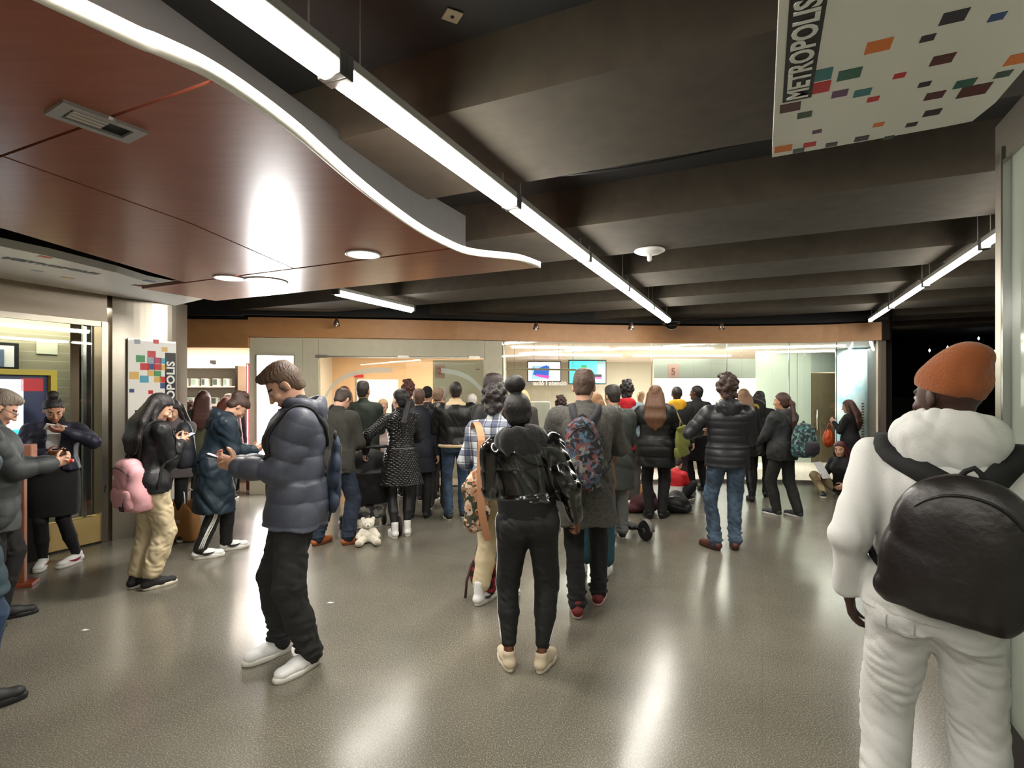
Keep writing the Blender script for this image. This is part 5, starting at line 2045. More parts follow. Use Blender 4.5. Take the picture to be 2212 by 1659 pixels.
# ---- man in white with orange beanie
P = Person('man in white hoodie and white jeans wearing an orange beanie, seen from behind at right', place(2016, 1.78), ay(2016, 2), 1.715, h=.0055, sk='dark', hyaw=48, hpitch=4, side=4, px=-.0, wide=1.08,
           feet=((-.15, 0, 0), (.14, .02, 0)), fyaw=(8, -8), hand=((-.245, .02, .92), (.26, .2, .95)), elbow=((-.22, -1, 0), (.3, -1, 0)), curl=(.4, .6), hdir=(((.1, .35, -1), (-1, 0, 0)), None))
m_wh = M('hoodie_white', (214, 214, 212), .85, bump=.2, bscale=120)
P.top(m_wh, 'hoodie', hem=.90, ease=.026, fold=.0036, sleeve=(.068, .062, .058, .046), cuff=.044, seed=21, sl_to=.97)
P.hoodpart(m_wh, 1.2, 'hood', .06, -.03)
P.bottom(M('jeans_white', (208, 208, 206), .8, bump=.2, bscale=150), r=(.104, .078, .072, .058), fold=.005, seat=1.06, seed=8, bunch=1)
P.shoes(M('sneaker_grey', (190, 190, 190), .6))
P.beanie(M('beanie_orange', (140, 76, 36), .95, bump=.7, bscale=110, sheen=.2), .02)
# patch pocket seam on the jeans
P.ribbon([P.P0 + A(-.16, -.2, -.07), P.P0 + A(-.155, -.2, -.2), P.P0 + A(-.10, -.2, -.24), P.P0 + A(-.05, -.2, -.2), P.P0 + A(-.05, -.2, -.08)], .004, .002, M('seam_white', (170, 170, 168), .8), 'pocket_seam', P.root, off=.002, F=P.FB)
m_lb = M('leather_brownblack', (26, 19, 20), .33, spec=.6, bump=.25, bscale=40)
bg = P.backpack(m_lb, 'black leather backpack hanging on the back of the man in white', size=(.37, .13, .43), strap=M('webbing_black', (18, 18, 20), .8), top=1.385, roll=9, pocket=False, swidth=.07, shape=3.0, xoff=.05, fold=.002, spread=.15)

# ---- woman with bun in navy jacket at the left glass
P = Person('woman in a navy jacket and black skirt holding two phones before the left glass', place(118, 4.95), ay(118, 176), 1.56, h=.008, sk='mid', fem=True, hpitch=30, hyaw=8, hroll=4, wide=1.12,
           feet=((-.14, .02, 0), (.10, .02, 0)), fyaw=(-42, -8), hand=((-.10, .22, 1.39), (.03, .27, 1.19)), elbow=((-.95, -.1, -.5), (.9, -.2, -.4)), hdir=(((.9, .3, .2), (0, .5, -.9)), ((-.8, .6, 0), (.3, .6, -.7))), curl=(.7, .6))
P.top(M('shirt_white', (205, 203, 206), .8), 'shirt', hem=1.04, ease=.012, sleeve=(.05, .045, .04, .03), sl_to=.5, fold=.003)
P.top(M('navy_jacket', (32, 34, 52), .55, spec=.5), 'jacket', hem=.99, ease=.045, openf=.055, fold=.006, sleeve=(.075, .072, .066, .05), spuff=(.005, .12), seed=3)
P.collarpart(M('collar_fur', (22, 22, 26), .95, bump=.6, bscale=80), .088, .05, 'collar', .03, thick=.028)
P.skirt(M('skirt_black', (17, 16, 18), .85), hem=.53, hw=.205, hd=.16)
P.bottom(M('tights_black', (15, 14, 15), .8), 'tights', r=(.085, .062, .06, .038), fold=.001, ank=.02)
P.shoes(M('sneaker_white', (236, 236, 236), .5), extra=swoosh(M('swoosh_red', (150, 40, 60), .5)))
P.hair((22, 17, 17), 'lowbun_' if False else 'bun', col2=(40, 32, 30))
phone(P, 0, 'white-edged smartphone held to her mouth by the woman in the navy jacket', mat=m_wht, glow=False)
phone(P, 1, 'black smartphone held at the waist by the woman in the navy jacket', glow=False)

# ---- girl with the pink backpack
P = Person('girl with long black hair and cream trousers wearing a pink backpack', place(322, 4.44), ay(322, -62), 1.60, h=.0075, sk='light', fem=True, hpitch=30, hyaw=-24, lean=3,
           feet=((-.08, -.02, 0), (.08, .02, 0)), fyaw=(4, -4), **hands_phone(1.27, .25, .05))
P.top(M('bomber_black', (20, 21, 26), .5, spec=.5), 'bomber_jacket', hem=.86, ease=.038, fold=.007, sleeve=(.074, .07, .068, .052), cuff=.044, seed=6, hemw=.19, hemd=.15)
P.bottom(M('cotton_cream', (206, 190, 156), .85), r=(.105, .094, .088, .075), ank=-.05, fold=.006, seat=1.05)
P.shoes(M('canvas_black', (30, 29, 31), .7), sole=(226, 218, 200), extra=lambda *a: Person.laces(*a))
P.hair((18, 15, 16), 'long', col2=(40, 34, 36), hh=.0075)
m_pk = M('nylon_pink', (230, 172, 180), .6, bump=.15, bscale=60)
P.backpack(m_pk, 'pink backpack hanging low on the girl in cream trousers', size=(.36, .21, .46), top=1.17, tilt=10, strap=M('webbing_black', (18, 18, 20), .8), fold=.006, pmat=m_pk)
e = bpy.data.objects[[o.name for o in bpy.data.objects if o.get('label', '').startswith('pink backpack')][0]]
c = P.bagc; R = P.bagR
q = c + R @ A(.06, -.21 * .66, -.175)
MB().box(-.035, .035, -.004, .0, -.018, .018).xf(Matrix.Translation(Vector(q * P.sc)) @ Matrix(R.tolist()).to_4x4()).build('brand_patch', M('patch_dark', (34, 22, 34), .6), e)
MB().box(-.024, .024, -.0055, -.004, -.006, .006).xf(Matrix.Translation(Vector(q * P.sc)) @ Matrix(R.tolist()).to_4x4()).build('patch_print', M('patch_red', (176, 60, 84), .6), e)
for (x, z, a) in ((-.13, .03, 15), (.11, -.09, 10)):
    q = c + R @ A(x, -.13, z)
    MB().tube([q * P.sc, (q + A(.004, -.012, -.03)) * P.sc, (q + A(.0, -.01, -.07)) * P.sc], .004, 6).build('zip_pull', m_blk, e, True)
phone(P, 0, 'smartphone held in both hands by the girl with the pink backpack', both=True)

# ---- friend in front of the column
P = Person('person in a grey jacket looking down at a phone beside the steel column', place(378, 5.85), ay(378, 152), 1.52, h=.010, sk='light', fem=True, hpitch=28, **hands_phone(1.2, .26, .06))
P.top(M('jacket_greyish', (96, 90, 92), .8), 'jacket', hem=.78, ease=.045, fold=.006, collar=.035, seed=5)
P.bottom(M('trousers_black', (20, 19, 20), .8), r=(.09, .068, .06, .05))
P.shoes(M('shoe_black', (24, 24, 26), .6))
P.hair((24, 18, 18), 'long')
phone(P, 0, 'smartphone held by the person in the grey jacket beside the steel column', both=True)

# ---- girl in the dark teal parka
P = Person('girl in a long dark teal parka bending over her phone', place(470, 5.33), ay(470, -82), 1.63, h=.0085, sk='light', fem=True, hpitch=52, lean=13, py=-.03,
           feet=((-.09, .15, 0), (.09, -.12, 0)), fyaw=(4, -4), **hands_phone(1.06, .34, .06))
m_tl = M('parka_teal', (26, 42, 54), .5, spec=.45)
P.top(m_tl, 'parka', hem=.46, ease=.055, hemw=.235, hemd=.20, fold=.008, sleeve=(.088, .084, .08, .06), seed=13)
P.hoodpart(m_tl, 1.0, 'hood', .08)
P.bottom(M('track_black', (20, 20, 21), .75), r=(.088, .07, .068, .06), fold=.005, ank=.01)
for i, sg in enumerate((-1, 1)):
    k = P.K[i]; an = P.An[i]
    for dy in (-.022, 0, .022):
        P.ribbon([k + A(sg * .1, dy, .14), k + A(sg * .1, dy, -.02), k * .5 + an * .5 + A(sg * .09, dy, 0), an + A(sg * .08, dy, .03)], .010, .003, m_wht, 'side_stripe', P.root, off=.002, F=P.FB)
P.shoes(M('sneaker_white', (236, 236, 236), .5), sh=.036, k=1.06, extra=swoosh(M('swoosh_dark', (40, 40, 44), .5)))
P.hair((44, 28, 24), 'lowbun' if False else 'updo', col2=(84, 58, 46))
P.backpack(M('nylon_navyblack', (20, 24, 34), .6), 'large dark backpack worn by the girl in the teal parka', size=(.32, .19, .46), top=1.40, tilt=0, strap=M('webbing_black', (18, 18, 20), .8))
e = [o for o in bpy.data.objects if o.get('label', '').startswith('large dark backpack')][0]
for dz in (0, .028):
    q = P.bagc + A(-.05, -.12, -.02 - dz)
    MB().box(-.035, .035, -.004, .0, -.008, .008).xf(Matrix.Translation(Vector(q * P.sc))).build('reflective_bar', m_wht, e)
phone(P, 0, 'smartphone held low in both hands by the girl in the teal parka', both=True)

# ---- left edge people
P = Person('older person with grey hair and glasses in a grey jacket, cut by the left edge', place(-22, 3.7), ay(-22, -92), 1.62, h=.0075, sk='light', hpitch=32, wide=1.08,
           feet=((-.08, .1, 0), (.1, -.08, 0)), fyaw=(4, -4), **hands_phone(1.16, .36, .05))
P.top(M('jacket_slate', (62, 66, 68), .6, spec=.4), 'jacket', hem=.70, ease=.055, fold=.008, collar=.05, colr=.085, puff=(.005, .13), spuff=(.006, .12), sleeve=(.08, .075, .07, .055), seed=8)
P.bottom(M('trousers_black', (20, 19, 20), .8), r=(.1, .08, .07, .062))
P.shoes(M('shoe_black', (24, 24, 26), .6), sole=(26, 25, 25), kind='boot')
P.hair((112, 98, 86), 'short', col2=(150, 138, 126))
g = MB()
for sg in (-1, 1):
    ring = [P.hp(sg * .031 + .021 * math.cos(a), .108 - .004 * abs(math.cos(a)), .0 + .016 * math.sin(a)) * P.sc for a in np.linspace(0, 2 * PI, 15)]
    g.tube(ring, .0018, 6, False)
    g.tube([P.hp(sg * .052, .104, .004) * P.sc, P.hp(sg * .078, .03, .006) * P.sc, P.hp(sg * .08, -.01, .0) * P.sc], .0018, 6)
g.tube([P.hp(-.01, .112, .004) * P.sc, P.hp(.01, .112, .004) * P.sc], .0018, 6)
g.build('glasses', m_blk, P.root, True)
q = P.w((P.W[0] + P.W[1]) / 2 + A(0, .09, .015))
e = empty('wrapped_snack', tuple(q), .4, 'small red and orange wrapped snack in the hands of the person with glasses', 'snack')
MB().box(-.03, .03, -.02, .02, -.012, .012, .008).build('wrapper', M('wrap_red', (190, 50, 40), .4), e, True)
MB().box(-.012, .012, -.021, .021, -.013, .013, .004).build('band', M('wrap_orange', (226, 130, 50), .4), e, True)
P = Person('person in a long teal puffer coat, jeans and black sneakers at the very left edge', place(-98, 2.7), ay(-98, -84), 1.66, h=.009, sk='light', fem=True, feet=((-.09, .0, 0), (.09, .10, 0)), fyaw=(4, -4),
           hand=((-.26, .02, .80), (.26, .0, .82)))
P.top(M('puffer_teal', (48, 70, 82), .45), 'puffer_coat', hem=.60, ease=.05, hemw=.24, hemd=.215, puff=(.012, .10), fold=.004)
P.bottom(M('denim_mid', (56, 80, 112), .85, var=.3, vscale=18), r=(.09, .072, .066, .056), ank=-.03)
P.shoes(M('shoe_black', (24, 24, 26), .6), sole=(34, 34, 36), sh=.032)
P.hair((40, 30, 26), 'long')

# ---- the middle of the crowd
P = Person('man with a thinning crown in an olive-grey coat, dark jeans and orange-brown shoes', place(726, 5.66), ay(726, -38), 1.66, h=.0085, sk='light', hpitch=36, lean=4, wide=1.05,
           feet=((-.17, -.05, 0), (.15, .08, 0)), fyaw=(-4, -26), hand=((-.02, .28, 1.05), (.06, .28, 1.05)), elbow=((-.7, -.6, -.4), (.8, -.5, -.4)))
P.top(M('wool_olive', (50, 50, 44), .9, bump=.3, bscale=150), 'coat', hem=.80, ease=.045, fold=.006, collar=.03, hemw=.22, hemd=.17, sleeve=(.075, .07, .064, .052), seed=2)
P.bottom(M('denim_dark', (34, 46, 66), .85, var=.25, vscale=18), r=(.105, .085, .078, .068), bunch=1)
P.shoes(M('shoe_orange', (190, 104, 54), .6), sole=(120, 66, 38))
P.hair((42, 32, 28), 'bald', col2=(84, 68, 58))

P = Person('tall dark-haired man in a dark green coat behind the man with the thinning crown', place(784, 6.95), ay(784, -12), 1.73, h=.010, sk='mid', hyaw=-14, hand=((-.12, .26, 1.1), (.12, .28, 1.1)))
P.top(M('coat_green', (34, 42, 34), .8), 'coat', hem=.7, ease=.045, fold=.006, collar=.03)
P.bottom(M('trousers_black', (20, 19, 20), .8))
P.shoes(M('shoe_black', (24, 24, 26), .6), sole=(26, 25, 25))
P.hair((30, 23, 20), 'short')

P = Person('person with loose red-brown hair between the two men in dark coats', place(744, 7.9), ay(744, 0), 1.68, h=.014, sk='light', fem=True)
P.top(M('coat_darkgrey', (50, 50, 54), .8), 'coat', hem=.6, ease=.04)
P.bottom(M('trousers_black', (20, 19, 20), .8)); P.shoes(M('shoe_black', (24, 24, 26), .6))
P.hair((84, 44, 34), 'wavy')

P = Person('woman with a long black ponytail in a quilted black coat pushing the stroller', place(866, 5.97), ay(866, 10), 1.63, h=.008, sk='light', fem=True, hyaw=32, lean=2,
           feet=((-.085, -.0, 0), (.085, .05, 0)), fyaw=(4, -10), hand=((-.40, .10, 1.0), (.06, .30, 1.08)), elbow=((-.8, -.7, .2), (.9, -.5, -.3)), curl=(1.2, .7))
P.top(M('quilted_black', (15, 15, 16), .32, kind='quilt', pscale=80, spec=.5, coat=.1), 'quilted_coat', hem=.62, ease=.026, hemw=.265, hemd=.20, fold=.003, sleeve=(.062, .056, .05, .044), collar=.03, colr=.072, seed=3)
P.ribbon([P.P0 + A(x, -.3 + abs(x) * .6, .135) for x in (-.17, -.12, -.06, 0, .06, .12, .17)], .014, .004, M('belt_grey', (90, 90, 92), .4), 'belt', P.root, off=.003)
P.bottom(M('leggings_black', (20, 20, 21), .5), 'leggings', r=(.078, .058, .056, .038), fold=.001)
P.shoes(M('boot_white', (228, 228, 226), .5), sh=.04, kind='boot', k=1.03)
P.hair((15, 13, 14), 'ponytail', col2=(34, 30, 32))

P = Person('man in a navy coat with brown hair right behind the ponytail woman', place(905, 6.9), ay(905, -6), 1.63, h=.011, sk='light')
P.top(M('coat_navy', (26, 30, 42), .8), 'coat', hem=.62, ease=.045, collar=.03, hemw=.22)
P.bottom(M('trousers_black', (20, 19, 20), .8)); P.shoes(M('shoe_black', (24, 24, 26), .6), sole=(26, 25, 25))
P.hair((64, 46, 36), 'short')
P = Person('tall person with curly dark red hair standing before the booth door', place(882, 8.3), ay(882, 8), 1.74, h=.014, sk='light')
P.top(M('coat_darkgrey', (50, 50, 54), .8), 'coat', hem=.6, ease=.04)
P.bottom(M('trousers_black', (20, 19, 20), .8)); P.shoes(M('shoe_black', (24, 24, 26), .6))
P.hair((58, 30, 26), 'curly')
P = Person('person in a pale pink top between the green coat and the quilted coat', place(828, 7.8), ay(828, 170), 1.50, h=.014, sk='light', fem=True, hpitch=20)
P.top(M('top_palepink', (232, 206, 200), .8), 'sweater', hem=.85, ease=.03)
P.bottom(M('trousers_red', (150, 44, 50), .8)); P.shoes(M('shoe_black', (24, 24, 26), .6))
P.hair((150, 120, 92), 'crop')
P = Person('man with fair skin and short hair wearing a black jacket and printed black backpack', place(946, 7.45), ay(946, -8), 1.66, h=.010, sk='light', hpitch=6)
P.top(M('jacket_black', (20, 20, 21), .7), 'jacket', hem=.82, ease=.04, hood=True)
P.bottom(M('trousers_drab', (44, 42, 36), .85), r=(.095, .075, .07, .06)); P.shoes(M('shoe_black', (24, 24, 26), .6))
P.hair((92, 74, 58), 'crop')
P.backpack(M('nylon_print', (24, 24, 26), .5, kind='patch', pscale=24, cols=[(20, 20, 22), (20, 20, 22), (120, 120, 122), (26, 26, 28)]), 'black backpack with grey print worn behind the fleece-collar jacket man', size=(.27, .10, .42), pocket=False)
P = Person('person in a black knitted cap left of the short-haired man with printed backpack', place(924, 7.95), ay(924, -15), 1.64, h=.014, sk='light')
P.top(M('coat_brownish', (52, 38, 34), .85), 'coat', hem=.6, ease=.045, collar=.04)
P.bottom(M('trousers_black', (20, 19, 20), .8)); P.shoes(M('shoe_black', (24, 24, 26), .6)); P.beanie(M('cap_black', (16, 16, 17), .9)); 
P = Person('grey-haired man behind the man with the printed backpack', place(955, 8.6), ay(953, 5), 1.66, h=.014, sk='light')
P.top(M('coat_darkgrey', (50, 50, 54), .8), 'coat', hem=.6, ease=.04)
P.bottom(M('trousers_black', (20, 19, 20), .8)); P.shoes(M('shoe_black', (24, 24, 26), .6)); P.hair((120, 112, 104), 'short')
P = Person('white-haired person just right of the fleece-collar jacket man', place(1020, 8.45), ay(1020, 0), 1.57, h=.014, sk='light')
P.top(M('coat_darkgrey', (50, 50, 54), .8), 'coat', hem=.6, ease=.04)
P.bottom(M('trousers_black', (20, 19, 20), .8)); P.shoes(M('shoe_black', (24, 24, 26), .6)); P.hair((222, 206, 196), 'crop')

# ---- man in black jacket with fleece collar
P = Person('man in a black leather jacket with cream fleece collar and hem, blue jeans', place(984, 6.85), ay(984, 4), 1.73, h=.0085, sk='mid', feet=((-.10, -.05, 0), (.10, .06, 0)), hand=((-.10, .28, 1.12), (.10, .28, 1.12)), elbow=((-.6, -.6, -.3), (.6, -.6, -.3)), wide=1.08)
P.top(M('aviator_black', (20, 20, 19), .45, spec=.5), 'leather_jacket', hem=.93, ease=.04, fold=.007, sleeve=(.078, .072, .068, .052), seed=7)
m_fl = M('fleece_cream', (222, 196, 156), .95, bump=.5, bscale=90, sheen=.3)
P.collarpart(m_fl, .088, .035, 'fleece_collar', .045)
z, w, d, y = P.torso_prof(.045)
F = Field(P.bl, P.bh, .008)
F.add(colm(P.P0, P.Rs, [-.045, -.03, -.01, .0], [w[1] - .01, w[1] + .006, w[1] + .006, w[1] - .01], [d[1] - .01, d[1] + .006, d[1] + .006, d[1] - .01], [y[1]] * 4))
P.put('fleece_hem', F, m_fl)
P.bottom(M('denim_blue2', (60, 84, 112), .85, var=.45, vscale=12), r=(.092, .066, .06, .05), bunch=1)
P.shoes(M('shoe_black', (24, 24, 26), .6))
P.hair((26, 21, 19), 'crop')

# ---- pair in front of the bun person
P = Person('woman with dark curly updo in a white and blue plaid jacket, cream trousers, white sneakers', place(1068, 4.1), ay(1068, -12), 1.64, h=.0085, sk='light', fem=True, hpitch=10, feet=((-.09, 0, 0), (.1, .05, 0)), fyaw=(-20, -20),
           hand=((-.20, .26, 1.04), (.14, .28, 1.05)))
P.top(M('plaid_blue', (200, 205, 212), .8, kind='plaid', pscale=9, cols=[(205, 210, 216), (44, 56, 92), (24, 30, 60)]), 'plaid_jacket', hem=.86, ease=.04, fold=.006, collar=.03)
P.bottom(M('cotton_cream', (206, 190, 156), .85), r=(.1, .085, .08, .07), ank=-.06)
P.shoes(M('sneaker_white', (236, 236, 236), .5), kind='boot', sh=.032, extra=swoosh(M('swoosh_grey', (70, 74, 84), .5)))
P.hair((26, 22, 22), 'curly', vol=1.1)
P = Person('dark-haired man in black facing right, behind the bun of the glossy jacket person', place(1066, 4.95), ay(1066, -48), 1.76, h=.010, sk='light')
P.top(M('jacket_black', (20, 20, 21), .7), 'jacket', hem=.82, ease=.04)
P.bottom(M('trousers_black', (20, 19, 20), .8)); P.shoes(M('shoe_black', (24, 24, 26), .6)); P.hair((34, 26, 24), 'short')
P = Person('blond woman standing far off beside the rounded white chair', place(1131, 8.5), ay(1131, 0), 1.62, h=.014, sk='light', fem=True)
P.top(M('coat_grey2', (84, 80, 78), .8), 'coat', hem=.6, ease=.04)
P.bottom(M('trousers_black', (20, 19, 20), .8)); P.shoes(M('shoe_black', (24, 24, 26), .6)); P.hair((206, 160, 108), 'long')
P = Person('short dark-haired person left of the man with the patterned backpack', place(1212, 8.3), ay(1212, 10), 1.50, h=.014, sk='mid')
P.top(M('coat_grey2', (84, 80, 78), .8), 'coat', hem=.6, ease=.04)
P.bottom(M('trousers_black', (20, 19, 20), .8)); P.shoes(M('shoe_black', (24, 24, 26), .6)); P.hair((40, 24, 22), 'curly')

# ---- man with the patterned backpack
P = Person('man in a long grey wool coat carrying a patterned backpack, black jeans', place(1262, 4.02), ay(1262, 4), 1.77, h=.007, sk='light', hpitch=14, hyaw=-12, lean=2, wide=1.02,
           feet=((-.06, -.12, 0), (.12, .12, 0)), fyaw=(0, -12), hand=((-.10, .3, 1.08), (.10, .32, 1.1)), elbow=((-.9, -.5, -.2), (.95, -.5, -.2)))
P.top(M('wool_grey', (92, 90, 86), .95, bump=.6, bscale=70, var=.25, vscale=60), 'wool_coat', hem=.62, ease=.045, hemw=.245, hemd=.19, fold=.006, collar=.02, sleeve=(.078, .07, .066, .056), seed=17)
P.collarpart(M('wool_grey', ()), .07, .03, 'collar', .03)
P.bottom(M('jeans_black', (28, 28, 30), .85), r=(.092, .07, .064, .056), bunch=1)
P.shoes(M('shoe_darkred', (120, 36, 40), .6), sole=(226, 200, 196), extra=lambda *a: Person.laces(*a))
P.hair((58, 42, 34), 'short', col2=(96, 74, 58), hh=.007)
P.backpack(M('print_dark', (40, 40, 52), .7, kind='patch', pscale=44, cols=[(34, 36, 48), (70, 78, 92), (30, 30, 34), (84, 62, 78), (70, 104, 128), (36, 34, 40), (120, 116, 110), (24, 24, 28), (116, 66, 64)]),
           'soft patterned drawstring backpack on the grey wool coat', size=(.27, .15, .50), top=1.40, pocket=False, strap=M('webbing_grey', (50, 50, 54), .8), fold=.008, gather=.002, xoff=-.03)
P = Person('person with honey-blond hair and wide teal trousers behind the grey wool coat man', place(1283, 4.75), ay(1283, -6), 1.60, h=.010, sk='light', fem=True, hand=((-.1, .26, 1.1), (.06, .28, 1.1)))
P.top(M('coat_tan', (110, 86, 66), .85), 'coat', hem=.7, ease=.03)
P.bottom(M('denim_teal', (44, 84, 96), .85), r=(.095, .09, .09, .09), ank=-.07)
P.shoes(M('sneaker_white', (236, 236, 236), .5)); P.hair((120, 82, 50), 'wavy', col2=(160, 116, 76))

# ---- right half
P = Person('man in a long grey-green coat with a striped scarf and light grey trousers', place(1324, 5.88), ay(1324, 12), 1.67, h=.0085, sk='light', hpitch=8, hyaw=24, feet=((-.07, -.08, 0), (.12, .08, 0)), hand=((-.08, .28, 1.0), (.2, .25, .95)), wide=1.04)
P.top(M('wool_green', (60, 64, 60), .9, bump=.3, bscale=120), 'coat', hem=.58, ease=.045, hemw=.24, hemd=.185, fold=.006, collar=.0)
P.collarpart(M('scarf_grey', (120, 118, 112), .9, kind='plaid', pscale=12, cols=[(52, 52, 52), (150, 148, 140), (24, 24, 26)]), .09, .03, 'scarf', .02)
P.bottom(M('trousers_lightgrey', (112, 114, 112), .85), r=(.098, .08, .076, .068), bunch=1)
P.shoes(M('shoe_black', (24, 24, 26), .6)); P.hair((28, 23, 21), 'short')
P = Person('person with dark curls, red hood and denim jacket behind the scarf man', place(1354, 7.6), ay(1354, -5), 1.72, h=.010, sk='mid', hand=((-.1, .28, 1.1), (.3, .0, .85)))
P.top(M('denim_pale', (136, 152, 162), .85, var=.2, vscale=14), 'denim_jacket', hem=.88, ease=.045)
P.top(M('hoodie_red', (192, 30, 40), .85), 'red_hoodie', hem=.80, ease=.03, sl_to=.6)
P.hoodpart(M('hoodie_red', ()), 1.05, 'red_hood')
P.bottom(M('trousers_grey', (74, 72, 68), .85), r=(.1, .085, .08, .07)); P.shoes(M('sneaker_white', (236, 236, 236), .5)); P.hair((24, 19, 19), 'curly')
P = Person('woman with long wavy brown hair in a black puffer coat and black trousers', place(1416, 6.86), ay(1416, -2), 1.68, h=.008, sk='light', fem=True, wide=1.16, feet=((-.09, 0, 0), (.1, .04, 0)), fyaw=(18, -18), hand=((-.28, .2, 1.0), (.16, .26, 1.02)), elbow=((-.9, -.5, -.2), (.9, -.5, -.2)))
P.top(M('puffer_black', (21, 22, 23), .5, spec=.4), 'puffer_coat', hem=.68, ease=.05, hemw=.25, hemd=.2, puff=(.010, .14), spuff=(.006, .14), sleeve=(.076, .072, .068, .054), fold=.004)
P.bottom(M('trousers_black', (20, 19, 20), .8), r=(.1, .075, .07, .06), seat=1.05); P.shoes(M('shoe_black', (24, 24, 26), .6), sole=(26, 25, 25), k=1.05)
P.hair((78, 50, 34), 'wavy', col2=(118, 80, 52), vol=1.3)
wavy = P
P = Person('man in a black jacket with a mustard-yellow hood', place(1462, 8.35), ay(1462, 6), 1.68, h=.011, sk='light', feet=((-.1, 0, 0), (.12, .05, 0)))
P.top(M('jacket_black', (20, 20, 21), .7), 'jacket', hem=.75, ease=.045)
P.hoodpart(M('hood_yellow', (214, 160, 30), .85), 1.1, 'yellow_hood')
P.bottom(M('trousers_maroon', (52, 40, 42), .85)); P.shoes(M('sneaker_cream', (214, 204, 180), .5)); P.hair((26, 22, 21), 'crop')
P = Person('close-cropped man in a long black coat turned left, right of the yellow hood', place(1505, 8.75), ay(1502, 30), 1.70, h=.011, sk='brown', hyaw=34)
P.top(M('coat_black', (17, 17, 18), .8), 'coat', hem=.5, ease=.05, collar=.045, hemw=.24)
P.bottom(M('trousers_black', (20, 19, 20), .8)); P.shoes(M('shoe_black', (24, 24, 26), .6), sole=(26, 25, 25)); P.hair((20, 17, 17), 'crop')
P = Person('man with tousled curly hair in a black puffer jacket, blue jeans and brown boots', place(1566, 5.52), ay(1566, 10), 1.74, h=.007, sk='light', hyaw=8, lean=-2, px=.02, wide=1.03,
           feet=((-.13, -.02, 0), (.10, .03, 0)), fyaw=(34, -8), hand=((-.22, .2, 1.17), (.14, .26, 1.1)), elbow=((-.7, -.8, -.2), (.5, -.8, -.3)), curl=(.9, .7))
P.top(M('puffer_charcoal', (38, 39, 44), .42, spec=.5), 'puffer_jacket', hem=.84, ease=.04, hemw=.215, hemd=.17, puff=(.007, .072), spuff=(.006, .075), sleeve=(.07, .066, .062, .05), fold=.004, seed=19)
P.hoodpart(M('puffer_charcoal', ()), 1.05, 'hood')
P.bottom(M('denim_blue3', (88, 110, 134), .85, var=.5, vscale=9), r=(.098, .072, .066, .056), bunch=1, fold=.006)
P.shoes(M('boot_brown', (92, 46, 38), .5), sole=(58, 34, 28)); P.hair((46, 33, 29), 'curly', vol=1.15, col2=(84, 62, 52))
P = Person('woman with straight blond lengths dressed in black, behind the tousled-hair man', place(1606, 7.9), ay(1606, 20), 1.64, h=.011, sk='light', fem=True)
P.top(M('coat_black', (17, 17, 18), .8), 'coat', hem=.7, ease=.04)
P.bottom(M('leggings_black', (20, 20, 21), .5), r=(.08, .06, .055, .04)); P.shoes(M('shoe_black', (24, 24, 26), .6), sole=(26, 25, 25), kind='boot'); P.hair((100, 70, 48), 'long', col2=(140, 104, 72))
P = Person('person in black hidden behind the tall instrument bag they carry', place(1641, 8.3), ay(1640, -8), 1.60, h=.011, sk='light')
P.top(M('coat_black', (17, 17, 18), .8), 'coat', hem=.7, ease=.03)
P.bottom(M('trousers_black', (20, 19, 20), .8)); P.shoes(M('shoe_black', (24, 24, 26), .6), sole=(26, 25, 25)); P.hair((24, 20, 20), 'short')
e = P.thing('instrument_bag', 'tall black instrument bag with a round yellow badge and top loop', 'bag')
cc = A(-.02, -.27, 1.2)
F = Field(cc - .75, cc + .75, .009)
F.add(colm(cc, roty(4), [-.5, -.44, -.2, .1, .36, .45, .47], [.15, .18, .19, .15, .12, .10, .05], [.06, .09, .10, .085, .07, .06, .03]))
F.ripple(.004, 22, 3)
v, f = F.mesh(); fast_mesh('bag_body', relax(v, f, 1) * P.sc, f, [M('bag_black', (18, 18, 20), .55)], e)
q = cc + roty(4) @ A(-.02, -.083, .28)
MB().lathe([(.001, -.006), (.055, -.006), (.058, 0), (.058, .012)], tuple(q * P.sc), 28, 'y').build('badge', M('badge_yellow', (226, 214, 96), .5), e)
MB().lathe([(.03, -.0075), (.034, -.0075), (.034, -.006), (.03, -.006)], tuple(q * P.sc), 24, 'y').build('badge_print', M('badge_ink', (120, 112, 50), .5), e)
hp_ = [cc + roty(4) @ A(.06 * math.cos(a), -.03, .45 + .07 * math.sin(a)) for a in np.linspace(0, PI, 9)]
MB().tube([p * P.sc for p in hp_], .010, 8).build('top_handle', m_blk, e, True)
zp = [cc + roty(4) @ A(.12 * math.sin(a), -.07, .33 + .08 * math.cos(a)) for a in np.linspace(-1.4, 1.4, 9)]
MB().tube([p * P.sc for p in zp], .006, 6).build('zip_piping', M('piping_grey', (120, 120, 122), .5), e, True)
for sx in (-.08, .08):
    MB().tube([(cc + A(sx, .06, .3)) * P.sc, (cc + A(sx, .2, .28)) * P.sc, (cc + A(sx * 1.3, .36, .2)) * P.sc, (cc + A(sx * 1.3, .38, -.02)) * P.sc], .012, 8).build('strap', m_blk, e, True)

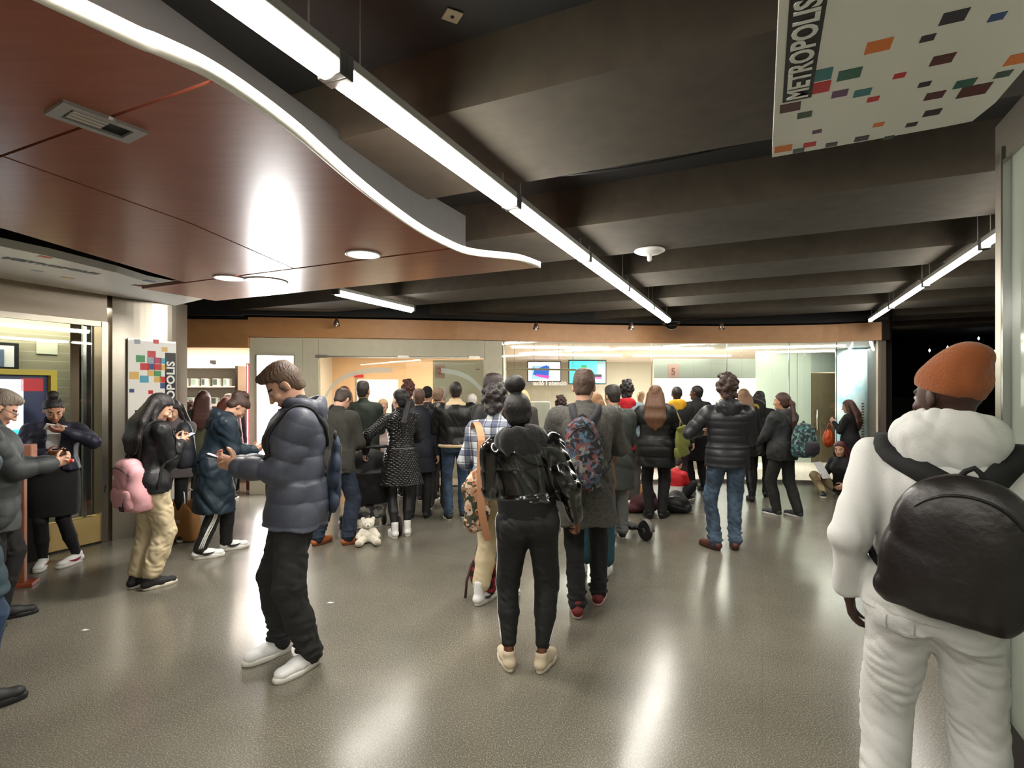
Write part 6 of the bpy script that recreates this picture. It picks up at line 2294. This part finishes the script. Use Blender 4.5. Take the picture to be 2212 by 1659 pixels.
P = Person('woman with bushy ponytail in a dark jacket carrying a teal patterned backpack', place(1690, 6.98), ay(1690, 52), 1.585, h=.008, sk='mid', fem=True, wide=1.12, hyaw=14,
           feet=((-.09, .08, 0), (.1, -.12, 0)), fyaw=(6, 0), hand=((-.1, .3, 1.02), (.1, .3, 1.02)), elbow=((-.8, -.6, -.4), (.8, -.6, -.4)))
P.top(M('jacket_charcoal', (44, 46, 48), .7), 'jacket', hem=.80, ease=.05, fold=.006, sleeve=(.078, .073, .068, .054), hemw=.215)
P.hoodpart(M('hood_grey', (58, 58, 60), .8), 1.0, 'hood')
P.bottom(M('trousers_charcoal', (36, 36, 34), .8), r=(.1, .078, .072, .062)); P.shoes(M('shoe_slate', (52, 54, 62), .6))
P.hair((52, 34, 28), 'ponytail', col2=(92, 62, 48), vol=1.2)
P.backpack(M('print_teal', (50, 80, 84), .8, kind='patch', pscale=34, cols=[(40, 62, 66), (70, 120, 122), (36, 44, 48), (120, 150, 146), (54, 96, 92), (50, 50, 56)]), 'large teal and grey patterned backpack on the ponytail woman', size=(.34, .26, .46), top=1.33, drop=0, strap=M('webbing_grey', (50, 50, 54), .8), pmat=M('nylon_dark', (46, 42, 50), .7))
e = P.thing('camera_bag', 'black camera bag held at the waist by the ponytail woman', 'bag')
F = Field(A(-.2, .1, .8), A(.2, .5, 1.15), .008)
F.add(colm(A(0, .30, .97), None, [-.1, -.08, .06, .09], [.1, .12, .12, .09], [.06, .075, .075, .05], p=3)); F.ripple(.004, 40, 4)
v, f = F.mesh(); fast_mesh('bag_body', relax(v, f, 1) * P.sc, f, [M('bag_black', (18, 18, 20), .55)], e)
MB().box(-.06, .06, .372, .38, .93, .98, .003).xf(Matrix.Scale(P.sc, 4)).build('front_label', M('label_grey', (130, 132, 138), .5), e)

P = Person('woman with very long dark hair standing against the glass by the corner post', place(1836, 8.72), ay(1836, 72), 1.47, h=.011, sk='light', fem=True, hpitch=14, hand=((-.06, .26, 1.30), (.06, .26, 1.22)))
P.top(M('coat_black', (17, 17, 18), .8), 'coat', hem=.5, ease=.045, hemw=.22)
P.bottom(M('trousers_black', (20, 19, 20), .8)); P.shoes(M('shoe_black', (24, 24, 26), .6)); P.hair((54, 36, 30), 'wavy')
q = P.w(A(-.12, .33, .98))
e = empty('orange_bag', tuple(q), .6, 'round orange-red handbag in front of the woman by the corner post', 'bag')
F = Field(A(-.2, -.15, -.25), A(.2, .15, .3), .008)
F.add(ell((0, 0, 0), (.13, .07, .15))); F.ripple(.005, 40, 3); v, f = F.mesh()
fast_mesh('bag_body', v, f, [M('leather_orange', (206, 84, 36), .5)], e)
MB().tube([(.07 * math.cos(a), 0, .12 + .12 * math.sin(a)) for a in np.linspace(0, PI, 9)], .007, 8).build('handle', M('leather_rust', (150, 60, 30), .5), e, True)

# seated on the floor by the glass
P = Person('woman with dark red hair seated on the floor facing us in beige trousers', place(1826, 8.35), ay(1826, 146), 1.60, h=.009, sk='light', fem=True, pz=.13, lean=12, hyaw=20, hpitch=2,
           feet=((-.28, .42, .0), (.05, .5, 0)), knee=((-.7, .1, .55), (.75, .1, .5)), fyaw=(30, 40), hand=((-.22, .36, .22), (.16, .40, .30)))
P.top(M('jacket_black', (20, 20, 21), .7), 'jacket', hem=.05, ease=.04)
P.bottom(M('cotton_beige', (178, 160, 126), .85), r=(.09, .075, .068, .056)); P.shoes(M('shoe_black', (24, 24, 26), .6))
P.hair((60, 26, 28), 'long', vol=1.5)
q = P.w(A(.16, .36, .42))
tag(MB().box(-.1, .1, -.14, .14, -.0015, .0015).xf(Matrix.Translation(Vector(q)) @ Matrix.Rotation(.5, 4, 'Z') @ Matrix.Rotation(1.0, 4, 'X')).build('paper_sheet', m_paper), 'white paper sheet held up by the woman seated on the floor', 'paper')
# seated child
P = Person('child in a red and white jacket seated on the floor behind the puffer coat woman', place(1452, 7.75), ay(1452, -25), 1.30, h=.010, sk='light', pz=.12, lean=18, hpitch=30, feet=((-.12, .5, 0), (.12, .5, 0)), knee=((-.5, .1, .6), (.5, .1, .6)), hand=((-.1, .4, .4), (.1, .4, .4)))
zc = P.P0[2] + .22
P.top(None, 'jacket', hem=.05, ease=.045, mats2=[M('red_jacket', (206, 24, 34), .6), M('white_jacket', (214, 210, 206), .6)], fm=lambda c: (c[:, 2] < zc).astype(int))
P.bottom(M('trousers_black', (20, 19, 20), .8)); P.shoes(M('shoe_black', (24, 24, 26), .6)); P.hair((30, 22, 20), 'crop')

# ---- left alley people
P = Person('woman with long brown hair in an olive coat waiting at the shop shelves', place(440, 7.5), ay(440, -12), 1.61, h=.010, sk='light', fem=True)
P.top(M('coat_olive', (92, 92, 70), .85), 'coat', hem=.6, ease=.05, hood=True)
P.bottom(M('trousers_black', (20, 19, 20), .8)); P.shoes(M('shoe_black', (24, 24, 26), .6)); P.hair((58, 32, 28), 'long', vol=1.2)
P = Person('person with chin-length reddish hair turned left in front of the shop shelves', place(488, 8.0), ay(488, -20), 1.52, h=.012, sk='light', fem=True)
P.top(M('coat_maroon', (74, 40, 46), .85), 'coat', hem=.6, ease=.045)
P.bottom(M('trousers_black', (20, 19, 20), .8)); P.shoes(M('shoe_black', (24, 24, 26), .6)); P.hair((76, 42, 36), 'wavy')
P = Person('bald older man beyond the chin-length-haired person at the shop', place(495, 8.6), ay(495, 0), 1.58, h=.013, sk='light')
P.top(M('coat_darkgrey', (50, 50, 54), .8), 'coat', hem=.6, ease=.04)
P.bottom(M('trousers_black', (20, 19, 20), .8)); P.shoes(M('shoe_black', (24, 24, 26), .6)); P.hair((150, 130, 118), 'bald')
P = Person('shortest person at the shop shelves, brown curls, next to the steel column', place(411, 8.1), ay(411, 10), 1.42, h=.013, sk='light', fem=True)
P.top(M('coat_sand', (126, 112, 88), .85), 'coat', hem=.6, ease=.045)
P.bottom(M('trousers_black', (20, 19, 20), .8)); P.shoes(M('shoe_black', (24, 24, 26), .6)); P.hair((70, 42, 34), 'curly')
# clerk inside the office
P = Person('clerk in a white top inside the office, right of the wall screens', place(1384, 10.9), ay(1384, 150), 1.62, h=.014, sk='light')
P.top(M('top_white', (236, 234, 230), .8), 'shirt', hem=.85, ease=.03)
P.bottom(M('trousers_grey', (74, 72, 68), .85)); P.shoes(M('shoe_black', (24, 24, 26), .6)); P.hair((150, 120, 100), 'crop')

# ================================================================ THINGS AMONG THE CROWD
def fgy(py):
    return 1872.0 / (py - 845)


# kraft paper carrier bag
q = at(402, 1166, fgy(1166))
e = empty('paper_bag', (q[0], q[1], 0), -.35, 'brown kraft paper carrier bag with white handles on the floor behind the teal parka', 'bag')
F = Field(A(-.25, -.15, -.02), A(.25, .15, .5), .007)
F.add(colm(A(0, 0, 0), None, [.0, .03, .2, .4, .43], [.12, .16, .165, .155, .15], [.06, .08, .08, .075, .07], p=5))
F.ripple(.005, 26, 5)
F.add(colm(A(0, 0, .0), None, [.06, .25, .6], [.13, .15, .146], [.05, .07, .066], p=5), 0, 's')
v, f = F.mesh(); fast_mesh('bag_body', v, f, [M('kraft_paper', (188, 136, 84), .8, var=.1)], e)
for sy in (-.07, .07):
    MB().tube([(-.07, sy, .38), (-.065, sy, .46), (-.04, sy * .8, .52), (.0, sy * .7, .54), (.04, sy * .8, .52), (.065, sy, .46), (.07, sy, .38)], .006, 8).build('handle', m_wht, e, True)
text('lettering', 'fties', .075, M('kraft_print', (232, 214, 190), .7), frame_mtx((-.1, -.0925, .2), (1, 0, 0), (0, 0, 1)), e, .001, .001)

# stroller
sx, sy_ = place(800, 6.1)
st_ = empty('baby_stroller', (sx, sy_, 0), ay(806, 14), 'black folding baby stroller beside the woman in the quilted coat', 'stroller')
m_fr = M('frame_silver', (150, 152, 156), .3, metal=.8)
m_sf = M('stroller_fabric', (17, 17, 19), .7)
F = Field(A(-.32, -.35, .25), A(.32, .45, 1.05), .009)
F.add(ell((0, .10, .73), (.235, .23, .22)))
F.cut(lambda X, Y, Z: np.minimum((.70 - Z) + 0 * X, .0 * X + (Y - .12) * .9 + (.78 - Z)) + 0 * Y)
F.add(colm(A(0, .02, 0), rotx(10), [.36, .40, .6, .74], [.19, .21, .22, .225], [.06, .09, .10, .12], p=3), .02)
F.ripple(.004, 26, 3)
v, f = F.mesh(); fast_mesh('canopy', relax(v, f, 1), f, [m_sf], st_)
F = Field(A(-.3, -.3, .1), A(.3, .4, .5), .009)
F.add(colm(A(0, .08, 0), None, [.17, .2, .3, .34], [.15, .18, .19, .18], [.12, .15, .16, .15], p=3)); F.ripple(.006, 30, 6)
v, f = F.mesh(); fast_mesh('basket', relax(v, f, 1), f, [M('basket_grey', (120, 118, 114), .8, kind='patch', pscale=18, cols=[(90, 88, 86), (150, 148, 142), (60, 60, 62), (170, 166, 160)])], st_)
F = Field(A(-.3, -.1, .3), A(.3, .6, .6), .01)
F.add(colm(A(0, .25, 0), None, [.40, .43, .5], [.17, .18, .17], [.16, .17, .14], p=3)); v, f = F.mesh(); fast_mesh('seat', v, f, [m_sf], st_)
for sg in (-1, 1):
    MB().tube([(sg * .23, -.24, .98), (sg * .23, -.12, .85), (sg * .23, .1, .5), (sg * .23, .36, .1)], .012, 10).build('side_tube', m_fr, st_, True)
    MB().tube([(sg * .235, -.22, .12), (sg * .235, .0, .4), (sg * .235, .12, .62)], .012, 10).build('rear_tube', m_fr, st_, True)
    for (y, r) in ((-.24, .105), (.36, .075)):
        for dx in (0,):
            w_ = MB().lathe([(r * .72, -.018), (r, -.016), (r + .004, 0), (r, .016), (r * .72, .018)], (sg * .25, y, r), 28, 'x').build('wheel', M('tyre_black', (22, 22, 23), .8), st_, True)
            h_ = MB().lathe([(.018, -.024), (.022, .0), (.018, .024)], (sg * .25, y, r), 14, 'x')
            for k in range(6):
                a = PI * k / 3
                h_.tube([(sg * .25, y, r), (sg * .25, y + r * .75 * math.cos(a), r + r * .75 * math.sin(a))], .005, 6)
            h_.build('wheel_hub', m_fr, w_, True)
MB().tube([(-.23, -.24, .98), (-.2, -.28, 1.0), (0, -.29, 1.0), (.2, -.28, 1.0), (.23, -.24, .98)], .017, 10).build('handlebar', m_blk, st_, True)
MB().tube([(-.235, -.22, .12), (.235, -.22, .12)], .01, 8).build('axle', m_fr, st_, True)
# teddy bear sitting by the wheels
tx_, ty_ = place(795, 5.72)
tb = empty('teddy_bear', (tx_, ty_, 0), ay(795, 180), 'white teddy bear sitting on the floor in front of the stroller wheels', 'toy')
m_tb = M('plush_white', (226, 220, 204), .95, bump=.8, bscale=120, sheen=.5)
F = Field(A(-.2, -.15, -.01), A(.2, .24, .32), .006)
F.add(ell((0, .0, .085), (.072, .062, .085)))
for sg in (-1, 1):
    F.add(caps((sg * .05, .03, .04), (sg * .088, .15, .042), .036, .040), .015)
    F.add(caps((sg * .06, .0, .13), (sg * .10, .05, .08), .026, .028), .012)
F.ripple(.002, 90, 2)
v, f = F.mesh(); fast_mesh('torso', v, f, [m_tb], tb)
F = Field(A(-.15, -.15, .1), A(.15, .16, .33), .005)
F.add(ell((0, .005, .205), (.068, .06, .056)))
F.add(ell((0, .055, .19), (.03, .03, .024)), .01)
for sg in (-1, 1):
    F.add(ell((sg * .052, 0, .25), (.023, .012, .023)), .006)
F.ripple(.0015, 90, 3)
v, f = F.mesh(); hd = fast_mesh('head', v, f, [m_tb], tb)
for sg in (-1, 1):
    MB().lathe([(.001, -.005), (.005, 0), (.001, .005)], (sg * .024, .061, .214), 10, 'y').build('eye', m_blk, hd, True)
    MB().lathe([(.001, .0), (.03, .0), (.03, -.004)], (sg * .095, .193, .045), 16, 'y').build('foot_pad', M('plush_cream', (206, 198, 176), .9), tb, True)
MB().lathe([(.001, -.006), (.009, 0), (.001, .006)], (0, .086, .197), 10, 'y').build('nose', m_blk, hd, True)

# scooter
rx_, ry_ = 1.425, 5.80
sc_ = empty('kick_scooter', (rx_, ry_, 0), math.atan2(.42, -.21) - PI / 2, 'black electric kick scooter parked on the floor, its rear wheel toward us', 'scooter')
R0 = .105
def swheel(y):
    w_ = MB().lathe([(R0 * .62, -.022), (R0 * .9, -.022), (R0, -.010), (R0, .010), (R0 * .9, .022), (R0 * .62, .022)], (0, y, R0), 36, 'x').build('wheel', M('tyre_black', ()), sc_, True)
    b = MB().lathe([(.03, -.024), (.034, 0), (.03, .024)], (0, y, R0), 18, 'x')
    for k in range(5):
        a = 2 * PI * k / 5 + .3
        b.tube([(0, y, R0), (0, y + R0 * .66 * math.cos(a), R0 + R0 * .66 * math.sin(a))], [.014, .008], 8)
    b.build('wheel_hub', M('hub_grey', (92, 88, 84), .5, metal=.5), w_, True)
swheel(0); swheel(.95)
vs = []; fs = []
n = 10
for k in range(n + 1):
    a = .1 + 1.9 * k / n
    for x in (-.03, .03):
        for r in (R0 + .012, R0 + .018):
            vs.append((x, -math.cos(a) * r, R0 + math.sin(a) * r))
for k in range(n):
    b0 = 4 * k
    fs += [(b0, b0 + 2, b0 + 6, b0 + 4), (b0 + 1, b0 + 5, b0 + 7, b0 + 3), (b0, b0 + 4, b0 + 5, b0 + 1), (b0 + 2, b0 + 3, b0 + 7, b0 + 6)]
fs += [(0, 1, 3, 2), (4 * n, 4 * n + 2, 4 * n + 3, 4 * n + 1)]
newobj('mudguard', vs, fs, M('guard_grey', (110, 106, 100), .4), sc_, True)
MB().box(-.075, .075, .13, .74, .085, .125, .015).build('deck', m_blk, sc_, True)
MB().box(-.03, .03, .0, .16, .095, .12, .006).build('rear_fork', m_blk, sc_)
MB().tube([(0, .72, .11), (0, .82, .16), (0, .90, .3), (0, .84, 1.0)], .022, 12).tube([(0, .95, R0), (0, .90, .28)], .018, 10).build('steering_column', m_blk, sc_, True)
MB().tube([(-.22, .84, 1.0), (.22, .84, 1.0)], .014, 10).build('handlebar', m_blk, sc_, True)
for sg in (-1, 1):
    MB().tube([(sg * .13, .84, 1.0), (sg * .23, .84, 1.0)], .019, 10).build('grip', M('rubber_grey', (60, 60, 62), .8), sc_, True)

# things lying on the floor behind the puffer coat woman
def blob(name, label, cat, px, Y, prims, mat, h=.009, rp=(.006, 24), rz=0., part='bag_body'):
    x, y = place(px, Y)
    e = empty(name, (x, y, 0), rz, label, cat)
    lo = np.min([p[1] for p in prims], 0) - .03; hi = np.max([p[2] for p in prims], 0) + .03
    lo[2] = max(lo[2], -.02)
    F = Field(lo, hi, h)
    for p in prims:
        F.add(p, .02)
    F.ripple(rp[0], rp[1], 4)
    F.cut(lambda X, Y, Z: (.004 - Z) + 0 * X + 0 * Y)
    v, f = F.mesh()
    fast_mesh(part, relax(v, f, 1), f, [mat], e)
    return e


e = blob('backpack', 'black backpack lying on the floor right behind the puffer coat woman', 'backpack', 1455, 7.15, [ell((0, 0, .12), (.2, .14, .13)), ell((.13, -.03, .07), (.1, .09, .07)), ell((.05, .05, .2), (.12, .09, .08))], M('bag_black', ()))
MB().tube([(-.1, -.12, .12), (.0, -.17, .1), (.12, -.13, .06), (.22, -.05, .03)], .009, 8).build('strap', M('webbing_grey', ()), e, True)
MB().tube([(-.15, -.08, .2), (0, -.1, .235), (.14, -.05, .2)], .005, 6).build('zip', m_chrome, e, True)
blob('folded_coat', 'maroon coat heaped on the floor left of the puffer coat woman', 'coat', 1392, 7.2, [ell((0, 0, .1), (.2, .15, .12)), ell((-.15, -.05, .05), (.14, .1, .06)), ell((.06, .02, .2), (.1, .1, .1))], M('cloth_maroon', (70, 30, 38), .85), part='cloth')
blob('floor_bag', 'tan bag resting on the floor between the scarf man and the maroon coat', 'bag', 1372, 7.75, [ell((0, 0, .13), (.13, .09, .14)), ell((.04, 0, .22), (.09, .06, .06))], M('bag_tan', (188, 140, 92), .7))
x, y = place(1352, 7.3)
e = empty('shoe_box', (x, y, 0), .2, 'small pale box on the floor beside the scarf man', 'box')
MB().box(-.09, .09, -.06, .06, 0, .1, .006).build('carton', M('box_pale', (214, 200, 180), .7), e)
MB().box(-.094, .094, -.064, .064, .085, .115, .004).build('lid', M('box_lid', (232, 222, 206), .7), e)

# green tote on the shoulder of the puffer coat woman
P = wavy
e = P.thing('tote_bag', 'olive green tote bag hanging from the shoulder of the puffer coat woman', 'bag')
cc = A(.33, -.02, 1.02)
F = Field(cc - A(.2, .25, .3), cc + A(.2, .25, .3), .008)
F.add(colm(cc, rotz(60) @ roty(-8), [-.2, -.18, 0, .17, .19], [.13, .15, .135, .11, .10], [.03, .045, .045, .03, .02], p=3)); F.ripple(.006, 26, 8)
v, f = F.mesh(); fast_mesh('bag_body', relax(v, f, 1) * P.sc, f, [M('canvas_olive', (112, 116, 52), .8)], e)
for dx in (-.05, .05):
    MB().tube([(cc + A(dx * .5, dx, .18)) * P.sc, (cc * .4 + P.S[1] * .6 + A(.07, dx * .6, .05)) * P.sc, (P.S[1] + A(.04, dx * .5, .105)) * P.sc, (P.S[1] + A(-.03, dx * .5, .105)) * P.sc], .008, 8).build('strap', M('canvas_sand', (150, 132, 96), .8), e, True)

# floral bag with tan strap in front of the bun person, and red plaid bag on the floor
x, y = place(1034, 3.78)
e = empty('floral_bag', (x, y, 0), .3, 'leaf-patterned shopping bag with a long tan strap beside the glossy jacket person', 'bag')
F = Field(A(-.3, -.2, .5), A(.3, .2, 1.3), .008)
F.add(colm(A(0, 0, .86), roty(8), [-.24, -.2, -.02, .15, .2], [.03, .07, .10, .075, .045], [.03, .045, .05, .04, .025], p=2.4))
F.add(ell((-.05, -.0, .93), (.07, .04, .07)), .03); F.ripple(.007, 30, 6)
v, f = F.mesh(); fast_mesh('bag_body', relax(v, f, 1), f, [M('leaf_print', (170, 140, 110), .6, kind='patch', pscale=46, cols=[(190, 146, 116), (62, 66, 46), (206, 180, 158), (140, 90, 58), (46, 54, 40), (176, 156, 138)])], e)
B = MB()
pts = [A(.03, .30, 1.30), A(.02, .2, 1.37), A(.01, .06, 1.36), A(.01, -.04, 1.26), A(0, -.06, 1.1), A(-.005, -.075, .95), A(.0, -.075, .8), A(.025, -.06, .68), A(.06, -.03, .56)]
vs = []
for i, p in enumerate(smooth_curve(pts, 4)):
    w_ = .026
    for a, b in ((-1, -1), (1, -1), (1, 1), (-1, 1)):
        vs.append(p + A(a * w_, b * .004, 0))
n = len(vs) // 4
fs = [(4 * i + k, 4 * i + (k + 1) % 4, 4 * i + 4 + (k + 1) % 4, 4 * i + 4 + k) for i in range(n - 1) for k in range(4)]
newobj('strap', vs, fs, M('strap_tan', (186, 134, 98), .6), e)
e = blob('backpack', 'red and black plaid backpack on the floor behind the glossy jacket person', 'backpack', 1046, 4.22, [ell((0, 0, .17), (.11, .09, .17)), ell((.02, -.05, .1), (.08, .07, .08))], M('plaid_red', (120, 30, 40), .8, kind='plaid', pscale=14, cols=[(40, 24, 28), (170, 40, 56), (20, 18, 20)]), rp=(.004, 30))
MB().tube([(-.09, -.06, .28), (-.13, -.08, .15), (-.14, -.08, .02)], .01, 8).build('strap', M('strap_brown', (64, 40, 36), .8), e, True)
